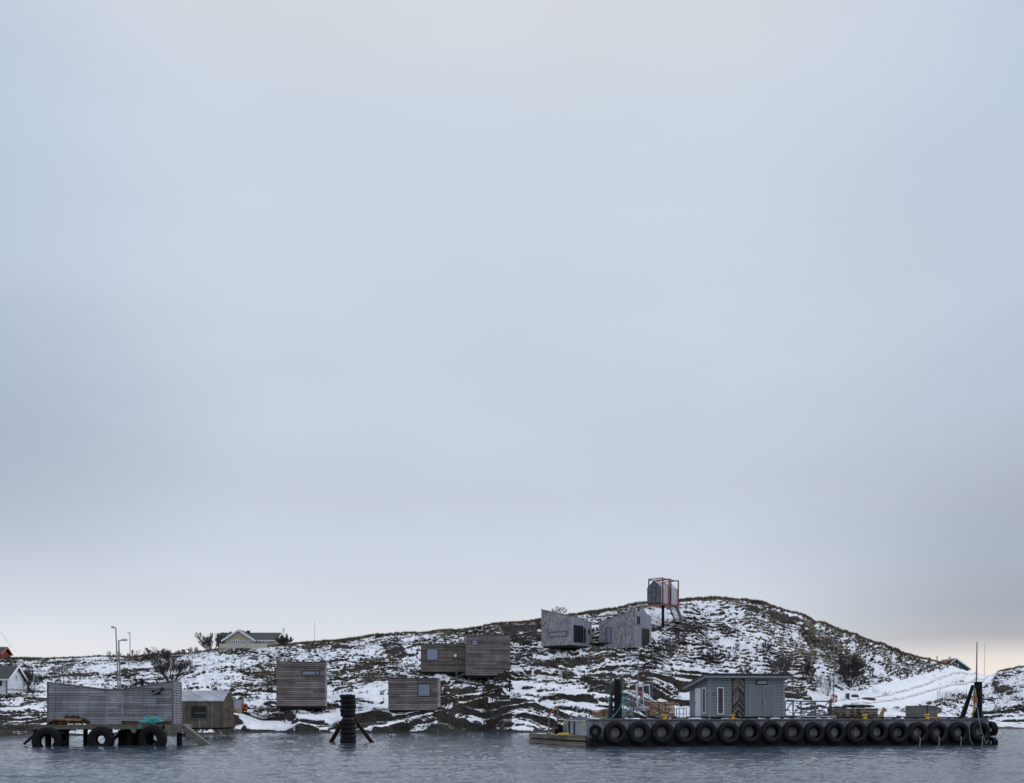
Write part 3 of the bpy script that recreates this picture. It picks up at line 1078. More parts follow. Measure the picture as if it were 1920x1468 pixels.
# ------------------------------------------------------------------ heather and dry grass clumps (nobody could count them)
def scatter_grass():
    rs = np.random.RandomState(12)
    N = 95000
    ui = rs.uniform(100, nu - 100, N).astype(int)
    ti = rs.randint(len(T1) + 60, len(T1) + len(T2) + 8, N)
    # extra clumps along the skyline
    N2 = 16000
    ui2 = rs.uniform(60, nu - 60, N2).astype(int)
    ti2 = rs.randint(len(T1) + len(T2) - 22, len(T1) + len(T2) + 8, N2)
    ui = np.concatenate([ui, ui2])
    ti = np.concatenate([ti, ti2])
    sn = SNOW[ui, ti]
    keep = (sn < 0.56) & (rock[ui, ti] < 0.4) & (VEG[ui, ti] > 0.3) & (bare[ui, ti] < 0.3)
    ui, ti = ui[keep], ti[keep]
    px, py, pz = XX[ui, ti], DD[ui, ti], ZT[ui, ti]
    K = len(px)
    B = 4
    vs = np.zeros((K, B, 3, 3))
    for k in range(B):
        a = rs.uniform(0, 2 * np.pi, K)
        r = rs.uniform(0.0, 0.22, K)
        h = rs.uniform(0.10, 0.32, K) * (0.7 + 0.5 * GRASS[ui, ti])
        w = rs.uniform(0.05, 0.13, K)
        cx, cy = px + r * np.cos(a), py + r * np.sin(a)
        b2 = rs.uniform(-0.7, 0.7, K)
        vs[:, k, 0] = np.stack([cx - w * np.cos(b2), cy - w * np.sin(b2), pz - 0.05], -1)
        vs[:, k, 1] = np.stack([cx + w * np.cos(b2), cy + w * np.sin(b2), pz - 0.05], -1)
        vs[:, k, 2] = np.stack([cx + rs.uniform(-0.14, 0.14, K), cy + rs.uniform(-0.1, 0.1, K), pz + h], -1)
    vs = vs.reshape(-1, 3)
    fs = np.arange(len(vs)).reshape(-1, 3)
    m, n, l, b = new_mat('heather_and_grass')
    t = n.new('ShaderNodeTexCoord')
    a1 = noise(n, l, t.outputs['Object'], 0.35, 3)
    a2 = noise(n, l, t.outputs['Object'], 3.5, 3)
    c = mixc(n, l, maprange(n, l, a2, 0.35, 0.65), (0.020, 0.016, 0.012), (0.055, 0.040, 0.025))
    at = n.new('ShaderNodeAttribute')
    at.attribute_name = 'dry'
    c = mixc(n, l, nmath(n, l, 'MULTIPLY', at.outputs['Fac'], maprange(n, l, a2, 0.3, 0.6, 0.3, 1.0)), c, (0.17, 0.127, 0.08))
    l.new(c, b.inputs['Base Color'])
    b.inputs['Roughness'].default_value = 0.9
    b.inputs['Specular IOR Level'].default_value = 0.1
    o = grid_mesh('heather', vs, fs, m)
    a_ = o.data.attributes.new('dry', 'FLOAT', 'POINT')
    a_.data.foreach_set('value', np.repeat(GRASS[ui, ti], B * 3).astype(np.float32))
    tag(o, 'brown heather and dry grass clumps poking through the snow on the hill', 'heather', None, 'stuff')


scatter_grass()

# ------------------------------------------------------------------ snow covered track on the right
OFF = [-2.3, -1.7, -1.05, -0.95, -0.55, -0.45, 0.45, 0.55, 0.95, 1.05, 1.7, 2.3]
ZOF = [-0.3, 0.06, 0.09, 0.06, 0.06, 0.10, 0.10, 0.06, 0.06, 0.09, 0.06, -0.3]
tv, tf = [], []
for i, p in enumerate(TP):
    t_ = (TP[min(i + 1, len(TP) - 1)] - TP[max(i - 1, 0)]).normalized()
    nn = Vector((-t_[1], t_[0]))
    for o_, zo in zip(OFF, ZOF):
        jit = 0.25 * math.sin(i * 1.7) * (abs(o_) > 1.5)
        q = p + nn * (o_ * 1.25 + jit)
        tv.append((q[0], q[1], gz(q[0], q[1]) + zo))
for i in range(len(TP) - 1):
    for k in range(len(OFF) - 1):
        a_ = i * len(OFF) + k
        tf.append((a_, a_ + 1, a_ + 1 + len(OFF), a_ + len(OFF)))
mb = MB()
mb.add(tv, tf)
m, n, l, b = new_mat('track_snow')
t = n.new('ShaderNodeTexCoord')
q1 = noise(n, l, t.outputs['Object'], 2.2, 5, 0.65)
att = n.new('ShaderNodeAttribute')
att.attribute_name = 'rut'
ff = nmath(n, l, 'MULTIPLY', att.outputs['Fac'], maprange(n, l, q1, 0.42, 0.6, 0.0, 0.9))
l.new(mixc(n, l, ff, (0.76, 0.78, 0.83), (0.07, 0.062, 0.055)), b.inputs['Base Color'])
b.inputs['Roughness'].default_value = 0.8
trk = mb.build('track', m, None, smooth=True)
a_ = trk.data.attributes.new('rut', 'FLOAT', 'POINT')
a_.data.foreach_set('value', np.array(([0, 0, 0, 1, 1, 0, 0, 1, 1, 0, 0, 0] * len(TP)), dtype=np.float32))
tag(trk, kind='structure')

# ------------------------------------------------------------------ building helpers
def window(fr, u0, y0, u1, y1, parent, y=0.0, fw=0.07, frame=None, pane=None, mull=0, proud=0.03, name='window'):
    """window on the front plane of a Frame: frame mesh with the pane as its child"""
    x0, x1 = fr.X(u0), fr.X(u1)
    um = (u0 + u1) / 2
    z1, z0 = fr.Z(um, y0), fr.Z(um, y1)
    return window_xy(x0, x1, z0, z1, parent, 'y', -0.0, fw, frame, pane, mull, proud, name)


def window_xy(a0, a1, z0, z1, parent, axis='y', pos=0.0, fw=0.07, frame=None, pane=None, mull=0, proud=0.03, name='window', out=-1):
    frame = frame or M['dark_trim']
    pane = pane or M['glass']
    f = MB()

    def bx(mb, p, q, r, s, d0, d1):
        lo, hi = sorted((pos + out * d0, pos + out * d1))
        if axis == 'y':
            mb.box(p, q, lo, hi, r, s)
        else:
            mb.box(lo, hi, p, q, r, s)
    bx(f, a0, a1, z1 - fw, z1, 0.004, proud)
    bx(f, a0, a1, z0, z0 + fw, 0.004, proud)
    bx(f, a0, a0 + fw, z0 + fw, z1 - fw, 0.004, proud)
    bx(f, a1 - fw, a1, z0 + fw, z1 - fw, 0.004, proud)
    for k in range(mull):
        c = a0 + (a1 - a0) * (k + 1) / (mull + 1)
        bx(f, c - fw / 2, c + fw / 2, z0 + fw, z1 - fw, 0.006, proud - 0.003)
    w = f.build(name, frame, parent)
    g = MB()
    bx(g, a0 + fw * 0.5, a1 - fw * 0.5, z0 + fw * 0.5, z1 - fw * 0.5, 0.002, proud * 0.4)
    g.build('pane', pane, w)
    return w


def flat_cabin(name, label, fr, ytop, ybot, mat, L, left_side=None, right_side=None, d_base=None, mat2=None, wintrim=None, stilts=True, ytop_r=None, group=None):
    """cubic cabin with a flat roof; returns the Empty"""
    um = (fr.u0 + fr.u1) / 2
    zb = fr.Zw(um, ybot)
    zt = fr.Zw(um, ytop)
    o = thing(name, label, 'cabin', fr.base(zb), fr.a, group)
    h = zt - zb
    w = fr.w
    wl_ = MB()
    wl_.box(0, w, 0, L, 0, h)
    wl_.build('wall', mat, o)
    rf = MB()
    rf.box(-0.03, w + 0.03, -0.03, L + 0.03, h + 0.002, h + 0.09)
    rf.build('roof', M['dark_trim'], o)
    if mat2:
        s_ = MB()
        if right_side:
            s_.box(w + 0.003, w + 0.03, 0.02, L - 0.02, 0.02, h - 0.02)
        else:
            s_.box(-0.03, -0.003, 0.02, L - 0.02, 0.02, h - 0.02)
        s_.build('side_cladding', mat2, o)  # sheet over the side wall, its paler tone carries side light and weathering
    fl_ = MB()
    fl_.box(0.12, w - 0.12, 0.15, L - 0.15, -0.28, -0.004)
    fl_.build('floor_frame', M['dark_wood'], o)
    if stilts:
        for x in (0.35, w / 2, w - 0.35):
            for y in (0.35, L - 0.35):
                p = fr.pt(x, y)
                g = gz(p[0], p[1]) - zb - 0.25
                if g < -0.3:
                    MB().tube([(x, y, g), (x, y, -0.27)], 0.06, 8).build('post', M['galv_dark'], o)
    return o, w, h


def zbase(u, y):
    return hit(u, y)


# ------------------------------------------------------------------ cabin A (tall cube on the left)
d = hit(564, 1331)
fr = Frame(518, d, 610, u2=613, L=5.0)
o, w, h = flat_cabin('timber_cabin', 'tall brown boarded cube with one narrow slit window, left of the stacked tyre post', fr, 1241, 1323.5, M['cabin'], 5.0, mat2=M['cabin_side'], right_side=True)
wn_ = window(fr, 566, 1256.5, 599, 1265.5, o, fw=0.10, pane=M['glass_sky'], proud=0.05)
MB().box(fr.X(591), fr.X(592.4), -0.055, -0.01, fr.Z(582, 1265), fr.Z(582, 1257)).build('mullion', M['dark_trim'], wn_)
mb = MB()
x0 = fr.X(479)
mb.box(x0, -0.01, 0.3, 2.2, -0.30, -0.12)
mb.beam((x0 + 0.9, 0.5, -1.4), (-0.6, 0.5, -0.3), 0.14, 0.14)
mb.beam((x0 + 0.3, 0.5, -0.4), (x0 + 0.3, 0.5, -1.2), 0.1, 0.1)
mb.build('landing', M['plank'], o)

# ------------------------------------------------------------------ cabin B (low, lower middle)
d = hit(775, 1337)
fr = Frame(728, d, 820.5, u2=825.5, L=4.0)
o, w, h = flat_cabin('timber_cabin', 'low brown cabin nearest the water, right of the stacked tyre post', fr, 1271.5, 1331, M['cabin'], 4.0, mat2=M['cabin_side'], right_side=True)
window(fr, 783, 1281, 807, 1305, o, fw=0.09, pane=M['glass_sky'], proud=0.05)
mb = MB()
mb.box(fr.X(699), -0.01, 0.6, 2.4, 0.02, 0.16)
mb.build('landing', M['plank'], o)

# ------------------------------------------------------------------ cabin C and D (pair higher up)
d = hit(830, 1265)
dC = d
fr = Frame(789, d, 873, ang=0.0)
o, w, h = flat_cabin('timber_cabin', 'low dark brown cabin with a white dish, joined to a taller cabin', fr, 1207, 1259, M['cabin_dark'], 4.5)
window(fr, 799.5, 1215.5, 821.5, 1237.5, o, fw=0.09, pane=M['glass_sky'], proud=0.05)
mb = MB()
mb.lathe([(0.0, 0.0), (0.12, -0.03), (0.22, -0.09), (0.22, -0.11), (0.0, -0.03)], 16, 'y', c=(fr.X(854), -0.35, fr.Z(854, 1228.5)))
mb.build('satellite_dish', M['white_metal'], o)
mb = MB()
xd = fr.X(855.5)
mb.tube([(xd, -0.28, fr.Z(855, 1274)), (xd, -0.28, fr.Z(855, 1229))], 0.05, 6)
mb.build('dish_pole', M['galv_dark'], o)
mb = MB()
mb.tube([(fr.X(856.5), -0.5, fr.Z(856, 1267)), (fr.X(866), -0.2, fr.Z(866, 1226))], 0.035, 5)
mb.build('stay', M['galv_dark'], o)
mb = MB()
mb.beam((fr.X(851), -0.9, fr.Z(851, 1272)), (fr.X(874), -0.6, fr.Z(874, 1261)), 0.9, 0.12)
mb.beam((fr.X(858), -1.0, fr.Z(858, 1273)), (fr.X(868), -1.0, fr.Z(868, 1280)), 0.3, 0.1)
mb.build('ramp', M['plank'], o)
fr = Frame(875, dC - 1.2, 957, u2=870, L=4.5, side='L')
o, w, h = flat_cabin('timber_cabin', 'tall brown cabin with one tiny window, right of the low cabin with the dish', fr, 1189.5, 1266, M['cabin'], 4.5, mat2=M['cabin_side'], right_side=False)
window(fr, 884.5, 1198.5, 896, 1210, o, fw=0.09, pane=M['glass_sky'], proud=0.05)

# black stub post on the shore
d = hit(955.5, 1297)
p = W(955.5, 1297, d)
o = thing('mooring_post', 'short black post standing in snow on the shore below the tall brown cabin', 'post', (p[0], p[1], gz(p[0], p[1])))
s_ = d / F
MB().lathe([(1.7 * s_, -0.3), (1.7 * s_, 19 * s_), (1.2 * s_, 19.5 * s_)], 12).build('shaft', M['black_pipe'], o, True)
MB().lathe([(2.6 * s_, 16 * s_), (2.6 * s_, 20.5 * s_), (1.8 * s_, 21.5 * s_)], 12).build('cap', M['black_pipe'], o, True)

# ------------------------------------------------------------------ shingled cabins E and F on the hill
dE = hit(1060, 1219)
fr = Frame(1015, dE, 1070, u2=1109, L=6.2)
zb = fr.Zw(1015, 1211)
o = thing('shingled_cabin', 'grey shingled studio with a long slit window and a roof falling to the right', 'cabin', fr.base(zb), fr.a, None)
w, L = fr.w, 6.2
zA, zB_ = fr.Z(1015.5, 1142.5), fr.Z(1070, 1155)
zBk = fr.SZl(1109, 1167.5, w)
zAk = zA - (zB_ - zBk)
wall = MB()
wall.add([(0, 0, 0), (w, 0, 0), (w, L, 0), (0, L, 0), (0, 0, zA), (w, 0, zB_), (w, L, zBk), (0, L, zAk)], [(0, 3, 2, 1), (4, 5, 6, 7), (0, 1, 5, 4), (1, 2, 6, 5), (2, 3, 7, 6), (3, 0, 4, 7)])
wall.build('shingle_wall', M['shingle'], o)
side = MB()
side.add([(w + 0.004, 0.0, 0.0), (w + 0.004, L, 0.0), (w + 0.004, L, zBk - 0.01), (w + 0.004, 0, zB_ - 0.01), (w + 0.05, 0.0, 0.0), (w + 0.05, L, 0.0), (w + 0.05, L, zBk - 0.01), (w + 0.05, 0, zB_ - 0.01)], [(0, 1, 2, 3), (7, 6, 5, 4), (0, 4, 5, 1), (1, 5, 6, 2), (2, 6, 7, 3), (3, 7, 4, 0)])
side.build('board_wall', M['pale_boards'], o)
rf = MB()
rf.add([(-.05, -.05, zA + .004), (w + .05, -.05, zB_ + .004), (w + .05, L, zBk + .004), (-.05, L, zAk + .004), (-.05, -.05, zA + .12), (w + .05, -.05, zB_ + .12), (w + .05, L, zBk + .12), (-.05, L, zAk + .12)], [(0, 3, 2, 1), (4, 5, 6, 7), (0, 1, 5, 4), (1, 2, 6, 5), (2, 3, 7, 6), (3, 0, 4, 7)])
rf.build('roof', M['galv_dark'], o)
window(fr, 1029, 1183.5, 1063, 1193.5, o, fw=0.10, pane=M['glass_sky'], proud=0.06)


def side_window(fr, xs, u0, y0, u1, y1, parent, mull=0, fw=0.09, pane=None, proud=0.09, name='window', frame=None):
    a0, a1 = sorted((fr.SY(u0, xs), fr.SY(u1, xs)))
    z0 = fr.SZl((u0 + u1) / 2, y1, xs)
    z1 = fr.SZl((u0 + u1) / 2, y0, xs)
    return window_xy(a0, a1, z0, z1, parent, 'x', xs, fw, frame, pane, mull, proud, name, out=1)


side_window(fr, w + 0.05, 1075.5, 1172, 1093, 1204, o, mull=2, pane=M['glass_dark'])
side_window(fr, w + 0.05, 1094.5, 1177, 1097.5, 1204, o, pane=M['glass_dark'], name='door')
side_window(fr, w + 0.05, 1103, 1179.5, 1105.5, 1188, o, pane=M['glass_dark'])
fl_ = MB()
fl_.box(0.2, w - 0.1, 0.2, L - 0.2, -0.35, -0.004)
fl_.build('floor_frame', M['dark_wood'], o)
for x, y in ((0.6, 0.4), (1.9, 0.4), (3.6, 0.5), (w - 0.3, 2.0), (0.6, L - 0.4), (w - 0.4, L - 0.4)):
    q = fr.pt(x, y)
    g = min(gz(q[0], q[1]) - zb - 0.25, -0.9)
    MB().beam((x, y, g), (x, y, -0.34), 0.13, 0.13).build('post', M['dark_wood'], o)
frE, zE, wE = fr, zb, w

dF = dE - 1.0
fr = Frame(1123, dF + 3.0, 1190, u2=1221, L=5.0)
zb = fr.Zw(1190, 1213)
zl = fr.Z(1123, 1204) if hasattr(fr, 'z') else 0
o = thing('shingled_cabin', 'grey shingled studio with a tall narrow door and a roof rising to the right', 'cabin', fr.base(zb), fr.a)
w, L = fr.w, 5.0
zA, zB_ = fr.Z(1123, 1166), fr.Z(1190, 1143)
zBk = fr.SZl(1221, 1156, w)
zAk = zA - (zB_ - zBk)
wall = MB()
box8 = [(0, 3, 2, 1), (4, 5, 6, 7), (0, 1, 5, 4), (1, 2, 6, 5), (2, 3, 7, 6), (3, 0, 4, 7)]
wall.add([(0, 0, 0), (w, 0, 0), (w, L, 0), (0, L, 0), (0, 0, zA), (w, 0, zB_), (w, L, zBk), (0, L, zAk)], box8)
wall.build('shingle_wall', M['shingle'], o)
side = MB()
side.add([(w + 0.004, 0.0, 0.0), (w + 0.05, 0, 0), (w + 0.05, L, 0), (w + .004, L, 0.0), (w + 0.004, 0, zB_ - .01), (w + 0.05, 0.0, zB_ - .01), (w + 0.05, L, zBk - 0.01), (w + 0.004, L, zBk - 0.01)], box8)
side.build('board_wall', M['pale_boards'], o)
rf = MB()
rf.add([(-.05, -.05, zA + .004), (w + .05, -.05, zB_ + .004), (w + .05, L, zBk + .004), (-.05, L, zAk + .004), (-.05, -.05, zA + .12), (w + .05, -.05, zB_ + .12), (w + .05, L, zBk + .12), (-.05, L, zAk + .12)], box8)
rf.build('roof', M['galv_dark'], o)
window(fr, 1136.5, 1175.5, 1146.5, 1206, o, fw=0.09, pane=M['glass_sky'], proud=0.06, name='door')
side_window(fr, w + 0.05, 1194.5, 1155, 1199.5, 1170, o, pane=M['glass_dark'])
side_window(fr, w + 0.05, 1203.5, 1178, 1216.5, 1211, o, mull=2, pane=M['glass_dark'])
MB().box(0.2, w - 0.1, 0.2, L - 0.2, -0.35, -0.004).build('floor_frame', M['dark_wood'], o)
for x, y in ((0.5, 0.4), (w / 2, 0.4), (w - 0.4, 0.4), (w - 0.3, L - 0.4)):
    q = fr.pt(x, y)
    g = min(gz(q[0], q[1]) - zb - 0.25, -0.6)
    MB().beam((x, y, g), (x, y, -0.34), 0.13, 0.13).build('post', M['dark_wood'], o)
frF = fr
# terrace between the two
a = W(1079, 1204, dE + 0.6)
b_ = W(1146, 1205.5, dF + 2.2)
o = thing('terrace', 'dark raised timber terrace with a thin railing linking the two shingled studios', 'terrace', (a[0], a[1], a[2]), 0)
dx = b_[0] - a[0]
MB().box(0, dx, 0.2, 3.6, -0.22, 0).build('deck', M['dark_wood'], o)
for k in range(6):
    x = dx * (k + 0.5) / 6
    g = min(gz(a[0] + x, a[1] + 0.4) - a[2] - 0.2, -0.5)
    MB().beam((x, 0.45, g), (x, 0.45, -0.2), 0.12, 0.12).build('post', M['dark_wood'], o)
mb = MB()
for k in range(5):
    x = 0.2 + k * (dx * 0.42) / 4
    mb.tube([(x, 0.3, 0), (x, 0.3, 1.05)], 0.02, 4)
mb.tube([(0.2, 0.3, 1.05), (0.2 + dx * 0.42, 0.3, 1.05)], 0.03, 4)
mb.tube([(0.2, 0.3, 0.55), (0.2 + dx * 0.42, 0.3, 0.55)], 0.015, 4)
mb.build('railing', M['galv_dark'], o)

# ------------------------------------------------------------------ tower cabin on one column
dG = hit(1243, 1174)
Lg = 5.4
fr = Frame(1214, dG - 1.2, 1239, u2=1272, L=Lg)
zb = fr.Zw(1226, 1131.5)
o = thing('tower_cabin', 'glass fronted hut in red steel frames, raised on one black column', 'cabin', fr.base(zb), fr.a)
w = fr.w
ze = fr.Z(1214, 1102)
zr = fr.Z(1226, 1088.5)
gap0, gap1 = Lg * 0.455, Lg * 0.535


def gable_body(y0, y1, x0=0.0, x1=None, grow=0.0):
    x1 = w if x1 is None else x1
    mb = MB()
    mb.prism([(x0, 0.1), (x1, 0.1), (x1, ze + grow), ((x0 + x1) / 2, zr + grow), (x0, ze + grow)], y1 - y0, 'y', y0)
    return mb


gable_body(0.06, gap0).build('body', M['alu'], o)
gable_body(gap1, Lg).build('body', M['alu'], o)
mb = MB()
mb.box(0.35, w - 0.35, gap0 + 0.004, gap1 - 0.004, 0.1, ze - 0.1)
mb.build('link', M['red_steel'], o)
gl = MB()
gl.prism([(0.06, 0.14), (w - 0.06, 0.14), (w - 0.06, ze - 0.02), (w / 2, zr - 0.08), (0.06, ze - 0.02)], 0.05, 'y', 0.0)
gg = gl.build('glass_gable', M['glass_grey'], o)
mb = MB()
t_ = 0.12
mb.beam((0.03, -0.02, 0.1), (0.03, -0.02, ze), 0.07, t_)
mb.beam((w - 0.03, -0.02, 0.1), (w - 0.03, -0.02, ze), 0.07, t_)
mb.beam((0.03, -0.025, ze), (w / 2, -0.025, zr), 0.07, t_)
mb.beam((w - 0.03, -0.026, ze), (w / 2, -0.026, zr), 0.07, t_)
mb.beam((0.03, -0.02, 0.14), (w - 0.03, -0.02, 0.14), 0.06, 0.12)
for xx_ in (w * 0.33, w * 0.64):
    mb.beam((xx_, -0.02, 0.2), (xx_, -0.02, ze + (zr - ze) * 0.6), 0.05, 0.07)
mb.beam((0.05, -0.018, ze * 0.72), (w * 0.33, -0.018, ze * 0.72), 0.05, 0.07)
mb.beam((w * 0.33, -0.018, ze * 1.02), (w * 0.64, -0.018, ze * 1.02), 0.05, 0.07)
mb.beam((w * 0.33, -0.018, ze * 0.32), (w * 0.64, -0.018, ze * 0.32), 0.05, 0.07)
mb.beam((w * 0.64, -0.018, ze * 0.58), (w - 0.04, -0.018, ze * 0.58), 0.05, 0.07)
mb.build('glazing_bars', M['dark_trim'], gg)
# red portal frames
tz = fr.Z(1214, 1086.2)
fo = 0.07
for y in (0.5, gap0 - 0.02, gap1 + 0.06, Lg - 0.12):
    mb = MB()
    mb.beam((-fo, y, -0.05), (-fo, y, tz), 0.17, 0.17)
    mb.beam((w + fo, y, -0.05), (w + fo, y, tz), 0.17, 0.17)
    mb.beam((-fo - 0.06, y, tz + 0.085), (w + fo + 0.06, y, tz + 0.085), 0.17, 0.17)
    mb.build('portal_frame', M['red_steel'], o)
for (ya, yb) in ((0.5, gap0 - 0.02), (gap1 + 0.06, Lg - 0.12)):
    for x in (-fo, w + fo):
        MB().beam((x, ya + 0.09, tz - 0.02), (x, yb - 0.09, tz - 0.02), 0.13, 0.13).build('top_rail', M['red_steel'], o)
mb = MB()
mb.box(-fo - 0.05, w + fo + 0.05, -0.02, Lg + 0.05, -0.2, -0.05)
mb.box(0.02, w - 0.02, 0.05, Lg, -0.05, 0.095)
mb.build('platform', M['red_steel'], o)
# column
cy = fr.SY(1243, w / 2)
cy = max(1.6, min(cy, Lg - 1.8))
cxl = fr.X(1243, cy)
q = fr.pt(cxl, cy)
gcol = gz(q[0], q[1]) - zb - 0.4
MB().lathe([(0.24, gcol), (0.24, -0.45), (0.42, -0.2)], 20, c=(cxl, cy, 0)).build('column', M['black_pipe'], o, True)
# stair going down at the back right
sa = Vector((w * 0.55, Lg + 0.05, -0.1))
kx = fr.X(1274, Lg + 1.2)
sb = Vector((kx, Lg + 1.2, fr.Z(1274, 1172, Lg + 1.2)))
mb = MB()
wd = Vector((-0.62, 0.0, 0))
for e_ in (-0.62, 0.62):
    mb.beam(sa + Vector((e_, 0, 0)), sb + Vector((e_, 0, 0)), 0.05, 0.22)
mb.build('stair_stringers', M['plank'], o)
mb = MB()
ns = 17
for k in range(ns):
    f_ = (k + 0.5) / ns
    c = sa.lerp(sb, f_)
    mb.box(c[0] - 0.59, c[0] + 0.59, c[1] - 0.16, c[1] + 0.14, c[2] - 0.02, c[2] + 0.03)
mb.build('stair_treads', M['dark_wood'], o)
mb = MB()
for e_ in (0.66,):
    a1, b1 = sa + Vector((e_, 0, 0)), sb + Vector((e_, 0, 0))
    up = Vector((0, 0, 1.0))
    mb.add([a1, b1, b1 + up, a1 + up, a1 + Vector((.04, 0, 0)), b1 + Vector((.04, 0, 0)), b1 + up + Vector((.04, 0, 0)), a1 + up + Vector((.04, 0, 0))], [(0, 1, 2, 3), (7, 6, 5, 4), (0, 4, 5, 1), (1, 5, 6, 2), (2, 6, 7, 3), (3, 7, 4, 0)])
mb.build('stair_parapet', M['plank'], o)

# ------------------------------------------------------------------ gable houses
def gable_house(name, label, cat, fr, L, yeave, yridge, ybot, wmat, rmat, trim=None, over=0.35, uref=None, base_drop=1.5, thick=0.16):
    """ridge parallel to the front; gable on the sides"""
    uref = uref if uref is not None else fr.u1
    zb = fr.Zw(uref, ybot)
    o = thing(name, label, cat, fr.base(zb), fr.a)
    w = fr.w
    ze = fr.Z(uref, yeave)
    xr = fr.X(uref, L / 2)
    zr = fr.Z(uref, yridge, L / 2)
    mb = MB()
    mb.prism([(0, -base_drop), (L, -base_drop), (L, ze), (L / 2, zr - 0.02), (0, ze)], w, 'x', 0.0)
    mb.build('wall', wmat, o)
    sl = (zr - ze) / (L / 2)
    rf = MB()
    for s in (0, 1):
        y0, y1 = (-over, L / 2) if s == 0 else (L + over, L / 2)
        z0 = ze - sl * over
        rf.add([(-over, y0, z0 + 0.01), (w + over, y0, z0 + 0.01), (w + over, y1, zr + 0.01), (-over, y1, zr + 0.01),
                (-over, y0, z0 + thick), (w + over, y0, z0 + thick), (w + over, y1, zr + thick), (-over, y1, zr + thick)], box8)
    rf.build('roof', rmat, o)
    if trim:
        tr = MB()
        for x in (w + over + 0.004, -over - 0.054):
            for s in (0, 1):
                y0, y1 = (-over, L / 2) if s == 0 else (L + over, L / 2)
                z0 = ze - sl * over
                tr.add([(x, y0, z0 - 0.12), (x + 0.05, y0, z0 - 0.12), (x + 0.05, y1, zr - 0.12), (x, y1, zr - 0.12), (x, y0, z0 + thick + 0.05), (x + .05, y0, z0 + thick + 0.05), (x + .05, y1, zr + thick + 0.05), (x, y1, zr + thick + 0.05)], box8)
        tr.box(-over, w + over, -over - 0.04, -over - 0.003, ze - sl * over - 0.02, ze - sl * over + thick)
        tr.build('barge_board', trim, o)
    return o, w, ze, zr


# white house at the left edge
d = hit(20, 1301)
fr = Frame(-95, d - 3.0, 13, u2=46, L=7.5)
fr = Frame(-95, d - 3.0, 13, ang=fr.a)
o, w, ze, zr = gable_house('white_house', 'white house with a dark pitched roof, cut by the left edge of the view', 'house', fr, 7.5, 1272, 1249, 1299, M['white_boards'], M['slate'], M['white'], 0.4)
yc = 7.5 / 2
window_xy(yc - 0.35, yc + 0.45, ze - 0.3, ze + 0.75, o, 'x', w, 0.1, M['white'], M['glass_dark'], 1, 0.06, out=1)
window_xy(w - 1.3, w - 0.5, 0.9, 2.1, o, 'y', 0, 0.1, M['white'], M['glass_dark'], 0, 0.06)
MB().box(w - 0.16, w + 0.03, -0.03, 0.16, -1.0, ze).build('corner_board', M['galv_dark'], o)
MB().box(w + 0.003, w + 0.10, 0.2, 7.4, 0.55, 0.66).build('ledge_board', M['galv_dark'], o)

# red house on the skyline
d = hit(10, 1236.5) + 3
fr = Frame(-70, d, 1, u2=19.5, L=6.0)
fr = Frame(-70, d, 1, ang=fr.a)
o, w, ze, zr = gable_house('red_house', 'dark red house on the skyline at the left edge of the view', 'house', fr, 6.0, 1224, 1213.5, 1236, M['red_boards'], M['slate'], M['pinkred'], 0.4, base_drop=2.5)

# yellow house
d = hit(470, 1216.5) + 4.5
fr = Frame(409, d, 516, u2=531, L=7.5)
fr = Frame(409, d, 516, ang=fr.a)
o, w, ze, zr = gable_house('yellow_house', 'pale yellow house with black tiled roofs, white trim and a central gable on the skyline', 'house', fr, 7.5, 1199.5, 1187, 1214, M['yellow_boards'], M['slate'], M['white'], 0.5, base_drop=2.5)
# projecting wing with its own gable towards the sea
xa, xb = fr.X(425), fr.X(478)
xm = fr.X(449)
zap = fr.Z(449, 1182)
wg = MB()
hw = (xb - xa) / 2
xm = (xa + xb) / 2
wg.prism([(xa, -2.5), (xb, -2.5), (xb, ze), (xm, zap - 0.15), (xa, ze)], 4.8, 'y', -1.2)
wg.build('wing_wall', M['yellow_boards'], o)
rf = MB()
sl = (zap - ze) / hw
ov = 0.55
for s in (-1, 1):
    x0 = xm + s * (hw + ov)
    z0 = ze - sl * ov
    rf.add([(x0, -1.9, z0), (x0, 3.6, z0), (xm, 3.6, zap), (xm, -1.9, zap), (x0, -1.9, z0 + .17), (x0, 3.6, z0 + .17), (xm, 3.6, zap + .17), (xm, -1.9, zap + .17)], box8)
rf.build('wing_roof', M['slate'], o)
tr = MB()
for s in (-1, 1):
    x0 = xm + s * (hw + ov)
    z0 = ze - sl * ov
    tr.add([(x0, -1.96, z0 - .18), (x0, -1.905, z0 - .18), (xm, -1.905, zap - .18), (xm, -1.96, zap - .18), (x0, -1.96, z0 + .2), (x0, -1.905, z0 + .2), (xm, -1.905, zap + .2), (xm, -1.96, zap + .2)], box8)
tr.build('barge_board', M['white'], o)
xs = [432, 441, 443, 454, 456, 466, 468, 474]
for ua, ub in ((432.5, 441), (444, 453.5), (456, 465.5), (468, 476)):
    window_xy(fr.X(ua), fr.X(ub), fr.Z(ua, 1208), fr.Z(ua, 1199.7), o, 'y', -1.2, 0.12, M['white'], M['glass_sky'], 1, 0.08)
window_xy(fr.X(480.5), fr.X(484), 0.3, fr.Z(482, 1200.5), o, 'y', 0, 0.1, M['white'], M['glass_dark'], 0, 0.06, name='door')
window_xy(fr.X(492), fr.X(505), fr.Z(498, 1209), fr.Z(498, 1200.5), o, 'y', 0, 0.1, M['white'], M['glass_sky'], 2, 0.06)
ch = MB()
ch.box(fr.X(454.5), fr.X(460), 3.2, 4.0, zr - 0.5, fr.Z(457, 1179))
ch.build('chimney', M['brick'], o)
xp = fr.X(423)
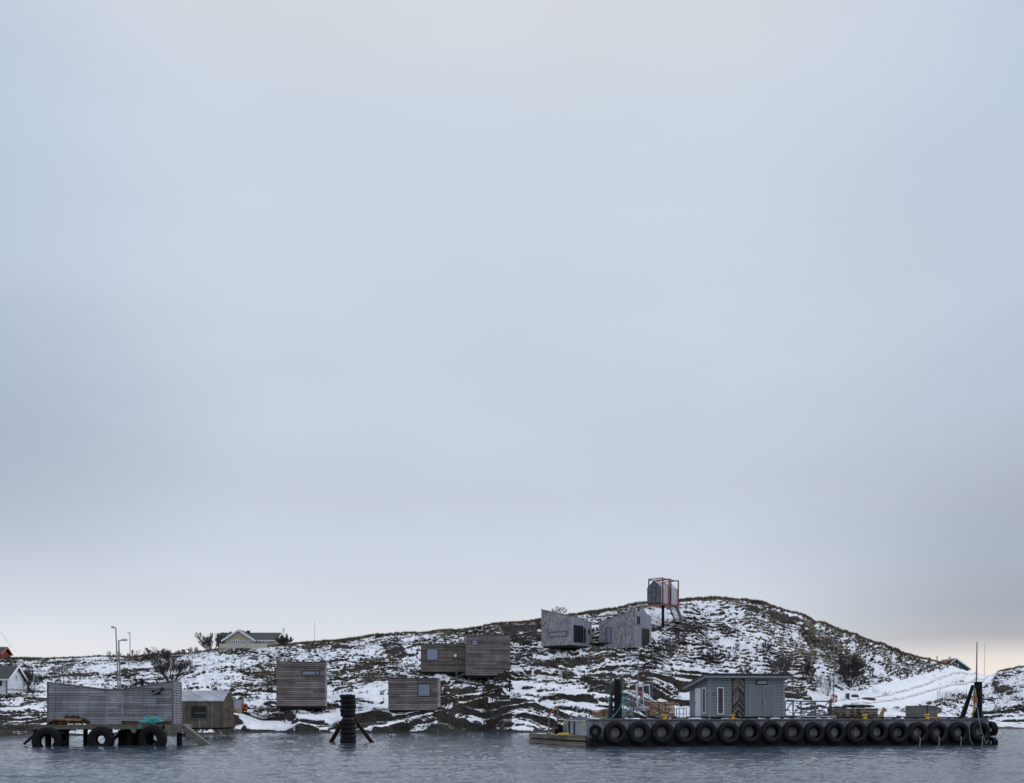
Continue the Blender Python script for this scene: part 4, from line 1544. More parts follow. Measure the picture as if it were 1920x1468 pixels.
MB().lathe([(0.13, zr - 0.6), (0.13, fr.Z(423, 1183)), (0.2, fr.Z(423, 1182.6)), (0.2, fr.Z(423, 1181)), (0.1, fr.Z(423, 1180.4))], 10, c=(xp, 3.75, 0)).build('flue', M['dark_trim'], o)
mb = MB()
xa_ = fr.X(524.5)
mb.tube([(xa_, 3.7, zr - 0.6), (xa_, 3.7, fr.Z(524, 1173))], 0.035, 5)
for k, z_ in enumerate((1175, 1177, 1179, 1181)):
    mb.tube([(xa_ - 0.3, 3.7, fr.Z(524, z_) - 0.1), (xa_ + 0.28, 3.7, fr.Z(524, z_) + 0.1)], 0.025, 4)
mb.build('aerial', M['dark_trim'], o)
fn = thing('picket_fence', 'low white boarded fence in front of the pale yellow house on the ridge', 'fence', (fr.pt(fr.X(422), -4.0)[0], fr.pt(fr.X(422), -4.0)[1], fr.z), fr.a)
LF = fr.X(508) - fr.X(422)
zf0 = HC - (1213.5 - HY) / F * fr.d0 - fr.z
mb = MB()
for k in range(int(LF / 0.17)):
    mb.box(k * 0.17, k * 0.17 + 0.13, 0, 0.03, zf0 - 0.35, zf0 + 0.5)
mb.build('pickets', M['fence'], fn)
mb = MB()
mb.box(0, LF, 0.034, 0.08, zf0 + 0.4, zf0 + 0.5)
mb.box(0, LF, 0.034, 0.08, zf0 - 0.3, zf0 - 0.2)
mb.build('rail', M['fence'], fn)
for k in range(5):
    MB().box(LF * k / 4 - 0.05, LF * k / 4 + 0.05, 0.084, 0.18, zf0 - 1.0, zf0 + 0.6).build('fence_post', M['fence'], fn)

# blue house on the right
d = 262
o = thing('blue_house', 'blue house with a white trimmed gable, half hidden behind the hill\'s right flank', 'house', (0, 0, 0))
pA = W(1783, 1256, d)
o.location = (pA[0], pA[1], pA[2])
s_ = d / F
wB, zeB, zrB, LB = 33 * s_, 10.5 * s_, 21 * s_, 8.0
MB().prism([(0, -2), (wB, -2), (wB, 2.5 * s_), (8.5 * s_, zrB - 0.1), (0, 11 * s_)], LB, 'y', 0).build('wall', M['blue_boards'], o)
rf = MB()
for (x0, z0) in ((-0.7, 10.0 * s_), (wB + 0.5, 0.7 * s_)):
    x1, z1 = 8.5 * s_, zrB
    rf.add([(x0, -0.5, z0), (x0, LB, z0), (x1, LB, z1), (x1, -0.5, z1), (x0, -0.5, z0 + .2), (x0, LB, z0 + .2), (x1, LB, z1 + .2), (x1, -0.5, z1 + .2)], box8)
rf.add([(-2.2, 1.5, 9 * s_), (8.3 * s_, -0.4, zrB + 0.05), (8.3 * s_, LB, zrB + 0.05), (-2.2, LB, 9 * s_), (-2.2, 1.5, 9 * s_ + .15), (8.3 * s_, -0.4, zrB + 0.22), (8.3 * s_, LB, zrB + 0.22), (-2.2, LB, 9 * s_ + .15)], box8)
rf.build('roof', M['redroof'], o)
tr = MB()
for (x0, z0) in ((-0.7, 10.0 * s_), (wB + 0.5, 0.7 * s_)):
    x1, z1 = 8.5 * s_, zrB
    tr.add([(x0, -0.56, z0 - .1), (x0, -0.505, z0 - .1), (x1, -0.505, z1 - .1), (x1, -0.56, z1 - .1), (x0, -0.56, z0 + .3), (x0, -0.505, z0 + .3), (x1, -0.505, z1 + .3), (x1, -0.56, z1 + .3)], box8)
tr.build('barge_board', M['white'], o)
window_xy(6.0 * s_, 9.0 * s_, 8.5 * s_, 14 * s_, o, 'y', 0, 0.14, M['white'], M['glass_dark'], 0, 0.06)
window_xy(12 * s_, 14.5 * s_, 7 * s_, 12.5 * s_, o, 'y', 0, 0.14, M['white'], M['glass_dark'], 0, 0.06)
MB().box(5.6 * s_, 8.0 * s_, 2.5, 3.3, zrB - 0.5, 26.5 * s_).build('chimney', M['white'], o)

# ------------------------------------------------------------------ tree and bush builder
def bare_bush(name, label, cat, u, y, wpx, hpx, seed, mat=None, dense=1.0, stems=5, lean=0.0, d=None, dd=0.0, group=None, trunk=0.0, tw=1.0):
    d = (hit(u, y) if d is None else d) + dd
    s = d / F
    x0, y0 = (u - CX) * s, d
    z0 = gz(x0, y0) - 0.1
    zw = HC - (y - HY) * s
    z0 = min(z0, zw)
    H, Wd = hpx * s, wpx * s
    r = random.Random(seed)
    tr = MB()
    tg = MB()
    segs = [0]
    rmin = 0.0105 * (s / 0.09)
    dense = dense * 0.93

    def grow(p, dirv, ln, rad, lvl):
        segs[0] += 1
        n = 3 if lvl < 2 else 2
        pts = [p]
        q = p
        dv = dirv.copy()
        for i in range(n):
            dv = (dv + Vector((r.uniform(-.22, .22) + lean * 0.05, r.uniform(-.2, .2), r.uniform(-.05, .16)))).normalized()
            q = q + dv * (ln / n)
            pts.append(q)
        rads = [max(rad * (1 - 0.55 * i / n), rmin) for i in range(n + 1)]
        (tr if lvl < 2 else tg).tube(pts, rads, 5 if lvl < 2 else 3, False)
        if lvl >= 4:
            return
        k = {0: 5, 1: 4, 2: 4, 3: 3}[lvl]
        k = max(2, int(round(k * dense + r.uniform(-.5, .5))))
        for i in range(k):
            t = r.uniform(0.18 if lvl < 2 else 0.3, 1.0)
            j = min(int(t * n), n - 1)
            pp_ = pts[j].lerp(pts[j + 1], t * n - j)
            az = r.uniform(0, 2 * PI)
            sp = r.uniform(0.3, 0.75)
            nd = (dv + Vector((math.cos(az) * sp + lean * 0.2, math.sin(az) * sp * 0.8, r.uniform(0.0, .45)))).normalized()
            grow(pp_, nd, ln * (1 - 0.35 * t) * r.uniform(0.62, 0.85), rads[j + 1] * 0.62, lvl + 1)
    stems = int(stems * 1.7) if trunk == 0 else stems
    for i in range(stems):
        f_ = (i + 0.5) / stems * 2 - 1
        dirv = Vector((f_ * Wd / H * 1.0 + lean * 0.3, r.uniform(-.5, .5), 1.0)).normalized()
        grow(Vector((f_ * Wd * 0.10, r.uniform(-.3, .3), trunk)), dirv, H * r.uniform(0.34 if trunk == 0 else 0.5, 0.62) * (1 - 0.22 * f_ * f_), 0.055 * tw * (H / 4) ** 0.5, 0)
    if trunk > 0:
        tr.tube([(0, 0, -0.3), (0, 0, trunk * 0.6), (lean * 0.1, 0, trunk + 0.1)], [0.16, 0.13, 0.1], 6)
    # fit the crown to the wanted size
    P_ = np.array(tr.v + tg.v)
    mx = np.percentile(P_[:, 2], 99.3)
    wx_ = np.percentile(P_[:, 0], 98.5) - np.percentile(P_[:, 0], 1.5)
    cxm = (np.percentile(P_[:, 0], 98.5) + np.percentile(P_[:, 0], 1.5)) / 2
    kz, kx_ = H / mx, Wd / wx_
    zz_ = lambda v: (v[0] * kx_ - (cxm * kx_ * min(1, max(0, v[2] / H)) if lean == 0 else 0), v[1] * kx_, v[2] * kz)
    tr.v = [zz_(v) for v in tr.v]
    tg.v = [zz_(v) for v in tg.v]
    o = thing(name, label, cat, (x0, y0, z0), 0, group)
    mat = mat or M['bark']
    tr.build('trunk' if trunk > 0 else 'stems', mat, o, fix=False)
    tg.build('twigs', mat, o, fix=False)
    return o


bare_bush('bare_tree', 'bare dark spreading tree right beside the white house at the left edge', 'tree', 54, 1294, 50, 48, 1, stems=6, dense=1.15, dd=-1)
bare_bush('bare_shrub', 'low bare shrub on the snowy slope between the white house and the lamp posts', 'shrub', 113, 1269, 40, 28, 2, M['bark_pale'], stems=4, dense=0.85)
bare_bush('bare_shrub', 'small bare shrub on the skyline just right of the two lamp posts', 'shrub', 248, 1240, 30, 22, 3, M['bark_pale'], stems=4, dense=0.8)
bare_bush('bare_shrub', 'small thin bare shrub on the skyline just left of the two lamp posts', 'shrub', 213, 1238, 26, 19, 4, M['bark_pale'], stems=3, dense=0.75)
bare_bush('bare_tree', 'large rounded dark bare tree behind the butterfly-roofed boathouse', 'tree', 322, 1276, 74, 60, 5, stems=7, dense=1.25, tw=1.2)
bare_bush('bare_shrub', 'bare shrub with fine upright twigs on the skyline behind the large rounded tree', 'shrub', 292, 1240, 46, 25, 6, stems=5, dense=1.0, dd=4)
bare_bush('bare_shrub', 'low row of pale twigs on the ridge between the rounded tree and the yellow house', 'shrub', 352, 1227, 40, 15, 7, M['bark_pale'], stems=6, dense=0.9)
bare_bush('bare_tree', 'broad bare bush against the left end of the yellow house', 'tree', 396, 1223, 52, 38, 8, M['bark_pale'], stems=7, dense=1.2, dd=2)
bare_bush('bare_shrub', 'dark bare bush overlapping the left corner of the yellow house', 'shrub', 421, 1215, 28, 22, 9, stems=5, dense=1.0, dd=0)
bare_bush('bare_shrub', 'dense bare bush at the right gable of the yellow house', 'shrub', 533, 1211.5, 30, 22, 10, stems=7, dense=1.2, dd=1)
bare_bush('windblown_tree', 'left of two small wind-bent bare trees on the skyline behind the left shingled studio', 'tree', 1040, 1160, 17, 24, 11, stems=4, dense=0.85, lean=0.6, trunk=0.9, tw=1.1, dd=3)
bare_bush('windblown_tree', 'right of two small wind-bent bare trees on the skyline behind the left shingled studio', 'tree', 1053, 1160, 17, 23, 12, stems=4, dense=0.85, lean=0.9, trunk=0.9, tw=1.1, dd=3)
bare_bush('bare_shrub', 'tiny shrub on the skyline right of the hill summit', 'shrub', 1417, 1131, 18, 9, 13, stems=5, dense=1.0, dd=-1)
bare_bush('bare_shrub', 'tiny upright shrub on the skyline halfway down the right side of the hill', 'shrub', 1468, 1145, 9, 9, 14, stems=3, dense=0.8, dd=-1)
bare_bush('bare_shrub', 'sparse pinkish bare shrub in the snow just right of the right shingled studio', 'shrub', 1254, 1228, 30, 34, 15, M['bark_pale'], stems=5, dense=0.95)
bare_bush('bare_shrub', 'small bare shrub on the slope below the foot of the tower stair', 'shrub', 1275, 1208, 22, 24, 16, stems=4, dense=0.9)
bare_bush('bare_shrub', 'small pale shrub on the snow above the left end of the ferry terminal roof', 'shrub', 1340, 1236, 24, 22, 17, M['bark_pale'], stems=4, dense=0.85)
bare_bush('bare_shrub', 'thin shrub on the snow slope above the chevron panel of the terminal', 'shrub', 1377, 1224, 16, 20, 18, M['bark_pale'], stems=3, dense=0.8)
bare_bush('bare_shrub', 'dark thin shrub high on the snow slope above the terminal sign', 'shrub', 1438, 1222, 16, 22, 19, stems=4, dense=0.9)
bare_bush('bare_tree', 'spreading bare tree behind the right end of the terminal roof', 'tree', 1466, 1266, 42, 40, 20, M['bark_pale'], stems=6, dense=1.0)
bare_bush('bare_tree', 'tall narrow dark bare tree on the slope between the terminal and the right lamp post', 'tree', 1515, 1278, 32, 50, 21, stems=4, dense=1.15, tw=1.2)
bare_bush('bare_shrub', 'upright bare shrub just right of the terminal above the truss gangway', 'shrub', 1527, 1290, 24, 32, 22, M['bark_pale'], stems=4, dense=0.9)
bare_bush('bare_shrub', 'open leggy bare shrub at the foot of the right lamp post', 'shrub', 1551, 1304, 28, 42, 23, stems=4, dense=0.85)
bare_bush('bare_tree', 'biggest and darkest bare tree on the right slope, right of the lamp post', 'tree', 1592, 1286, 52, 58, 24, stems=7, dense=1.3, tw=1.3)
bare_bush('bare_shrub', 'slender bare sapling standing in snow right of the darkest tree', 'shrub', 1633, 1278, 12, 36, 25, M['bark_pale'], stems=2, dense=0.75)
bare_bush('bare_shrub', 'thin bare shrub left of the spreading tree above the terminal roof', 'shrub', 1392, 1262, 18, 20, 26, M['bark_pale'], stems=3, dense=0.8)

# dry stalks in the snow on the right
def stalks(label, cu, cy, wu, hu, n, hpx, seed):
    r = random.Random(seed)
    mb = MB()
    for k in range(n):
        u = cu + r.uniform(-wu, wu)
        y = cy + r.uniform(-hu, hu)
        d = hit(u, y)
        s = d / F
        x, yy = (u - CX) * s, d
        z = gz(x, yy)
        h = hpx * s * r.uniform(0.5, 1.1)
        mb.tube([(x, yy, z - 0.1), (x + r.uniform(-.1, .1), yy, z + h * 0.5), (x + r.uniform(-.3, .3), yy, z + h)], [0.022, 0.018, 0.01], 3, False)
    o = mb.build('dry_stalks', M['bark_pale'], None, fix=False)
    tag(o, label, 'dry stalks', None, 'stuff')


stalks('thin brown stalks sticking out of the snow between the track and the right post', 1785, 1309, 28, 8, 130, 15, 1)
stalks('sparse brown stalks in the snow by the right edge of the view', 1896, 1305, 26, 14, 90, 13, 2)
stalks('sparse twigs in the snow field above the brown shore hut', 490, 1287, 32, 6, 110, 10, 3)

# ------------------------------------------------------------------ masts and lamp posts
def pole_at(u, y):
    d = hit(u, y)
    s = d / F
    x = (u - CX) * s
    return x, d, gz(x, d), s


def lamp_post(label, u_base, y_base, u_top, y_top, headw, side, r0=0.09, head='flat'):
    x, d, z, s = pole_at(u_base, y_base)
    H = (HC - (y_top - HY) * s) - z
    dx = (u_top - u_base) * s
    o = thing('lamp_post', label, 'lamp post', (x, d, z))
    MB().tube([(0, 0, -0.3), (0, 0, 1.0), (dx * 0.12, 0, 1.1), (dx, 0, H)], [r0 * 1.5, r0 * 1.5, r0, r0 * 0.7], 10).build('pole', M['galv_dark'], o, True)
    arm = headw * s
    if head == 'double':
        MB().tube([(dx - arm / 2, 0, H - 0.05), (dx + arm / 2, 0, H + 0.02)], r0 * 0.7, 6).build('arm', M['galv_dark'], o)
        for k in (-1, 1):
            MB().lathe([(0.02, -0.05), (0.16, 0.0), (0.18, 0.06), (0.06, 0.14)], 12, c=(dx + k * arm / 2, 0, H)).build('lamp_head', M['galv_dark'], o, True)
    else:
        k = side
        MB().tube([(dx, 0, H - 0.15), (dx + k * arm * 0.25, 0, H + 0.02), (dx + k * arm * 0.5, 0, H + 0.05)], r0 * 0.6, 6).build('arm', M['galv_dark'], o)
        mb = MB()
        mb.lathe([(0.03, -arm * 0.36), (0.13, -arm * 0.30), (0.17, 0.0), (0.15, arm * 0.28), (0.04, arm * 0.36)], 10, 'x', c=(dx + k * arm * 0.62, 0, H + 0.06))
        mb.build('lamp_head', M['galv'], o, True)
    return o


# the two left lamps stand on the jetty side of the shore, behind the boathouse
lamp_post('taller of the two thin lamp posts behind the butterfly-roofed boathouse', 222.5, 1310, 217, 1176, 9, -1, 0.10)
lamp_post('shorter lamp post with a wide flat head, right of the taller one behind the boathouse', 226.5, 1312, 222.5, 1200, 17, 1, 0.12)
x, d, z, s = pole_at(244, 1236)
o = thing('lamp_post', 'distant thin post on the skyline right of the two lamp posts', 'lamp post', (x, d, z))
MB().tube([(0, 0, -0.3), (-0.05, 0, 50 * s)], 0.07, 6).build('pole', M['galv_dark'], o)
MB().tube([(0, 0, 50 * s), (-0.5, 0, 50 * s + 0.05)], 0.08, 6).build('lamp_head', M['galv_dark'], o)
lamp_post('tall lamp post with a small double head in front of the right shingled studio', 1196.5, 1300, 1196.8, 1171, 11, 1, 0.075, 'double')
lamp_post('tall lamp post with a double head on the slope right of the terminal', 1563, 1312, 1564.5, 1177.5, 14, 1, 0.09, 'double')
x, d, z, s = pole_at(1223, 1312)
o = thing('steel_pole', 'thin steel pole behind the white gate, right of the double-headed lamp post', 'pole', (x, d, z))
MB().tube([(0, 0, -0.3), (0.04, 0, 90 * s)], [0.055, 0.045], 8).build('mast', M['galv_dark'], o)
MB().lathe([(0.07, 90 * s), (0.07, 90 * s + 0.12), (0.01, 90 * s + 0.16)], 8).build('cap', M['galv_dark'], o)
x, d, z, s = pole_at(590, 1206.5)
o = thing('flag_pole', 'thin bare flagpole on the skyline right of the yellow house', 'flagpole', (x, d, z))
MB().tube([(0, 0, -0.4), (0, 0, 41 * s)], [0.05, 0.03], 6).build('mast', M['galv'], o)
MB().blob((0, 0, 41 * s), (0.07, 0.07, 0.07), 1, 0.0).build('knob', M['galv'], o)
x, d, z, s = pole_at(1757, 1243.5)
o = thing('wooden_pole', 'short grey post on the skyline left of the blue house', 'post', (x, d, z))
MB().tube([(0, 0, -0.4), (0, 0, 13.5 * s)], [0.12, 0.10], 7).build('mast', M['plank'], o)
MB().lathe([(0.12, 13.5 * s), (0.02, 13.5 * s + 0.12)], 7).build('cap', M['plank'], o)
d = 265
s = d / F
pb = W(1845, 1270, d)
o = thing('mast', 'very thin distant radio mast at the saddle right of the blue house', 'mast', tuple(pb))
MB().tube([(0, 0, -1), (0.25, 0, 65 * s)], [0.06, 0.035], 5).build('shaft', M['galv_dark'], o)
MB().tube([(0.25, 0, 65 * s - 0.1), (0.25, 0, 65 * s + 0.5)], 0.015, 4).build('tip', M['galv_dark'], o)
# overhead wire at the far left, from a pole outside the frame
d = 150
mb = MB()
pts = []
for k in range(13):
    f_ = k / 12
    u = -60 + 90 * f_
    y = 1075 + 148 * f_ ** 1.0 + 10 * math.sin(PI * f_)
    pts.append(W(u, y, 150 + 60 * f_))
mb.tube(pts, 0.022, 4, False)
o = mb.build('overhead_wire', M['galv_dark'], None)
tag(o, 'thin overhead wire sloping down past the red house at the left edge', 'wire')

# fence stakes on the ridge and slope
def stakes(label, pts, h, group=None):
    mb = MB()
    for k, (u, y) in enumerate(pts):
        x, d, z, s = pole_at(u, y)
        o = thing('fence_stake', label[k], 'stake', (x, d, z), 0, group)
        MB().tube([(0, 0, -0.2), (rnd.uniform(-.05, .05), 0, h)], [0.06, 0.05], 5).build('shaft', M['plank'], o)


stakes(['small stake in the snow just right of the tall brown cube cabin', 'small leaning stake left of the stacked tyre post', 'small stake beside the stacked tyre post'], [(625, 1302), (633, 1301), (641, 1300)], 0.7, 'stakes in the snow by the tyre post')

# ------------------------------------------------------------------ left jetty
ZJ = HC - (1358.3 - HY) / F * 71.5        # deck level
dJ = 71.5
_fs = Frame(88, dJ + 1.5, 325, u2=341, L=4.4)
FJ = Frame(62, dJ - 0.6, 341, ang=_fs.a)
o = thing('timber_jetty', 'weathered timber jetty on dark piles carrying the butterfly-roofed boathouse', 'jetty', (FJ.A[0], FJ.A[1], 0), FJ.a)
WJ = FJ.w
FJ.z = 0
JD = 5.6
mb = MB()
mb.box(0, WJ, 0, JD, ZJ - 0.07, ZJ)
mb.build('deck', M['deckwood'], o)
mb = MB()
mb.box(0.0, FJ.X(304), 0.03, 0.14, ZJ - 0.30, ZJ - 0.075)
mb.box(0.0, 0.12, 0.15, JD, ZJ - 0.30, ZJ - 0.075)
mb.box(WJ - 0.12, WJ, 0.15, JD, ZJ - 0.30, ZJ - 0.075)
mb.box(0.15, WJ - 0.15, JD - 0.2, JD - 0.04, ZJ - 0.35, ZJ - 0.075)
mb.build('edge_beam', M['plank'], o)
mb = MB()
for k in range(12):
    x = 0.5 + (WJ - 1.0) * k / 11
    mb.box(x - 0.07, x + 0.07, 0.2, JD - 0.25, ZJ - 0.36, ZJ - 0.08)
mb.build('joists', M['dark_wood'], o)
for (ua, ub, yb) in ((222, 262, 1.4), (262, 226, 3.0), (100, 128, 2.2), (200, 236, 3.4), (296, 262, 2.4)):  # dark braces added to fill the dark space under the deck
    MB().beam((FJ.X(ua, yb), yb, 0.0), (FJ.X(ub, yb), yb, ZJ - 0.4), 0.16, 0.22).build('cross_brace', M['dark_wood'], o)
MB().box(FJ.X(222, 1.8), FJ.X(262, 1.8), 1.7, 1.9, -0.3, ZJ - 0.4).build('crib_wall', M['dark_wood'], o)  # dark sheet added to stand for the shade under the deck
MB().box(FJ.X(309), FJ.X(340.5), -0.09, 0.025, FJ.Z(325, 1373), ZJ - 0.03).build('fascia_board', M['plank'], o)
for (u, yy, r_) in ((122, 1.0, 0.27), (115, 3.4, 0.2), (205, 0.9, 0.2), (206, 3.8, 0.2), (233, 1.6, 0.28), (243, 0.8, 0.25), (252, 2.0, 0.22), (300, 1.0, 0.2), (336, 0.5, 0.2), (336, 5.0, 0.2), (66, 5.0, 0.17), (160, 5.0, 0.18), (90, 1.2, 0.22), (283, 4.5, 0.2)):  # the cluster right of centre is added to thicken the underdeck dark
    x = FJ.X(u, yy)
    MB().tube([(x, yy, -2.0), (x + 0.02, yy, ZJ - 0.36)], [r_, r_ * 0.95], 10).build('pile', M['dark_wood'], o, True)
MB().beam((FJ.X(40), 0.6, FJ.Z(40, 1395)), (FJ.X(66), 0.6, FJ.Z(66, 1372)), 0.14, 0.16).build('brace', M['dark_wood'], o)
MB().beam((FJ.X(246), -0.1, FJ.Z(246, 1362)), (FJ.X(254), -0.1, FJ.Z(254, 1372)), 0.08, 0.3).build('brace', M['plank'], o)
MB().box(FJ.X(323), FJ.X(327), -0.05, 0.05, FJ.Z(325, 1380), FJ.Z(325, 1373.2)).build('cleat_board', M['plank'], o)
mb = MB()
mb.tube([(FJ.X(132), 3.0, FJ.Z(132, 1372)), (FJ.X(165), 3.0, FJ.Z(165, 1364))], 0.03, 5)
mb.build('stay', M['galv_dark'], o)
# ramp
o = thing('ramp', 'sloping grey plank ramp running from the jetty end down into the water', 'ramp', (FJ.A[0], FJ.A[1], 0), FJ.a)
a0, a1 = Vector((FJ.X(341.5), 0.3, FJ.Z(342, 1357))), Vector((FJ.X(393), 0.3, -0.05))
b0 = Vector((FJ.X(341.5), 0.3, FJ.Z(342, 1371)))
for k in range(3):
    dz = Vector((0, 0, -(0.18 * k)))
    mb = MB()
    sft = Vector((-0.38 * k * 0.9, 0.0, 0))
    A_ = a0 + dz
    B_ = a1 + sft * 0.9
    mb.beam(A_ + Vector((0.0, 0.0, -0.09)), B_, 0.12, 0.165)
    mb.build('side_plank', M['plank'], o)
mb = MB()
mb.add([a0 + Vector((0, 0.1, 0)), a1 + Vector((0, 0.1, 0)), a1 + Vector((0, 1.5, 0)), a0 + Vector((0, 1.5, 0)), a0 + Vector((0, 0.1, -.07)), a1 + Vector((0, 0.1, -.07)), a1 + Vector((0, 1.5, -.07)), a0 + Vector((0, 1.5, -.07))], box8)
mb.build('tread', M['deckwood'], o)

# ------------------------------------------------------------------ butterfly boathouse
_x = FJ.X(88, 1.3)
fs = Frame(88, FJ.pt(_x, 1.3)[1], 325, ang=FJ.a)
zb = ZJ + 0.01
o = thing('boathouse', 'grey weathered boathouse with a shallow butterfly roof and a sliding door, on the left jetty', 'boathouse', fs.base(zb), fs.a)
w, L = fs.w, 4.2
prof = [(0, 0), (w, 0), (w, fs.Z(325, 1276.5)), (fs.X(270), fs.Z(270, 1285.5)), (fs.X(228), fs.Z(228, 1292.2)), (fs.X(198), fs.Z(198, 1292.5)), (fs.X(150), fs.Z(150, 1286.5)), (0, fs.Z(88, 1278.5))]
MB().prism(prof, L, 'y', 0).build('wall', M['grey_boards'], o)
rp = prof[2:]
for i in range(len(rp) - 1):
    (x1_, z1_), (x0_, z0_) = rp[i], rp[i + 1]
    MB().add([(x0_, -0.05, z0_ + .004), (x1_, -0.05, z1_ + .004), (x1_, L + .05, z1_ + .004), (x0_, L + .05, z0_ + .004), (x0_, -0.05, z0_ + .06), (x1_, -0.05, z1_ + .06), (x1_, L + .05, z1_ + .06), (x0_, L + .05, z0_ + .06)], box8).build('roof_panel', M['plank'], o)
# vertical battens where panels join
for u in (104, 127, 146, 168, 187, 250, 268, 285, 306):
    x = fs.X(u)
    zt = float(np.interp(x, [p[0] for p in prof[2:][::-1]], [p[1] for p in prof[2:][::-1]]))
    MB().box(x - 0.012, x + 0.012, -0.010, -0.001, 0.02, zt - 0.02).build('panel_joint', M['plank'], o)
MB().box(0, 0.09, -0.035, -0.002, 0.0, fs.Z(88, 1279.5)).build('corner_board', M['plank'], o)
MB().box(w - 0.09, w + 0.03, -0.035, -0.002, 0.0, fs.Z(325, 1278)).build('corner_board', M['galv_dark'], o)
MB().box(fs.X(166.5), fs.X(232), -0.10, -0.014, fs.Z(200, 1304), fs.Z(200, 1300.6)).build('door_rail', M['pale_plank'], o)
dr_ = MB().box(fs.X(201.5), fs.X(229.5), -0.06, -0.014, 0.02, fs.Z(215, 1304.2)).build('door', M['grey_boards'], o)
mb = MB()
mb.box(fs.X(199.5), fs.X(202), -0.09, -0.014, 0.0, fs.Z(200, 1304.3))
mb.box(fs.X(229), fs.X(232), -0.09, -0.014, 0.0, fs.Z(200, 1304.3))
mb.build('door_frame', M['pale_plank'], o)
MB().box(fs.X(202.2), fs.X(228.9), -0.075, -0.061, fs.Z(215, 1328), fs.Z(215, 1327)).build('door_batten', M['pale_plank'], dr_)
# recess with lamp
rc_ = MB()
rc_.box(fs.X(285), fs.X(301.5), -0.02, -0.013, fs.Z(293, 1301.6), fs.Z(293, 1293))
rc_.build('wall_opening', M['dark_wood'], o)
mb = MB()
mb.beam((fs.X(286), -0.06, fs.Z(286, 1300)), (fs.X(300), -0.06, fs.Z(300, 1293.5)), 0.05, 0.16)
mb.build('shutter', M['plank'], o)
MB().lathe([(0.02, -0.22), (0.12, -0.18), (0.12, -0.04), (0.05, -0.01)], 12, 'y', c=(fs.X(304), 0, fs.Z(304, 1290.6))).build('wall_lamp', M['dark_trim'], o, True)
# chimney
xc = fs.X(266.8, 2.0)
zc0 = fs.Z(267, 1288, 2.0)
MB().box(xc - 0.11, xc + 0.11, 1.9, 2.12, zc0, fs.Z(267, 1274, 2.0)).build('chimney', M['dark_wood'], o)
MB().lathe([(0.07, fs.Z(267, 1274, 2.0) + 0.004), (0.07, fs.Z(267, 1271, 2.0))], 8, c=(xc, 2.0, 0)).build('flue', M['dark_trim'], o)
# lattice on the right side
zr_ = fs.Z(325, 1277.5)
lt = MB()
for k in range(7):
    y = 0.03 + (L - 0.06) * k / 6
    lt.box(w + 0.012, w + 0.03, y - 0.035, y + 0.035, 0.0, zr_)
nrow = 17
for k in range(nrow):
    z = 0.03 + (zr_ - 0.06) * k / (nrow - 1)
    lt.box(w + 0.014, w + 0.028, 0.0, L, z - 0.018, z + 0.018)
lt.build('lattice', M['dark_wood'], o)
MB().box(w + 0.002, w + 0.010, 0.0, L, 0.0, zr_).build('side_wall', M['cabin_side_plain'], o)
# bench board along the foot of the wall
p = fs.pt(fs.X(230), -0.45)
o = thing('plank_bench', 'long low reddish plank lying along the foot of the boathouse wall behind the turquoise rope', 'plank', (p[0], p[1], ZJ), fs.a)
MB().box(0, fs.X(323) - fs.X(230), 0.0, 0.3, 0.0, 0.22).build('plank', M['rust'], o, bevel=0.01)
MB().box(0, fs.X(323) - fs.X(230), 0.02, 0.28, 0.224, 0.27).build('cap_plank', M['dark_wood'], o, bevel=0.01)

# ------------------------------------------------------------------ tyres
def tyre_mesh(R, Wd, r0, seed=0, tread=True):
    """tyre around local y axis, front face at y=0, towards -y"""
    h = Wd
    prof = [(R * 0.86, -0.00 * h), (R * 0.95, 0.06 * h), (R * 0.985, 0.16 * h), (R, 0.3 * h), (R, 0.7 * h), (R * 0.985, 0.84 * h), (R * 0.95, 0.94 * h), (R * 0.86, h), (R * 0.7, 1.02 * h), (r0 * 1.05, 0.93 * h),
            (r0 * 0.9, 0.86 * h), (r0 * 0.94, 0.80 * h), (r0 * 1.15, 0.84 * h), (R * 0.82, 0.88 * h), (R * 0.9, 0.7 * h), (R * 0.9, 0.3 * h), (R * 0.82, 0.12 * h), (r0 * 1.25, 0.16 * h), (r0 * 1.04, 0.2 * h), (r0, 0.14 * h), (r0 * 1.15, 0.07 * h), (R * 0.7, -0.02 * h)]
    mb = MB()
    mb.lathe(prof, 56, 'y', closed=True)
    if tread:
        r = random.Random(seed)
        nt_ = 40
        lug = MB()
        for k in range(nt_):
            a = 2 * PI * k / nt_
            for s, (y0, y1) in enumerate(((0.12 * h, 0.48 * h), (0.52 * h, 0.88 * h))):
                aa = a + (PI / nt_ if s else 0)
                ca, sa = math.cos(aa), math.sin(aa)
                tx, tz_ = -sa, ca
                hw_ = R * PI / nt_ * 0.55
                vs = []
                for y in (y0, y1):
                    sk = (0.5 if s else -0.5) * hw_ * (1 if y == y0 else -1)
                    for rr2 in (R * 0.985, R * 1.022):
                        for q in (-1, 1):
                            vs.append((ca * rr2 + tx * (q * hw_ + sk), y, sa * rr2 + tz_ * (q * hw_ + sk)))
                mb.add(vs, [(0, 1, 3, 2), (4, 6, 7, 5), (0, 4, 5, 1), (2, 3, 7, 6), (0, 2, 6, 4), (1, 5, 7, 3)])
    return mb


def place_tyre_simple(u, y, d, Rpx, wd, label, group, rz=0.0, rx=0.0, mat=None, hole=0.42, seed=0, name='fender_tyre', r2=None):
    s = d / F
    mb = tyre_mesh(Rpx * s, wd, Rpx * s * hole, seed)
    o = mb.build(name, mat or M['tyre_worn'], None, True)
    p = W(u, y, d)
    o.location = p
    o.rotation_euler = (rx, rnd.uniform(0, 6.28) * 0, rz)
    tag(o, label, 'tyre', group)
    return o


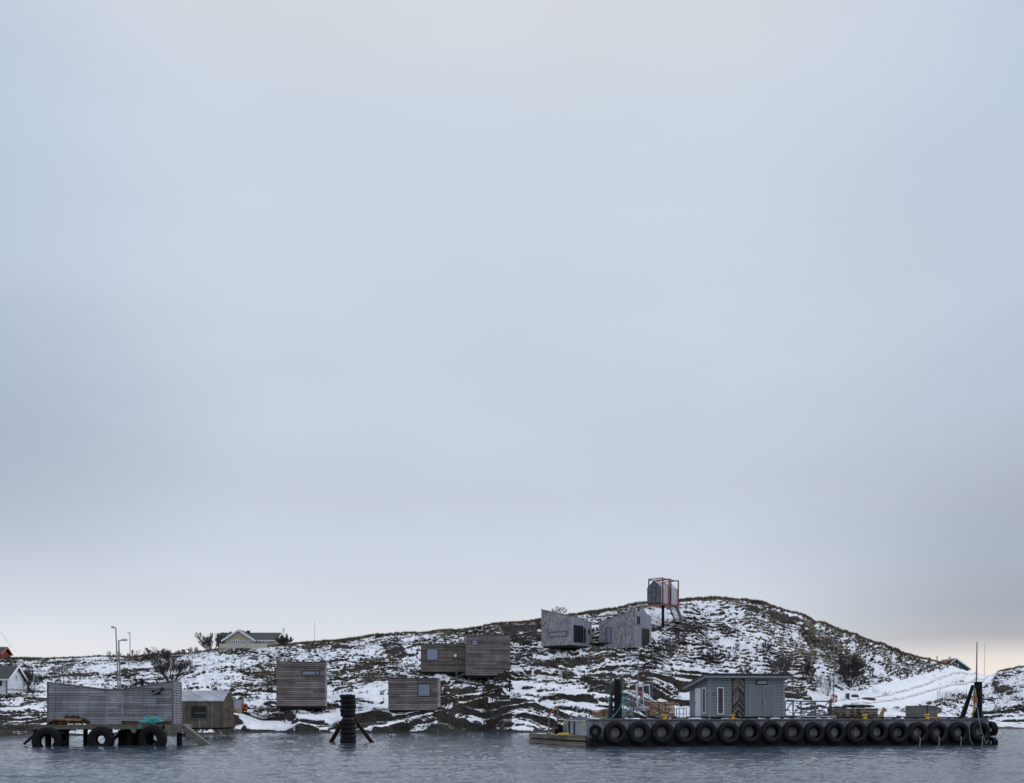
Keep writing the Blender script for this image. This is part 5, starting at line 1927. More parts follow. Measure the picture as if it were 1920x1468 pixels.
gl_ = 'big tractor tyres hung on the left jetty'
place_tyre_simple(87.0, 1389.5, FJ.pt(FJ.X(87.5, -0.72), -0.72)[1], 26.0, 0.60, 'big tractor tyre at the left end of the timber jetty, half sunk in the water', gl_, rz=0.25, hole=0.48, seed=1)
place_tyre_simple(187, 1386.0, FJ.pt(FJ.X(187, -0.72), -0.72)[1], 24.0, 0.55, 'middle tractor tyre under the jetty deck with water seen through its hole', gl_, rz=0.05, hole=0.36, seed=2)
place_tyre_simple(282.5, 1385.5, FJ.pt(FJ.X(282.5, -0.72), -0.72)[1], 26.0, 0.60, 'tractor tyre hanging right below the turquoise rope on the jetty', gl_, rz=-0.12, hole=0.42, seed=3)
place_tyre_simple(119.5, 1384, FJ.pt(FJ.X(119.5, 0.05), 0.05)[1], 13.5, 0.45, 'smaller tyre seen edge-on beside the left big tractor tyre under the jetty', gl_, rz=1.2, hole=0.5, seed=4)

# net and plank heap on the jetty
p = FJ.pt(FJ.X(130, 0.75), 0.75)
_sd = p[1]
o = thing('net_heap', 'brown heap of old fishing net and planks on the left jetty', 'net heap', (p[0], p[1], ZJ), FJ.a)
s = dJ / F
mb = MB()
r = random.Random(3)
for k in range(70):
    a = r.uniform(-1, 1)
    hx = a * 33 * s
    hh = (1 - a * a) ** 0.5 * 15 * s * r.uniform(0.35, 1.0)
    mb.blob((hx, r.uniform(-.35, .35), hh * 0.82), (r.uniform(.12, .3), r.uniform(.15, .3), r.uniform(.10, .22)), k, 0.45, 7)
mb.build('net', M['net'], o)
mb = MB()
for k in range(60):
    a = r.uniform(-0.95, 0.95)
    hx = a * 32 * s
    hh = (1 - a * a) ** 0.5 * 13 * s * r.uniform(0.3, 1.0)
    pts = []
    x_, y_, z_ = hx, r.uniform(-.55, .2), hh * 0.9
    dx_, dz_ = r.uniform(-.1, .1), r.uniform(-.04, .04)
    for i in range(6):
        pts.append((x_, y_, max(0.02, z_)))
        dx_ += r.uniform(-.06, .06)
        dz_ += r.uniform(-.04, .03)
        x_ += dx_
        z_ += dz_
    mb.tube(pts, 0.014, 4)
mb.build('ropes', M['kelp'], o)
MB().beam((-27 * s, -0.62, 12.5 * s), (28 * s, -0.55, 10.5 * s), 0.16, 0.05).build('plank', M['timber'], o)
MB().beam((-25 * s, -0.56, 10.5 * s), (24 * s, -0.66, 8.6 * s), 0.14, 0.06).build('plank', M['timber'], o)
mb = MB()
for k in range(7):
    mb.blob((r.uniform(-8, 34) * s, -0.6 + r.uniform(-.1, .1), 1.2 * s), (0.14, 0.1, 0.05), 40 + k, 0.3, 6)
mb.build('snow_bits', M['snow'], o)


def rope_pile(name, label, u, y, d, zb, wpx, hpx, n, mat, seed, rad=0.018, extra=None):
    s = d / F
    p = W(u, y, d)
    r = random.Random(seed)
    o = thing(name, label, 'rope', (p[0], p[1], zb))
    mb = MB()
    for k in range(n):
        cx_, cy_ = r.gauss(0, wpx * s * 0.16), r.uniform(-.25, .25)
        ra = wpx * s * r.uniform(0.12, 0.36)
        cz = hpx * s * (1 - min(1, (abs(cx_) / (wpx * s * 0.5)) ** 2)) * r.uniform(0.15, 0.9)
        ph, sp = r.uniform(0, 6.28), r.uniform(2.5, 6.0)
        tl = r.uniform(-.25, .25)
        pts = []
        for i in range(15):
            a = ph + sp * i / 14
            pts.append((cx_ + ra * math.cos(a), cy_ + ra * 0.45 * math.sin(a), max(0.02, cz + tl * ra * math.sin(a) + 0.05 * math.sin(a * 3 + k))))
        mb.tube(pts, rad, 5)
    if extra:
        for pts in extra:
            mb.tube(pts, rad, 5)
    mb.build('coils', mat, o)
    return o


s = dJ / F
ex = []
for q in (0, 1):
    pts = []
    for i in range(12):
        t_ = i / 11
        pts.append(((-19 + q * 4 + 3.5 * math.sin(t_ * 3)) * s - (0.0), -0.66, (9 - 17 * t_ ** 1.6) * s * (1 if t_ > .1 else .9)))
    ex.append(pts)
o = rope_pile('rope_coil', 'tangled bright turquoise and yellow rope lying on the left jetty', 283, 1358, FJ.pt(FJ.X(283, 0.35), 0.35)[1], ZJ, 38, 17, 26, M['rope'], 5, 0.020, ex)
mb = MB()
r = random.Random(9)
for k in range(6):
    pts = []
    for i in range(10):
        a = k + 5.0 * i / 9
        pts.append((5.5 * s + 0.17 * math.cos(a), 0.15 * math.sin(a) - .05, 10.5 * s + 0.03 * k + 0.03 * math.sin(a * 2)))
    mb.tube(pts, 0.022, 5)
mb.build('yellow_coil', M['rope_yellow'], o)

# ------------------------------------------------------------------ brown shore hut
dH = hit(412, 1375)
dH = F * (HC - 0.35) / (1374 - HY)
fr = Frame(330, dH, 418, u2=438, L=4.6)
fr = Frame(330, dH, 418, ang=fr.a)
o, w, ze, zr = gable_house('shore_hut', 'small brown board hut with a pale grey plank roof on short legs beside the boathouse', 'hut', fr, 4.6, 1314, 1295.5, 1363.5, M['brown_boards'], M['tinroof'], None, 0.06, base_drop=0.0, thick=0.08)
MB().add([(w + .003, 0, 0), (w + .003, 4.6, 0), (w + .003, 4.6, ze), (w + .003, 2.3, zr - .03), (w + .003, 0, ze), (w + .03, 0, 0), (w + .03, 4.6, 0), (w + .03, 4.6, ze), (w + .03, 2.3, zr - .03), (w + .03, 0, ze)],
         [(0, 1, 2, 3, 4), (9, 8, 7, 6, 5), (0, 5, 6, 1), (1, 6, 7, 2), (2, 7, 8, 3), (3, 8, 9, 4), (4, 9, 5, 0)]).build('gable_cladding', M['brown_boards_h'], o)
MB().box(w + 0.034, w + 0.06, 2.2, 3.1, 0.25, 2.1).build('door', M['brown_boards_h'], o)
wd_ = window_xy(fr.X(359), fr.X(387), fr.Z(373, 1346.5), fr.Z(373, 1323), o, 'y', 0, 0.09, M['dark_trim'], M['glass_dark'], 0, 0.07)
MB().box(fr.X(359), fr.X(387), -0.10, -0.073, fr.Z(373, 1347.5), fr.Z(373, 1346)).build('sill', M['plank'], wd_)
MB().box(fr.X(366), fr.X(386), -0.06, -0.035, fr.Z(373, 1337), fr.Z(373, 1335)).build('glazing_bar', M['plank'], wd_)
MB().box(0.1, w - 0.1, 0.1, 4.5, -0.16, -0.004).build('floor_frame', M['dark_wood'], o)
for (u, yy) in ((350, 0.2), (379.5, 0.25), (412, 0.2), (422.5, 3.2)):
    x = fr.X(u, yy) if u < 418 else w - 0.2
    q = fr.pt(x, yy)
    g = min(gz(q[0], q[1]) - fr.z - 0.2, -0.45)
    MB().tube([(x, yy, g), (x, yy, -0.15)], 0.09, 8).build('leg', M['galv_dark'], o)

# grey box and orange drum behind it
d = hit(445, 1334)
p = W(446, 1332.5, d)
s = d / F
o = thing('storage_box', 'pale grey lidded crate on a wooden pallet between the shore hut and the tall cabin', 'crate', (p[0], p[1], p[2]), 0.1)
MB().box(-9 * s, 7 * s, 0, 1.6, 5.0 * s, 21 * s).build('box', M['tinroof'], o)
MB().box(-9.5 * s, 7.5 * s, -0.05, 1.65, 21 * s + .003, 22.3 * s).build('lid', M['plank'], o)
MB().box(-9 * s, 8 * s, -0.1, 1.7, -0.5, 4.8 * s).build('pallet', M['timber'], o)
p = W(460, 1323.5, d + 0.3)
o = thing('cable_drum', 'small orange plastic drum with a dark mouth beside the pale grey crate', 'drum', (p[0], p[1], p[2]), 0.5)
MB().lathe([(4.6 * s, 0.0), (5.6 * s, 0.1), (5.6 * s, 0.6), (4.4 * s, 0.8), (3.0 * s, 0.82)], 20, 'y').build('shell', M['orange'], o, True)
MB().lathe([(3.3 * s, -0.02), (3.3 * s, 0.05)], 16, 'y').build('mouth', M['dark_trim'], o)
MB().box(-4 * s, 4 * s, 0.0, 0.7, -9 * s, -5.7 * s).build('stand', M['dark_wood'], o)

# ------------------------------------------------------------------ tyre-clad mooring dolphin
dM = F * HC / (1392 - HY)
s = dM / F
p = W(652.5, 1392, dM)
o = thing('mooring_pile', 'dark vertical steel pile with two slanting rusty raking legs, carrying the stacked tyres', 'mooring post', (p[0], p[1], 0))
MB().lathe([(8 * s, -1.5), (8 * s, 84 * s), (6 * s, 86 * s)], 20).build('pile', M['black_pipe'], o, True)
MB().tube([W(646, 1346, dM + 0.2) - p, W(621.5, 1385.5, dM + 1.0) - p + Vector((-.15, 0, -.4))], 4.0 * s, 12).build('raking_leg', M['rust_dark'], o, True)
MB().tube([W(661, 1343, dM + 0.2) - p, W(697, 1386, dM + 1.0) - p + Vector((.15, 0, -.4))], 3.8 * s, 12).build('raking_leg', M['rust_dark'], o, True)
MB().lathe([(10.5 * s, 42.5 * s), (11.5 * s, 44 * s), (10.5 * s, 48 * s), (10 * s, 49.5 * s)], 20).build('collar', M['dark_trim'], o, True)
words = ['topmost', 'second from the top', 'third from the top', 'fourth from the top', 'lowest of the upper five', 'first below the gap', 'second below the gap', 'third below the gap', 'fourth below the gap', 'lowest, at the water']
ysT = [1305.5, 1314, 1322.5, 1331, 1338.8, 1355, 1363.5, 1372, 1380.5, 1388.5]
base_t = tyre_mesh(14.6 * s, 8.3 * s, 8.4 * s, 1, tread=False)
me0 = None
for k, (wd_, yT) in enumerate(zip(words, ysT)):
    if me0 is None:
        t0 = base_t.build('stacked_tyre', M['tyre_worn'], None, True)
        me0 = t0.data
        ob = t0
    else:
        ob = t0.copy()
        COL.objects.link(ob)
    q = W(652.5, yT, dM)
    ob.rotation_euler = (math.radians(90) + rnd.uniform(-.03, .03), rnd.uniform(-.02, .02), rnd.uniform(0, 6))
    ob.location = (q[0] + rnd.uniform(-.03, .03), q[1], q[2] + 0 * s - 4.1 * s)
    ob.scale = (1 + (0.06 if k > 4 else -0.02) + rnd.uniform(-.02, .02),) * 2 + (1,)
    tag(ob, 'black tyre threaded on the mooring pile, %s of its stack' % wd_, 'tyre', 'tyres stacked on the mooring pile')

# ------------------------------------------------------------------ concrete pontoon
TH = math.radians(8.1)
Z0 = F * HC / (1399.2 - HY)
class PF(Frame):
    pass
P0x = (1156 - CX) / F * Z0
# frame origin at u=1105
fp = Frame(1105, 1.0, 1870, ang=TH)
k_ = (1105 - CX) / F
# point on the line through (P0x, Z0) with direction TH that is seen at u=1105
tt2 = (k_ * Z0 - P0x) / (math.cos(TH) - k_ * math.sin(TH))
fp.A = Vector((P0x + tt2 * math.cos(TH), Z0 + tt2 * math.sin(TH)))
fp.set(TH)
LP = fp.X(1858)
fp.z = 0
ZD = HC - (1349.2 - HY) / F * Z0
PD = 8.5
o = thing('pontoon', 'long grey concrete quay pontoon with tyres along its front, floating in front of the hill', 'pontoon', (fp.A[0], fp.A[1], 0), TH)
pont = o
MB().box(0, LP, 0.25, PD, -0.7, ZD - 0.004).build('hull', M['pontoon'], o, bevel=0.04)
mb = MB()
mb.box(-0.04, LP + 0.04, 0.10, PD + 0.04, ZD, ZD + 0.07)
mb.build('deck_slab', M['galv_dark'], o)
MB().box(0, LP, 0.0, 0.245, -0.25, 0.22).build('fender_beam', M['dark_wood'], o)
# bolts and panel joints along the front
for k in range(24):
    x = 0.4 + (LP - 0.8) * k / 23
    MB().box(x - 0.015, x + 0.015, 0.235, 0.2495, 0.25, ZD - 0.02).build('panel_joint', M['steel_dark'], o)
for k in range(36):
    x = 0.3 + (LP - 0.6) * k / 35
    MB().lathe([(0.045, -0.05), (0.045, 0.0)], 8, 'y', c=(x, 0.25, ZD - 0.28)).build('bolt', M['steel_dark'], o)
# snow lying on the deck edge
sn = MB()
r = random.Random(4)
for k in range(34):
    u = r.choice([r.uniform(1105, 1135), r.uniform(1140, 1320), r.uniform(1340, 1480), r.uniform(1620, 1800), r.uniform(1480, 1600)])
    x = fp.X(u, 0.5)
    sn.blob((x, r.uniform(.3, 1.0), ZD + 0.09), (r.uniform(.1, .45), r.uniform(.1, .25), r.uniform(.03, .07)), k, 0.25, 8)
so = sn.build('snow_patches', M['snow'], o)
so['kind'] = 'stuff'


def deckpos(u, back):
    x = fp.X(u, back)
    q = fp.pt(x, back)
    return x, q, ZD + 0.07


# low rail along the edge
mb = MB()
xa, xb = fp.X(1494, 0.35), fp.X(1568, 0.35)
mb.tube([(xa, 0.35, ZD + 0.09), (xa + 0.1, 0.35, ZD + 0.24), (xb - 0.1, 0.35, ZD + 0.24), (xb, 0.35, ZD + 0.09)], 0.05, 6)
for u in (1501, 1533, 1562):
    x = fp.X(u, 0.35)
    mb.tube([(x, 0.35, ZD + 0.05), (x, 0.35, ZD + 0.24)], 0.045, 6)
mb.build('edge_rail', M['galv'], o)
mb = MB()
xa, xb = fp.X(1570, 0.5), fp.X(1800, 0.5)
mb.box(xa, xb, 0.45, 0.6, ZD + 0.10, ZD + 0.20)
for k in range(12):
    x = xa + (xb - xa) * k / 11
    mb.box(x - 0.07, x + 0.07, 0.43, 0.62, ZD + 0.07, ZD + 0.12)
mb.build('kerb_beam', M['dark_wood'], o)
mb = MB()
xa, xb = fp.X(1170, 0.5), fp.X(1330, 0.5)
mb.box(xa, xb, 0.62, 0.75, ZD + 0.10, ZD + 0.18)
xa, xb = fp.X(1335, 0.5), fp.X(1490, 0.5)
mb.box(xa, xb, 0.52, 0.65, ZD + 0.10, ZD + 0.18)
mb.build('kerb_beam', M['dark_wood'], o)

# fender tyres along the front
UT = [1156, 1200, 1243, 1286.5, 1326, 1368, 1409, 1449, 1489, 1529, 1569, 1608, 1648, 1687, 1724, 1761.5, 1801, 1840]
ords = ['first', 'second', 'third', 'fourth', 'fifth', 'sixth', 'seventh', 'eighth', 'ninth', 'tenth', 'eleventh', 'twelfth', 'thirteenth', 'fourteenth', 'fifteenth', 'sixteenth', 'seventeenth', 'eighteenth']
under = {0: ', under the left steel post', 1: ', under the gangway legs', 2: ', under the timber stack', 3: '', 4: ', under the white terminal door', 5: ', under the chevron panel', 6: '', 7: ', under the terminal double door', 8: '', 9: '', 10: ', under the red and white lifebuoy', 11: ', under the pallets', 12: '', 13: ', under the short trestle', 14: ', under the grey crate', 15: ', with a pale rope at its foot', 16: ', left of the right steel post', 17: ', under the right post'}
Rt = 0.80
tm = [tyre_mesh(Rt, 0.52, Rt * 0.53, k, True) for k in range(1)]
t0 = None
for k, u in enumerate(UT):
    x = fp.X(u, -0.28)
    q = fp.pt(x, -0.29)
    if t0 is None:
        t0 = tm[0].build('fender_tyre', M['tyre'], None, True)
        ob = t0
    else:
        ob = t0.copy()
        COL.objects.link(ob)
    ob.location = (q[0], q[1], 0.97 + rnd.uniform(-.05, .05))
    ob.rotation_euler = (rnd.uniform(-.06, .05), rnd.uniform(0, 6), TH + rnd.uniform(-.09, .09))
    sc_v = rnd.uniform(0.955, 1.03) * (1.02 if k == 0 else 0.98)
    ob.scale = (sc_v, 1, sc_v)
    tag(ob, '%s big tyre from the left along the pontoon%s' % (ords[k], under[k]), 'tyre', 'fender tyres along the pontoon front')
    hz = (ZD - 0.02 - ob.location.z - Rt * sc_v) / 1.0
    ch = MB()
    for q_ in range(5):
        zc_ = Rt * 1.0 - 0.10 + (hz + 0.14) * q_ / 4
        ch.box(-0.03 if q_ % 2 else -0.012, 0.03 if q_ % 2 else 0.012, 0.20, 0.235, zc_, zc_ + 0.07)
    hc_ = ch.build('chain', M['galv_dark'], ob)
    hc_.rotation_euler = (0, -ob.rotation_euler[1], 0)
for (u, y, lab, Rr) in ((1117, 1369.5, 'upper small tyre at the pontoon left end, crossed rope inside', 0.435), (1117, 1392, 'lower small tyre at the pontoon left end, at the waterline', 0.435)):
    x = fp.X(u, 0)
    q = fp.pt(x, -0.02)
    ob = tyre_mesh(Rr, 0.26, Rr * 0.52, 3, False).build('fender_tyre', M['tyre_worn'], None, True)
    ob.location = (q[0], q[1], fp.Zw(u, y, 0))
    ob.rotation_euler = (0, 0.3, TH)
    tag(ob, lab, 'tyre', 'small tyres at the pontoon left end')
x = fp.X(1117, 0)
q = fp.pt(x, 0.1)
o = thing('lashing', 'crossed pale rope lashing inside the upper small tyre', 'rope', (q[0], q[1], fp.Zw(1117, 1369.5, 0)), TH)
mb = MB()
mb.beam((-.2, 0, -.2), (.2, 0, .2), 0.03, 0.05)
mb.build('strand', M['plank'], o)
MB().beam((-.2, 0.035, .2), (.2, 0.035, -.2), 0.03, 0.05).build('strand', M['plank'], o)
# end tyres hung flat on the right end, seen edge-on
for k, (y, lab) in enumerate(((1368, 'upper tyre hung on the right end of the pontoon, seen edge-on'), (1388, 'lower tyre hung on the right end of the pontoon at the waterline, seen edge-on'))):
    ob = tyre_mesh(0.66, 0.42, 0.3, 5, True).build('fender_tyre', M['tyre_worn'], None, True)
    x = fp.X(1858, 0.9)
    q = fp.pt(LP + 0.16, 0.58)
    ob.location = (q[0], q[1], fp.Zw(1864, y, 0.7) - (0.12 if k else -0.06))
    ob.rotation_euler = (0, 0, TH - PI / 2)
    ob.scale = (1, 1, 0.86 if k == 0 else 0.62)
    tag(ob, lab, 'tyre', 'tyres on the right end of the pontoon')
q = fp.pt(LP + 0.25, 0.4)
o = thing('end_bracket', 'pale strip lashed between the two end tyres of the pontoon', 'bracket', (q[0], q[1], fp.Zw(1864, 1380, 0.4)), TH)
MB().box(-0.22, 0.2, -0.35, 0.5, -0.05, 0.05).build('strip', M['galv'], o)
MB().box(-0.05, 0.05, -0.38, -0.353, -0.08, 0.08).build('clasp', M['white_metal'], o)

# ------------------------------------------------------------------ steel posts with braces
def sx(u, back):
    return fp.X(u, back)


o = thing('guide_post', 'thick black steel guide post at the left end of the pontoon', 'steel post', (0, 0, 0), TH)
q = fp.pt(fp.X(1158, 0.75), 0.75)
o.location = (q[0], q[1], ZD + 0.07)
s = q[1] / F
Hp = fp.Zw(1157, 1274.5, 0.75) - ZD - 0.07
MB().lathe([(6.6 * s, 0.0), (6.6 * s, Hp), (5.8 * s, Hp + 0.02)], 28).build('pipe', M['black_pipe'], o, True)
for (a_, b_x) in ((-9.5, 2.0),):
    mb = MB()
    # triangular gusset plates behind the pipe
    mb.add([(-16 * s, 0.5, 0), (-7.0 * s, 0.5, Hp * 0.93), (-6.0 * s, 0.5, Hp * 0.93), (-6.0 * s, 0.5, 0), (-16 * s, 0.56, 0), (-7.0 * s, 0.56, Hp * 0.93), (-6.0 * s, 0.56, Hp * 0.93), (-6.0 * s, 0.56, 0)], [(0, 1, 2, 3), (7, 6, 5, 4), (0, 4, 5, 1), (1, 5, 6, 2), (2, 6, 7, 3), (3, 7, 4, 0)])
    mb.build('gusset', M['steel_dark'], o)
MB().beam((-16 * s, 0.3, 0.05), (-7.5 * s, 0.3, Hp * 0.96), 0.16, 0.12).build('flange', M['steel_dark'], o)
MB().box(6.8 * s, 10 * s, 0.2, 0.5, 0.0, Hp * 0.86).build('guide_channel', M['steel_dark'], o)
MB().box(-17 * s, -6.4 * s, 0.25, 0.75, Hp * 0.40, Hp * 0.42).build('tie_plate', M['galv_dark'], o)
MB().box(-18 * s, 12 * s, -0.35, 0.9, 0.0, 0.06).build('base_plate', M['steel_dark'], o)
# green rope from this post
mb = MB()
pts = [(8.6 * s, -0.12, Hp - 6 * s)]
for (u, y) in ((1166.5, 1284), (1166, 1298), (1165, 1312), (1161, 1325), (1153, 1337), (1145, 1345), (1139, 1347.5), (1128, 1346), (1118, 1347), (1106, 1347.5)):
    pts.append(((fp.X(u, 0.5) - fp.X(1158, 0.5)), -0.28, fp.Zw(u, y, 0.5) - ZD - 0.07))
mb.tube(pts, 0.03, 6)
rp_ = mb.build('mooring_rope', M['rope_green'], None)
rp_.location = o.location
rp_.rotation_euler = (0, 0, TH)
tag(rp_, 'green mooring rope curving down the left steel post and along the deck edge', 'rope')
o2 = rope_pile('hanging_rope', 'loop of faded turquoise rope hanging on the right side of the left steel post', 1168, 1330, q[1], 0, 8, 10, 1, M['rope_green'], 3)
for c in list(o2.children):
    bpy.data.objects.remove(c)
mb = MB()
pts = []
for i in range(22):
    a = 2 * PI * i / 21
    pts.append((0.12 + 0.17 * math.cos(a) + 0.1 * math.sin(a * .5), 0, 0.9 + 1.0 * math.sin(a)))
mb.tube(pts, 0.022, 5)
pts = [(0.05, 0.02, 2.0), (0.12, 0.02, 1.4), (0.3, 0.02, 0.7), (0.35, 0.02, 0.3), (0.28, 0.02, 0.02)]
mb.tube(pts, 0.02, 5)
mb.build('loops', M['rope_green'], o2)
q2 = fp.pt(fp.X(1168, 0.6), 0.6)
o2.location = (q2[0], q2[1], ZD + 0.1)
o2.rotation_euler = (0, 0, TH)

# right post with triangular brace
q = fp.pt(fp.X(1834, 0.75), 0.75)
o = thing('guide_post', 'thick black steel guide post with an open triangular brace, at the pontoon\'s right end', 'steel post', (q[0], q[1], ZD + 0.07), TH)
s = q[1] / F
Hp = fp.Zw(1834, 1279.5, 0.75) - ZD - 0.07
MB().lathe([(7.2 * s, 0.0), (7.2 * s, Hp), (6.0 * s, Hp + 0.03)], 28).build('pipe', M['black_pipe'], o, True)
MB().beam((-33 * s, 0.1, 0.0), (-8.5 * s, 0.1, Hp * 0.93), 0.18, 0.20).build('brace', M['black_pipe'], o)
MB().beam((-23 * s, 0.4, 0.0), (-8.5 * s, 0.4, Hp * 0.66), 0.1, 0.12).build('brace', M['steel_dark'], o)
mb = MB()
mb.add([(-13 * s, 0.0, 0), (-7 * s, 0.0, Hp * 0.33), (-6 * s, 0.0, Hp * 0.33), (-6 * s, 0.0, 0), (-13 * s, 0.08, 0), (-7 * s, 0.08, Hp * 0.33), (-6 * s, 0.08, Hp * 0.33), (-6 * s, 0.08, 0)], [(0, 1, 2, 3), (7, 6, 5, 4), (0, 4, 5, 1), (1, 5, 6, 2), (2, 6, 7, 3), (3, 7, 4, 0)])
mb.build('gusset', M['steel_dark'], o)
MB().box(-35 * s, 12 * s, -0.4, 0.9, 0.0, 0.07).build('base_plate', M['steel_dark'], o)
MB().box(7.0 * s, 9.5 * s, -0.1, 0.3, 0.0, 0.55).build('foot_bracket', M['steel_dark'], o)
MB().box(-10 * s, 8 * s, -0.35, 0.3, Hp + 0.035, Hp + 0.08).build('cap_plate', M['steel_dark'], o)
zt = fp.Zw(1831, 1203, 0.75) - ZD - 0.07
MB().tube([(-3.5 * s, 0, Hp + 0.08), (-2.2 * s, 0, zt)], [0.055, 0.035], 8).build('top_rod', M['galv_dark'], o)
# yellow lashing and float in the brace
mb = MB()
r = random.Random(2)
for k in range(5):
    pts = []
    for i in range(12):
        a = 2 * PI * i / 11
        pts.append((-11 * s - 0.11 * k / 4 + 0.09 * math.cos(a), -0.3 - 0.02 * k, Hp * 0.56 + (0.75 + 0.05 * k) * math.sin(a) - 0.1))
    mb.tube(pts, 0.022, 5)
mb.tube([(-12 * s, -0.32, Hp * 0.4), (-15 * s, -0.32, Hp * 0.25), (-18 * s, -0.32, 0.12), (-20 * s, -0.35, 0.04)], 0.03, 5)
ob = mb.build('hanging_rope', M['rope_yellow'], None)
ob.location = o.location
ob.rotation_euler = (0, 0, TH)
tag(ob, 'bundle of yellow rope hung inside the brace of the right steel post', 'rope')
f0 = thing('float', 'small pale orange and white float hung beside the yellow rope on the right steel post', 'float', o.location, TH)
MB().lathe([(0.02, 0.28), (0.09, 0.22), (0.1, 0.0), (0.08, -0.16), (0.02, -0.2)], 12, c=(-9.8 * s, -0.36, Hp * 0.49)).build('orange_float', M['orange'], f0, True)
MB().lathe([(0.02, 0.2), (0.08, 0.15), (0.09, 0.0), (0.07, -0.14), (0.02, -0.18)], 12, c=(-10.4 * s, -0.36, Hp * 0.37)).build('white_float', M['white'], f0, True)
mb = MB()
pts = []
for (u, y) in ((1826, 1285), (1829, 1305), (1833, 1330), (1836, 1352), (1841, 1372), (1849, 1394), (1854, 1386)):
    back = -0.45 if y > 1345 else -0.0
    q3 = fp.pt(fp.X(u, back), back)
    pts.append((q3[0], q3[1], fp.Zw(u, y, back)))
mb.tube(pts, 0.032, 6)
ob = mb.build('mooring_rope', M['rope_green'], None)
tag(ob, 'long green mooring rope slanting across the right steel post down to the water', 'rope')
mb = MB()
pts = []
for (u, y) in ((1818, 1352), (1817.5, 1370), (1819, 1386), (1824, 1396)):
    q3 = fp.pt(fp.X(u, -0.5), -0.5)
    pts.append((q3[0], q3[1], fp.Zw(u, y, -0.5)))
mb.tube(pts, 0.028, 6)
ob = mb.build('mooring_rope', M['rope_green'], None)
tag(ob, 'short green rope end hanging between the last two tyres at the right', 'rope')
for k, u in enumerate((1725, 1761, 1802, 1842)):
    pts = []
    for (du, y) in ((-1.5, 1380), (0, 1382), (0.6, 1386), (0, 1391), (-.6, 1396)):
        q3 = fp.pt(fp.X(u + du, -0.55), -0.55)
        pts.append((q3[0], q3[1], fp.Zw(u, y, -0.55)))
    mb = MB()
    mb.tube(pts, 0.025, 5)
    ob = mb.build('rope_end', M['rope_pale'], None)
    tag(ob, 'pale rope end dangling under the %s tyre from the left on the pontoon' % ords[14 + k], 'rope', 'pale rope ends under the right-hand tyres')

# ------------------------------------------------------------------ terminal building on the pontoon
def fsub(u0, back):
    x = fp.X(u0, back)
    q = fp.pt(x, back)
    f = Frame(u0, q[1], u0 + 50, ang=TH)
    return f


BK = 1.5
ft = fsub(1329, BK)
ft = Frame(1329, ft.d0, 1471, ang=TH)
LT = 3.4
zb = ZD + 0.22
o = thing('ferry_terminal', 'blue-grey boarded ferry waiting shed with a mono-pitch roof and chevron panel, standing on the pontoon', 'shed', ft.base(zb), TH)
w = ft.w
zt = ft.Z(1400, 1270.5)
# the left wall falls away to the back
LT = ft.SY(1293, 0.0)
LT = max(2.2, min(LT, 4.5))
zk = (HC - (1290.5 - HY) / F * ft.pt(0, LT)[1]) - zb
MB().prism([(0, 0), (LT, 0), (LT, zk), (0, zt)], w, 'x', 0.0).build('wall', M['terminal'], o)
ov = 0.42
slr = (zt - zk) / LT
for nm, dz0, dz1, mt in (('roof', 0.10, 0.26, M['terminal_trim']), ('roof_felt', 0.263, 0.32, M['dark_trim'])):
    e_ = 0.0 if nm == 'roof' else 0.03
    rf = MB()
    y0, y1 = -ov - e_, LT + 0.35
    rf.add([(-ov - e_, y0, zt + slr * ov * 0.0 + dz0 - 0.1), (w + ov * 0.8 + e_, y0, zt + dz0 - 0.1), (w + ov * 0.8 + e_, y1, zk - slr * 0.35 + dz0 - 0.1), (-ov - e_, y1, zk - slr * 0.35 + dz0 - 0.1),
            (-ov - e_, y0, zt + dz1), (w + ov * 0.8 + e_, y0, zt + dz1), (w + ov * 0.8 + e_, y1, zk - slr * 0.35 + dz1), (-ov - e_, y1, zk - slr * 0.35 + dz1)], box8)
    rf.build(nm, mt, o)
# chevron panel
xa, xb = ft.X(1373.5), ft.X(1395)
MB().box(xa - 0.06, xb + 0.06, -0.03, -0.003, -0.05, zt - 0.02).build('panel_surround', M['dark_trim'], o)
pc = MB()
xw = (xb - xa) / 2
pc.box(-xw + 0.02, xw - 0.02, -0.05, -0.032, 0.0, zt - 0.04)
c_ = pc.build('chevron_panel', M['chevron'], o)
c_.location = ((xa + xb) / 2, 0, 0)
# sign
sxa, sxb = ft.X(1417.5), ft.X(1439)
sz0, sz1 = ft.Z(1428, 1283), ft.Z(1428, 1274)
sg = MB()
sg.box(sxa, sxb, -0.09, -0.004, sz0, sz1)
sgo = sg.build('name_sign', M['dark_trim'], o, bevel=0.02)
MB().box(sxa + 0.09, sxb - 0.09, -0.105, -0.092, sz0 + 0.08, sz1 - 0.08).build('sign_face', M['white'], sgo)
fc = bpy.data.curves.new('letters', 'FONT')
fc.body = 'SØRVÆR'
fc.align_x = 'CENTER'
fc.align_y = 'CENTER'
fc.size = (sz1 - sz0) * 0.6
fc.offset = 0.004
fc.extrude = 0.006
tmp = bpy.data.objects.new('letters_tmp', fc)
COL.objects.link(tmp)
bpy.context.view_layer.update()
me = bpy.data.meshes.new_from_object(tmp.evaluated_get(bpy.context.evaluated_depsgraph_get()))
bpy.data.objects.remove(tmp)
lo_ = bpy.data.objects.new('lettering', me)
COL.objects.link(lo_)
me.materials.clear()
me.materials.append(plain('sign_letters', (0.03, 0.06, 0.11), 0.5, 0, 0.05))
lo_.parent = sgo
wtext = max(v.co.x for v in me.vertices) - min(v.co.x for v in me.vertices)
kx2 = (sxb - sxa - 0.2) / wtext
lo_.scale = (kx2, 1, 1)
lo_.rotation_euler = (PI / 2, 0, 0)
lo_.location = ((sxa + sxb) / 2, -0.112, (sz0 + sz1) / 2)
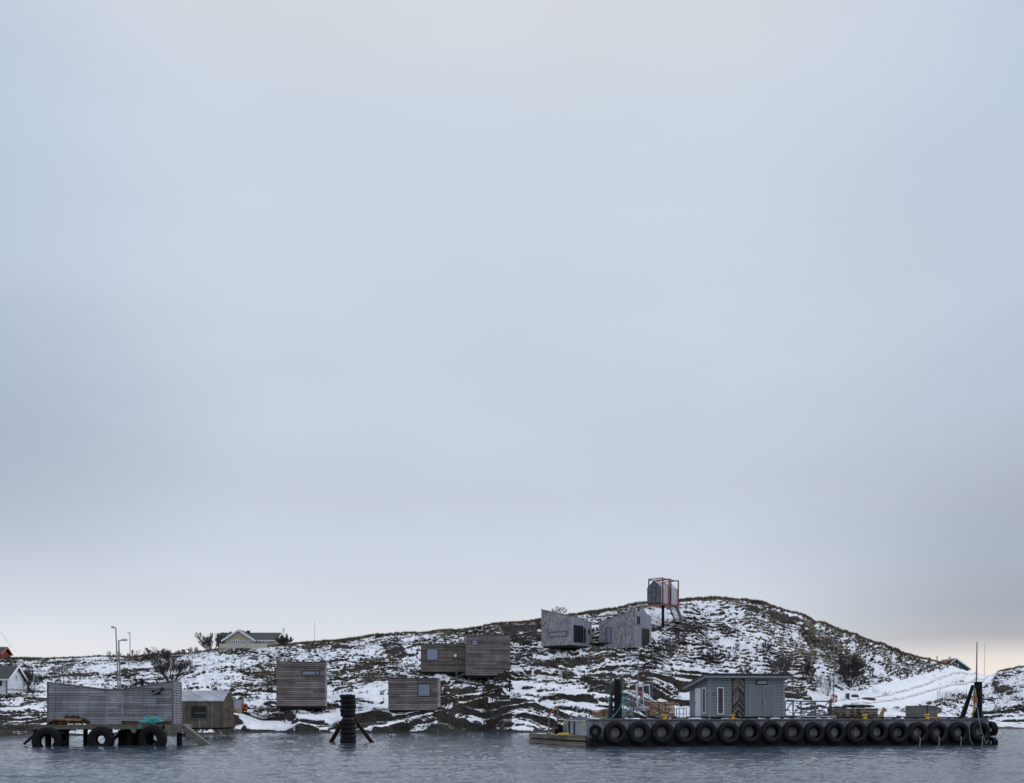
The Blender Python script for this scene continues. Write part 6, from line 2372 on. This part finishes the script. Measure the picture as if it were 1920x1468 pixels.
# double door, ledged
xa, xm_, xb = ft.X(1405.5), ft.X(1427.5), ft.X(1450)
zd = ft.Z(1428, 1287.5)
for (a_, b__) in ((xa, xm_ - 0.012), (xm_ + 0.012, xb)):
    dd_ = MB().box(a_, b__, -0.05, -0.003, 0.03, zd).build('door', M['terminal_v'], o)
    for z_ in (0.22, zd - 0.3):
        ha = (a_ + 0.03, a_ + 0.42) if a_ == xa else (b__ - 0.42, b__ - 0.03)
        MB().box(ha[0], ha[1], -0.075, -0.053, z_, z_ + 0.06).build('hinge', M['terminal_trim'], dd_)
MB().box(xm_ + 0.05, xm_ + 0.10, -0.10, -0.053, 1.0, 1.12).build('door_handle', M['dark_trim'], o)
mb = MB()
mb.box(xa - 0.09, xa - 0.01, -0.045, -0.004, 0.0, zd + 0.08)
mb.box(xb + 0.01, xb + 0.09, -0.045, -0.004, 0.0, zd + 0.08)
mb.box(xa - 0.01, xb + 0.01, -0.045, -0.004, zd + 0.01, zd + 0.08)
mb.build('door_frame', M['terminal_trim'], o)
# corner boards
mb = MB()
mb.box(-0.015, 0.15, -0.03, -0.003, 0, zt - 0.01)
mb.box(w - 0.15, w + 0.015, -0.03, -0.003, 0, zt - 0.01)
mb.box(-0.015 - 0.02, -0.003, 0.0, 0.12, 0, zt - 0.05)
mb.build('corner_board', M['terminal_trim'], o)
# tall front window
wf = window_xy(ft.X(1344.5), ft.X(1357), ft.Z(1350, 1338.5), ft.Z(1350, 1287.5), o, 'y', 0, 0.07, M['white'], M['glass_plum'], 0, 0.05)
# side door and window on the left wall
def lside(u0, y0, u1, y1):
    a0, a1 = sorted((ft.SY(u0, 0.0), ft.SY(u1, 0.0)))
    return a0, a1, ft.SZl((u0 + u1) / 2, y1, 0.0), ft.SZl((u0 + u1) / 2, y0, 0.0)


a0, a1, z0_, z1_ = lside(1304.5, 1289.5, 1314.5, 1343)
sd = MB().box(-0.05, -0.003, a0, a1, max(z0_, 0.02), z1_).build('door', M['white'], o)
MB().box(-0.10, -0.052, a1 - 0.18, a1 - 0.06, 1.0, 1.08).build('handle', M['dark_trim'], sd)
a0, a1, z0_, z1_ = lside(1317.5, 1288, 1324, 1339)
window_xy(a0, a1, max(z0_, 0.2), z1_, o, 'x', 0.0, 0.10, M['white'], M['glass'], 0, 0.05)
# skids
mb = MB()
mb.box(-0.3, w + 0.2, -0.05, 0.15, -0.14, -0.004)
mb.box(-0.3, w + 0.2, LT - 0.2, LT, -0.14, -0.004)
mb.build('skid_beam', M['dark_wood'], o)
mb = MB()
for (u0_, u1_) in ((1297, 1333), (1405, 1428)):
    mb.blob((ft.X((u0_ + u1_) / 2, -0.6), -0.6, -0.12), ((ft.X(u1_) - ft.X(u0_)) / 2, 0.25, 0.05), 5, 0.2, 12)
mb.build('snow_drift', M['snow'], o)

# yellow bollards
def bollard(label, u, back, hpx, kind=0):
    x = fp.X(u, back)
    q = fp.pt(x, back)
    s = q[1] / F
    o = thing('bollard', label, 'bollard', (q[0], q[1], ZD + 0.07), TH, 'yellow mooring bollards on the pontoon')
    r_ = 3.0 * s
    MB().lathe([(r_ * 1.5, 0.0), (r_ * 1.45, 0.05), (r_, 0.09), (r_ * 0.95, hpx * s * 0.62), (r_ * 1.5, hpx * s * 0.72), (r_ * 1.55, hpx * s * 0.86), (r_ * 1.2, hpx * s)], 20).build('drum', M['yellow'], o, True)
    MB().tube([(-r_ * 2.0, 0, hpx * s * 0.74), (r_ * (0.5 if kind else 2.0), 0, hpx * s * 0.74)], 0.05, 8).build('horn', M['yellow'], o, True)
    return o


bollard('yellow mooring bollard in front of the brown timber stack', 1246, 0.45, 8.5)
bollard('yellow mooring bollard in front of the chevron panel', 1374.5, 0.45, 8.5, 1)
bollard('yellow mooring bollard in front of the wooden pallets', 1621.5, 0.45, 8.5)
bollard('yellow mooring bollard in front of the grey crate', 1738, 0.45, 9.0, 1)
x = fp.X(1753, 0.5)
q = fp.pt(x, 0.5)
s = q[1] / F
o = thing('yellow_bar', 'low yellow bar lying just right of the bollard by the grey crate', 'bar', (q[0], q[1], ZD + 0.07), TH)
MB().tube([(-12 * s, 0, 0.09), (9 * s, 0, 0.06)], 0.06, 8).build('bar', M['yellow'], o)
MB().blob((7 * s, 0, 0.1), (0.14, 0.1, 0.1), 2, 0.2).build('shackle', M['yellow'], o)

# grey crate
x = fp.X(1719, 2.0)
q = fp.pt(x, 2.0)
s = q[1] / F
o = thing('crate', 'square grey plank crate with a dark strap down its middle', 'crate', (q[0], q[1], ZD + 0.07), TH)
wc = 41.5 * s / 0.99
hc = 23 * s
MB().box(0, wc, 0, 1.6, 0.1, hc).build('box', M['grey_crate'], o, bevel=0.01)
MB().box(-0.01, wc + 0.01, -0.02, 1.62, hc + 0.003, hc + 0.05).build('lid', M['plank'], o)
MB().box(wc / 2 - 0.04, wc / 2 + 0.03, -0.03, -0.003, 0.1, hc + 0.12).build('strap', M['dark_trim'], o)
mb = MB()
for x_ in (0.1, wc / 2 - 0.08, wc - 0.26):
    mb.box(x_, x_ + 0.16, 0.02, 1.55, 0.0, 0.096)
mb.build('skid', M['dark_wood'], o)

# trestle
x = fp.X(1655, 1.2)
q = fp.pt(x, 1.2)
s = q[1] / F
o = thing('trestle', 'short yellowish timber prop leaning on an upright between the pallets and the grey crate', 'trestle', (q[0], q[1], ZD + 0.07), TH)
MB().beam((-7 * s, 0, 0.0), (5.5 * s, 0.1, 19.5 * s), 0.12, 0.24).build('prop', M['kelp'], o)
MB().beam((4.5 * s, 0.3, 0), (4.5 * s, 0.3, 20 * s), 0.09, 0.09).build('upright', M['plank'], o)

# pallets
def pallet(label, group, x, back, z, wd, lab2=None):
    q = fp.pt(x, back)
    o = thing('pallet', label, 'pallet', (q[0], q[1], z), TH, group)
    return o


PALH = 0.148
p0 = thing('pallet', '', 'pallet', (0, 0, 0), TH, 'wooden pallets stacked on the pontoon')
PW = 1.2
for y in (0.0, 0.36, 0.72):
    MB().box(0, PW, y, y + 0.1, 0, 0.022).build('bottom_board', M['pallet'], p0)
for x_ in (0.0, PW / 2 - 0.07, PW - 0.145):
    for y in (0.0, 0.36, 0.72):
        MB().box(x_, x_ + 0.145, y, y + 0.1, 0.024, 0.10).build('block', M['pallet'], p0)
mb = MB()
for k in range(7):
    y = k * 0.12
    mb.box(0, PW, y, y + 0.1, 0.102, 0.124)
mb.build('top_boards', M['pallet'], p0)
xs0 = fp.X(1560.5, 1.9)
stacks = [(xs0, 7, 'left'), (xs0 + 1.22, 6, 'middle')]
first = True
cnt = 0
ordn = ['lowest', 'second', 'third', 'fourth', 'fifth', 'sixth', 'seventh', 'eighth']
for si, (xx_, n_, nm) in enumerate(stacks):
    for k in range(n_):
        ob = p0 if first else copy_tree(p0)
        first = False
        q = fp.pt(xx_ + rnd.uniform(-.04, .04), 1.9 + rnd.uniform(-.05, .05))
        ob.location = (q[0], q[1], ZD + 0.07 + k * 0.130)
        ob.rotation_euler = (0, 0, TH + rnd.uniform(-.03, .03))
        ob['label'] = 'wooden pallet, %s from the bottom of the %s pallet stack beside the lifebuoy' % (ordn[k], nm)
for k in range(6):
    ob = copy_tree(p0)
    q = fp.pt(xs0 + 2.42 + rnd.uniform(-.05, .05), 1.9)
    ob.location = (q[0], q[1], ZD + 0.07 + k * 0.130)
    ob.rotation_euler = (0, 0, TH + rnd.uniform(-.04, .04))
    ob['label'] = 'wooden pallet, %s from the bottom of the right pallet stack under the dark tarpaulin' % ordn[k]
# tarp on the right pallets
q = fp.pt(xs0 + 1.3, 1.85)
o = thing('tarpaulin', 'dark folded tarpaulin draped over the right-hand pallets', 'tarpaulin', (q[0], q[1], ZD + 0.07 + 6 * 0.13 + 0.13), TH)
mb = MB()
mb.blob((1.0, 0.5, 0.02), (1.25, 0.5, 0.13), 3, 0.12, 14)
mb.build('sheet', M['black_pipe'], o, True)
MB().tube([(0.1, 0.0, -0.2), (1.0, -0.03, 0.1), (2.1, 0.0, -0.25)], 0.02, 5).build('lashing', M['plank'], o)

# truss gangway behind the terminal
gA = W(1466, 1345, ft.d0 + 6)
gB = W(1559, 1345, ft.d0 + 7.2)
o = thing('truss_gangway', 'grey steel truss gangway running behind the terminal to the lifebuoy post', 'gangway', (gA[0], gA[1], 0))
s = gA[1] / F


def gp(u, y, k=0.0):
    f_ = (u - 1466) / 93.0
    d_ = (gA[1] * (1 - f_) + gB[1] * f_) + k
    return W(u, y, d_) - Vector((gA[0], gA[1], 0))


for k, nm in ((0.0, 'near'), (1.4, 'far')):
    mb = MB()
    mb.beam(gp(1466, 1313.5, k), gp(1559, 1314.5, k), 0.08, 0.11)
    mb.beam(gp(1466, 1342, k), gp(1559, 1342, k), 0.09, 0.13)
    for u in (1472, 1487, 1502, 1528.5, 1556):
        mb.beam(gp(u, 1342, k), gp(u, 1314, k), 0.09, 0.11 if u < 1520 else 0.15)
    for (u0_, u1_) in ((1466, 1486), (1488, 1501), (1505, 1527), (1531, 1554)):
        mb.beam(gp(u0_, 1341, k), gp(u1_, 1315, k), 0.06, 0.07)
    mb.build('truss', M['galv_dark'], o)
mb = MB()
a_, b2 = gp(1466, 1343, 0.1), gp(1559, 1343, 0.1)
mb.beam(a_ + Vector((0, .6, 0)), b2 + Vector((0, .6, 0)), 1.2, 0.08)
mb.build('walkway', M['galv'], o)
MB().beam(gp(1464, 1344.5, -0.3), gp(1561, 1344.8, -0.3), 0.3, 0.12).build('bearing_beam', M['dark_trim'], o)
# lifebuoys
def lifebuoy(name, label, u, y, d, Rpx, rz, ry=0.0, post=True):
    s = d / F
    p = W(u, y, d)
    o = thing(name, label, 'lifebuoy', (p[0], p[1], p[2]), rz)
    R, r_ = Rpx * s * 0.75, Rpx * s * 0.27
    for k in range(8):
        mb = MB()
        pts = [(R * math.cos(2 * PI * (k + j / 6) / 8 + 0.2), 0, R * math.sin(2 * PI * (k + j / 6) / 8 + 0.2)) for j in range(7)]
        mb.tube(pts, r_, 10)
        mb.build('red_segment' if k % 2 == 0 else 'white_segment', M['pinkred'] if k % 2 == 0 else M['white'], o, True)
    return o


d5 = ft.d0 + 5.2
lifebuoy('lifebuoy', 'red and white lifebuoy on a post left of the pallets', 1563.5, 1308.5, d5, 9.0, 0.5)
pp0 = W(1557.5, 1346, d5 + 0.15)
o = thing('lifebuoy_post', 'grey post and bracket that holds the lifebuoy left of the pallets', 'post', tuple(pp0))
MB().box(-0.09, 0.09, 0, 0.14, -0.4, 34 * d5 / F).build('post', M['galv_dark'], o)
MB().box(0.09, 0.35, 0.02, 0.06, 32 * d5 / F, 33.5 * d5 / F).build('bracket', M['galv_dark'], o)

# left gangway with white gate
dgt = Z0 + 4.0
o = thing('white_gate', 'white framed mesh gate standing tilted above the deck on the left of the pontoon', 'gate', tuple(W(1206, 1330, dgt)))
O_ = Vector(o.location)


def gq(u, y, k=0.0):
    return W(u, y, dgt + k) - O_


mb = MB()
for (a_, b2) in (((1193, 1283.5), (1217.5, 1283.5)), ((1193, 1283.5), (1195.5, 1326)), ((1217.5, 1283.5), (1219.5, 1326)), ((1195, 1325), (1219.5, 1325)), ((1205.2, 1284), (1207, 1325))):
    mb.beam(gq(*a_), gq(*b2), 0.07, 0.12)
mb.build('frame', M['white_metal'], o)
mb = MB()
mb.beam(gq(1194, 1328.2), gq(1220.5, 1328.2), 0.5, 0.07)
mb.beam(gq(1192, 1331), gq(1220.5, 1331), 0.3, 0.06)
mb.build('sill', M['galv'], o)
for u, kk in ((1184.5, 0.3), (1187.5, 1.2), (1212.5, 0.3), (1215, 1.2)):
    MB().beam(gq(u, 1331, kk), gq(u, 1346.5, kk), 0.08, 0.10).build('leg', M['galv'], o)
mb = MB()
for i in range(9):
    u = 1195 + i * 2.8
    mb.tube([gq(u, 1284.5, 0.02), (gq(u + 1.2, 1324, 0.02))], 0.007, 3)
for i in range(12):
    y = 1286 + i * 3.3
    mb.tube([gq(1194, y, 0.02), gq(1218.5, y, 0.02)], 0.007, 3)
mb.build('mesh', M['galv_dark'], o)

o = thing('gangway', 'grey steel gangway with vertical bar railings rising from the left post to the white gate', 'gangway', tuple(W(1180, 1330, dgt + 0.6)))
O_ = Vector(o.location)


def gg_(u, y, k=0.6):
    return W(u, y, dgt + k) - O_


for k in (0.6, 1.9):
    mb = MB()
    mb.beam(gg_(1167, 1309, k), gg_(1195, 1296, k), 0.05, 0.06)
    mb.beam(gg_(1167, 1319, k), gg_(1195, 1308, k), 0.03, 0.04)
    mb.beam(gg_(1167, 1335, k), gg_(1195, 1324.5, k), 0.08, 0.10)
    for i in range(8):
        f_ = i / 7
        mb.beam(gg_(1168 + 26 * f_, 1334.5 - 10 * f_, k), gg_(1168 + 26 * f_, 1308.5 - 12.5 * f_, k), 0.04, 0.06)
    mb.build('railing', M['galv'], o)
MB().beam(gg_(1167, 1336.5, 1.25), gg_(1195, 1327, 1.25), 1.1, 0.07).build('walkway', M['galv_dark'], o)
MB().beam(gg_(1169, 1346, 0.6), gg_(1183, 1337, 0.6), 0.08, 0.12).build('strut', M['galv'], o)
MB().beam(gg_(1172, 1346.5, 0.7), gg_(1172, 1334, 0.7), 0.08, 0.08).build('leg', M['galv'], o)
MB().beam(gg_(1181, 1346.5, 0.7), gg_(1181, 1331, 0.7), 0.08, 0.08).build('leg', M['galv'], o)
lb = lifebuoy('lifebuoy', 'faded red and white lifebuoy hanging behind the white gate', 1198, 1306, dgt + 0.5, 9.5, 0.35)
o = thing('life_ring_case', 'rounded faded red hood behind the mesh of the white gate', 'case', tuple(W(1200.5, 1299, dgt + 0.35)))
MB().blob((0, 0, 0), (0.15, 0.1, 0.17), 1, 0.03, 14).build('hood', M['pinkred'], o, True)
MB().box(-0.03, 0.03, 0.0, 0.05, -0.75, -0.12).build('stem', M['galv'], o)

# timber stacks and odds and ends
def timber_stack(label, u0, u1, y0, y1, back, n, seed, strap=(0.35, 0.6)):
    x0, x1 = fp.X(u0, back), fp.X(u1, back)
    q = fp.pt(x0, back)
    s = q[1] / F
    r = random.Random(seed)
    o = thing('timber_stack', label, 'timber stack', (q[0], q[1], ZD + 0.07), TH)
    H = (HC - (y0 - HY) * s) - ZD - 0.07
    w = x1 - x0
    hh = H / n
    mb = MB()
    for k in range(n):
        j0, j1 = r.uniform(0, .05), r.uniform(0, .05)
        cols = 3
        for c in range(cols):
            a_ = w * c / cols + (j0 if c == 0 else 0.01)
            b2 = w * (c + 1) / cols - (j1 if c == cols - 1 else 0.01)
            mb.box(a_, b2, r.uniform(0, .04), 1.4, k * hh + 0.012, (k + 1) * hh - 0.012)
    mb.build('boards', M['timber'], o)
    for f_ in strap:
        MB().box(w * f_ - 0.03, w * f_ + 0.03, -0.02, -0.004, 0, H + 0.02).build('strap', M['dark_trim'], o)
    MB().box(0.05, w - 0.05, 0.06, 1.35, 0.0, 0.01).build('bearer', M['dark_wood'], o)
    return o


timber_stack('strapped stack of fresh brown timber behind the first bollard, between gate and terminal', 1219, 1266, 1314.5, 1346, 3.2, 11, 1)
timber_stack('lower stack of fresh brown timber behind the left steel post', 1118, 1146, 1330.5, 1347, 3.6, 6, 2, (0.5,))
timber_stack('small reddish timber pile between the left post and the gangway', 1168, 1176, 1332, 1347, 4.8, 5, 3, (0.5,))
x0 = fp.X(1222, 2.4)
q = fp.pt(x0, 2.4)
o = thing('plank_pile', 'short pale planks lying in front of the strapped timber stack', 'planks', (q[0], q[1], ZD + 0.07), TH)
for k in range(4):
    MB().box(0.02 * k, 1.05 - 0.1 * k, 0.03 * k, 0.4, 0.04 + k * 0.09, 0.09 + k * 0.09).build('plank', M['plank'], o)
# small steel frame rail left of terminal
x0 = fp.X(1268, 2.6)
q = fp.pt(x0, 2.6)
s = q[1] / F
o = thing('guard_rail', 'short grey steel guard rail between the timber stack and the terminal', 'railing', (q[0], q[1], ZD + 0.07), TH)
MB().beam((0, 0, 19.5 * s), (20 * s, 0, 19.5 * s), 0.05, 0.06).build('top_rail', M['galv'], o)
for k in (0.5, 6, 14, 19.5):
    MB().beam((k * s, 0, 0), (k * s, 0, 19.2 * s), 0.05, 0.05).build('upright', M['galv'], o)
MB().beam((0, 0, 9.5 * s), (20 * s, 0, 9.5 * s), 0.03, 0.03).build('mid_rail', M['galv'], o)
# deck rubble: coiled hoses by the post
rope_pile('hose_coil', 'coil of dark hose lying on the deck right of the left steel post', 1180, 1347, fp.pt(fp.X(1180, 1.2), 1.2)[1], ZD + 0.07, 22, 6, 12, M['steel_dark'], 8, 0.03)
rope_pile('hose_coil', 'tangle of dark rope on the deck under the white gate', 1222, 1347, fp.pt(fp.X(1222, 1.2), 1.2)[1], ZD + 0.07, 16, 5, 9, M['black_pipe'], 11, 0.03)
rope_pile('rope_coil', 'pale turquoise rope heap at the left corner of the pontoon deck', 1114, 1347, fp.pt(fp.X(1114, 0.8), 0.8)[1], ZD + 0.07, 16, 4, 12, M['rope_green'], 12, 0.03)

# logs and small boat on the far shore right
for (u, y, wpx, tilt, lab) in ((1603, 1302, 16, 0.18, 'short brown log lying in the snow right of the lifebuoy'), (1628, 1308, 30, 0.10, 'long brown upturned skiff half covered by snow by the track')):
    d = hit(u, y + 4)
    s = d / F
    x = (u - CX) * s
    o = thing('log' if wpx < 20 else 'upturned_skiff', lab, 'log' if wpx < 20 else 'skiff', (x, d, gz(x, d)), tilt)
    mb = MB()
    mb.lathe([(0.05, -wpx * s / 2), (4.0 * s, -wpx * s * 0.35), (4.6 * s, 0), (4.0 * s, wpx * s * 0.35), (0.05, wpx * s / 2)], 14, 'x', c=(0, 0, 0.05))
    mb.build('hull' if wpx > 20 else 'shaft', M['rust'], o, True)
    MB().blob((0, 0.1, 4.2 * s), (wpx * s * 0.3, 0.2, 0.06), 3, 0.2, 10).build('snow_cap', M['snow'], o)
d = hit(1590, 1311)
s = d / F
p = W(1590, 1311, d)
o = thing('utility_box', 'small blue-grey utility cabinet in the snow just right of the lifebuoy', 'cabinet', tuple(p))
MB().box(-3 * s, 3 * s, 0, 0.5, -0.3, 11 * s).build('cabinet', M['steel_dark'], o)
MB().box(-3.4 * s, 3.4 * s, -0.04, 0.54, 11 * s + .003, 12 * s).build('lid', M['galv_dark'], o)

# ------------------------------------------------------------------ wooden landing stage left of the pontoon
dA = 80.0
dB = 73.2
ze1, ze2 = fp.pt(-0.06, 0.9), fp.pt(-0.06, 7.4)
pA, pB, pC = W(992, 1389, dA), W(1051, 1395, dB), Vector((ze1[0], ze1[1], 0))
pD, pE = Vector((ze2[0], ze2[1], 0)), W(1012, 1380, dA + 3.0)
poly = [(p_[0], p_[1]) for p_ in (pA, pB, pC, pD, pE)]
o = thing('landing_stage', 'low timber landing stage with two tiers of beams, left of the pontoon', 'landing stage', (pA[0], pA[1], 0))
poly = [(a_ - pA[0], b2 - pA[1]) for a_, b2 in poly]
cxp = sum(a_ for a_, _ in poly) / 5
cyp = sum(b2 for _, b2 in poly) / 5


def inset(k):
    return [(cxp + (a_ - cxp) * k, cyp + (b2 - cyp) * k) for a_, b2 in poly]


zt = HC - (1377.8 - HY) / F * dB
MB().prism(inset(1.0), 0.28, 'z', 0.02).build('lower_beam', M['old_wood'], o)
MB().prism(inset(0.965), 0.12, 'z', 0.304).build('gap_blocks', M['dark_wood'], o)
mb = MB()
MB().prism(inset(1.005), 0.17, 'z', 0.428).build('upper_beam', M['old_wood'], o)
MB().prism(inset(0.99), zt - 0.602 if zt > 0.66 else 0.07, 'z', 0.602).build('deck', M['plank'], o)
ztl = max(zt, 0.672)
MB().prism(inset(0.9), 0.4, 'z', -0.42).build('float_hull', M['dark_wood'], o)
mb = MB()
r = random.Random(5)
for k in range(12):
    mb.blob((r.uniform(0.8, 4.0), r.uniform(-3.0, 0.2), ztl + 0.01), (r.uniform(.1, .35), .12, .03), k, 0.2, 8)
mb.build('snow_patches', M['snow'], o)['kind'] = 'stuff'
O_ = Vector((pA[0], pA[1], 0))
# handrail
dR = 77.0
hr = thing('handrail', 'timber stair handrail slanting up on two posts at the left of the landing stage', 'handrail', tuple(O_))


def lr(u, y, d_):
    return W(u, y, d_) - O_


MB().beam(lr(1024, 1343.5, dR), lr(1048, 1322, dR), 0.08, 0.12).build('rail', M['kelp'], hr)
MB().beam(lr(1029, 1372, dR), lr(1029, 1341, dR), 0.14, 0.14).build('post', M['plank'], hr)
MB().beam(lr(1045.5, 1358, dR), lr(1045.5, 1325, dR), 0.14, 0.14).build('post', M['plank'], hr)
MB().box(lr(1025, 1, dR)[0], lr(1033, 1, dR)[0], lr(1, 1, dR)[1] - .1, lr(1, 1, dR)[1] + .25, ztl, ztl + 0.08).build('foot', M['dark_wood'], hr)
st = thing('timber_steps', 'dark brown timber steps between the handrail and the grey gate panels on the landing stage', 'steps', tuple(O_))
zz0 = ztl
for k, (ua, ub, yt) in enumerate(((1033, 1041, 1367), (1035, 1047, 1361.5), (1040, 1052, 1355.5))):
    a_, b2 = lr(ua, yt, dR + 0.2 + 0.25 * k), lr(ub, yt, dR + 0.2 + 0.25 * k)
    MB().box(a_[0], b2[0], a_[1], a_[1] + 0.9, a_[2] - 0.18, a_[2]).build('tread', M['old_wood' if k != 2 else 'rust'], st)
a_, b2 = lr(1040.5, 1372, dR + 0.8), lr(1056, 1372, dR + 0.8)
MB().box(a_[0], b2[0], a_[1], a_[1] + 0.5, ztl, lr(1, 1360, dR + 0.8)[2]).build('riser', M['dark_wood'], st)
# grey panels with yellow labels
dPn = 76.5
ztp = ZD + 0.02
for (ua, ub) in ((1056.5, 1066), (1070.5, 1075.5), (1080, 1101)):
    a0, a1 = sorted((fp.SY(ua, 0.0), fp.SY(ub, 0.0)))
    q_ = MB().box(-0.05, -0.004, a0, a1, 0.75, ZD - 0.12).build('end_panel', M['end_panel'], pont)
    if ua < 1070 or ua > 1078:
        ul = 1060.5 if ua < 1070 else 1096.5
        b0, b1 = sorted((fp.SY(ul - 2.7, 0.0), fp.SY(ul + 2.7, 0.0)))
        zz_ = [HC - (y_ - HY) / F * fp.pt(0, (b0 + b1) / 2)[1] for y_ in (1359.2, 1352.2)]
        MB().box(-0.07, -0.053, b0, b1, zz_[0], zz_[1]).build('label_plate', M['label_yellow'], q_)
MB().box(-0.004, -0.0015, 1.0, PD - 0.05, 0.4, ZD - 0.1).build('end_recess', M['dark_trim'], pont)
MB().box(-0.10, -0.006, 0.9, PD, ZD - 0.11, ZD - 0.02).build('end_rail', M['white_metal'], pont)
bx_ = thing('metal_case', 'two grey metal cases standing at the back left corner of the pontoon', 'case', tuple(O_))
O_ = Vector((pA[0], pA[1], 0))
for (ua, ub, yt) in ((1084, 1091, 1340), (1091.5, 1102, 1343)):
    a_, b2 = lr(ua, yt, dPn + 0.8), lr(ub, yt, dPn + 0.8)
    MB().box(a_[0], b2[0], a_[1], a_[1] + 0.5, ZD + 0.072, a_[2]).build('case_body', M['galv_dark'], bx_, bevel=0.02)
_q = fp.pt(0.3, fp.SY(1071, 0.3))
vx = thing('winch', 'small pale winch on the back left corner of the pontoon deck', 'winch', (_q[0], _q[1], ZD + 0.07))
MB().lathe([(0.14, 0.0), (0.05, 0.06), (0.05, 0.25), (0.10, 0.3), (0.10, 0.36), (0.04, 0.42)], 12).build('spindle', M['galv'], vx, True)
MB().tube([(-.1, 0, 0.2), (0.1, 0, 0.2)], 0.025, 6).build('crank', M['galv'], vx)
# yellow fender on the front edge
p = W(1057, 1376.5, dB - 0.35)
yf = thing('yellow_fender', 'bright yellow fender lying on the front edge of the landing stage', 'fender', tuple(p))
s = dB / F
MB().lathe([(0.03, -11.5 * s), (2.9 * s, -9.5 * s), (3.2 * s, -4 * s), (3.2 * s, 4 * s), (2.9 * s, 9.5 * s), (0.03, 11.5 * s)], 12, 'x').build('body', M['yellow'], yf, True)
MB().tube([(-11 * s, 0, 0), (-14 * s, 0.05, -1 * s)], 0.03, 5).build('eye', M['yellow'], yf)
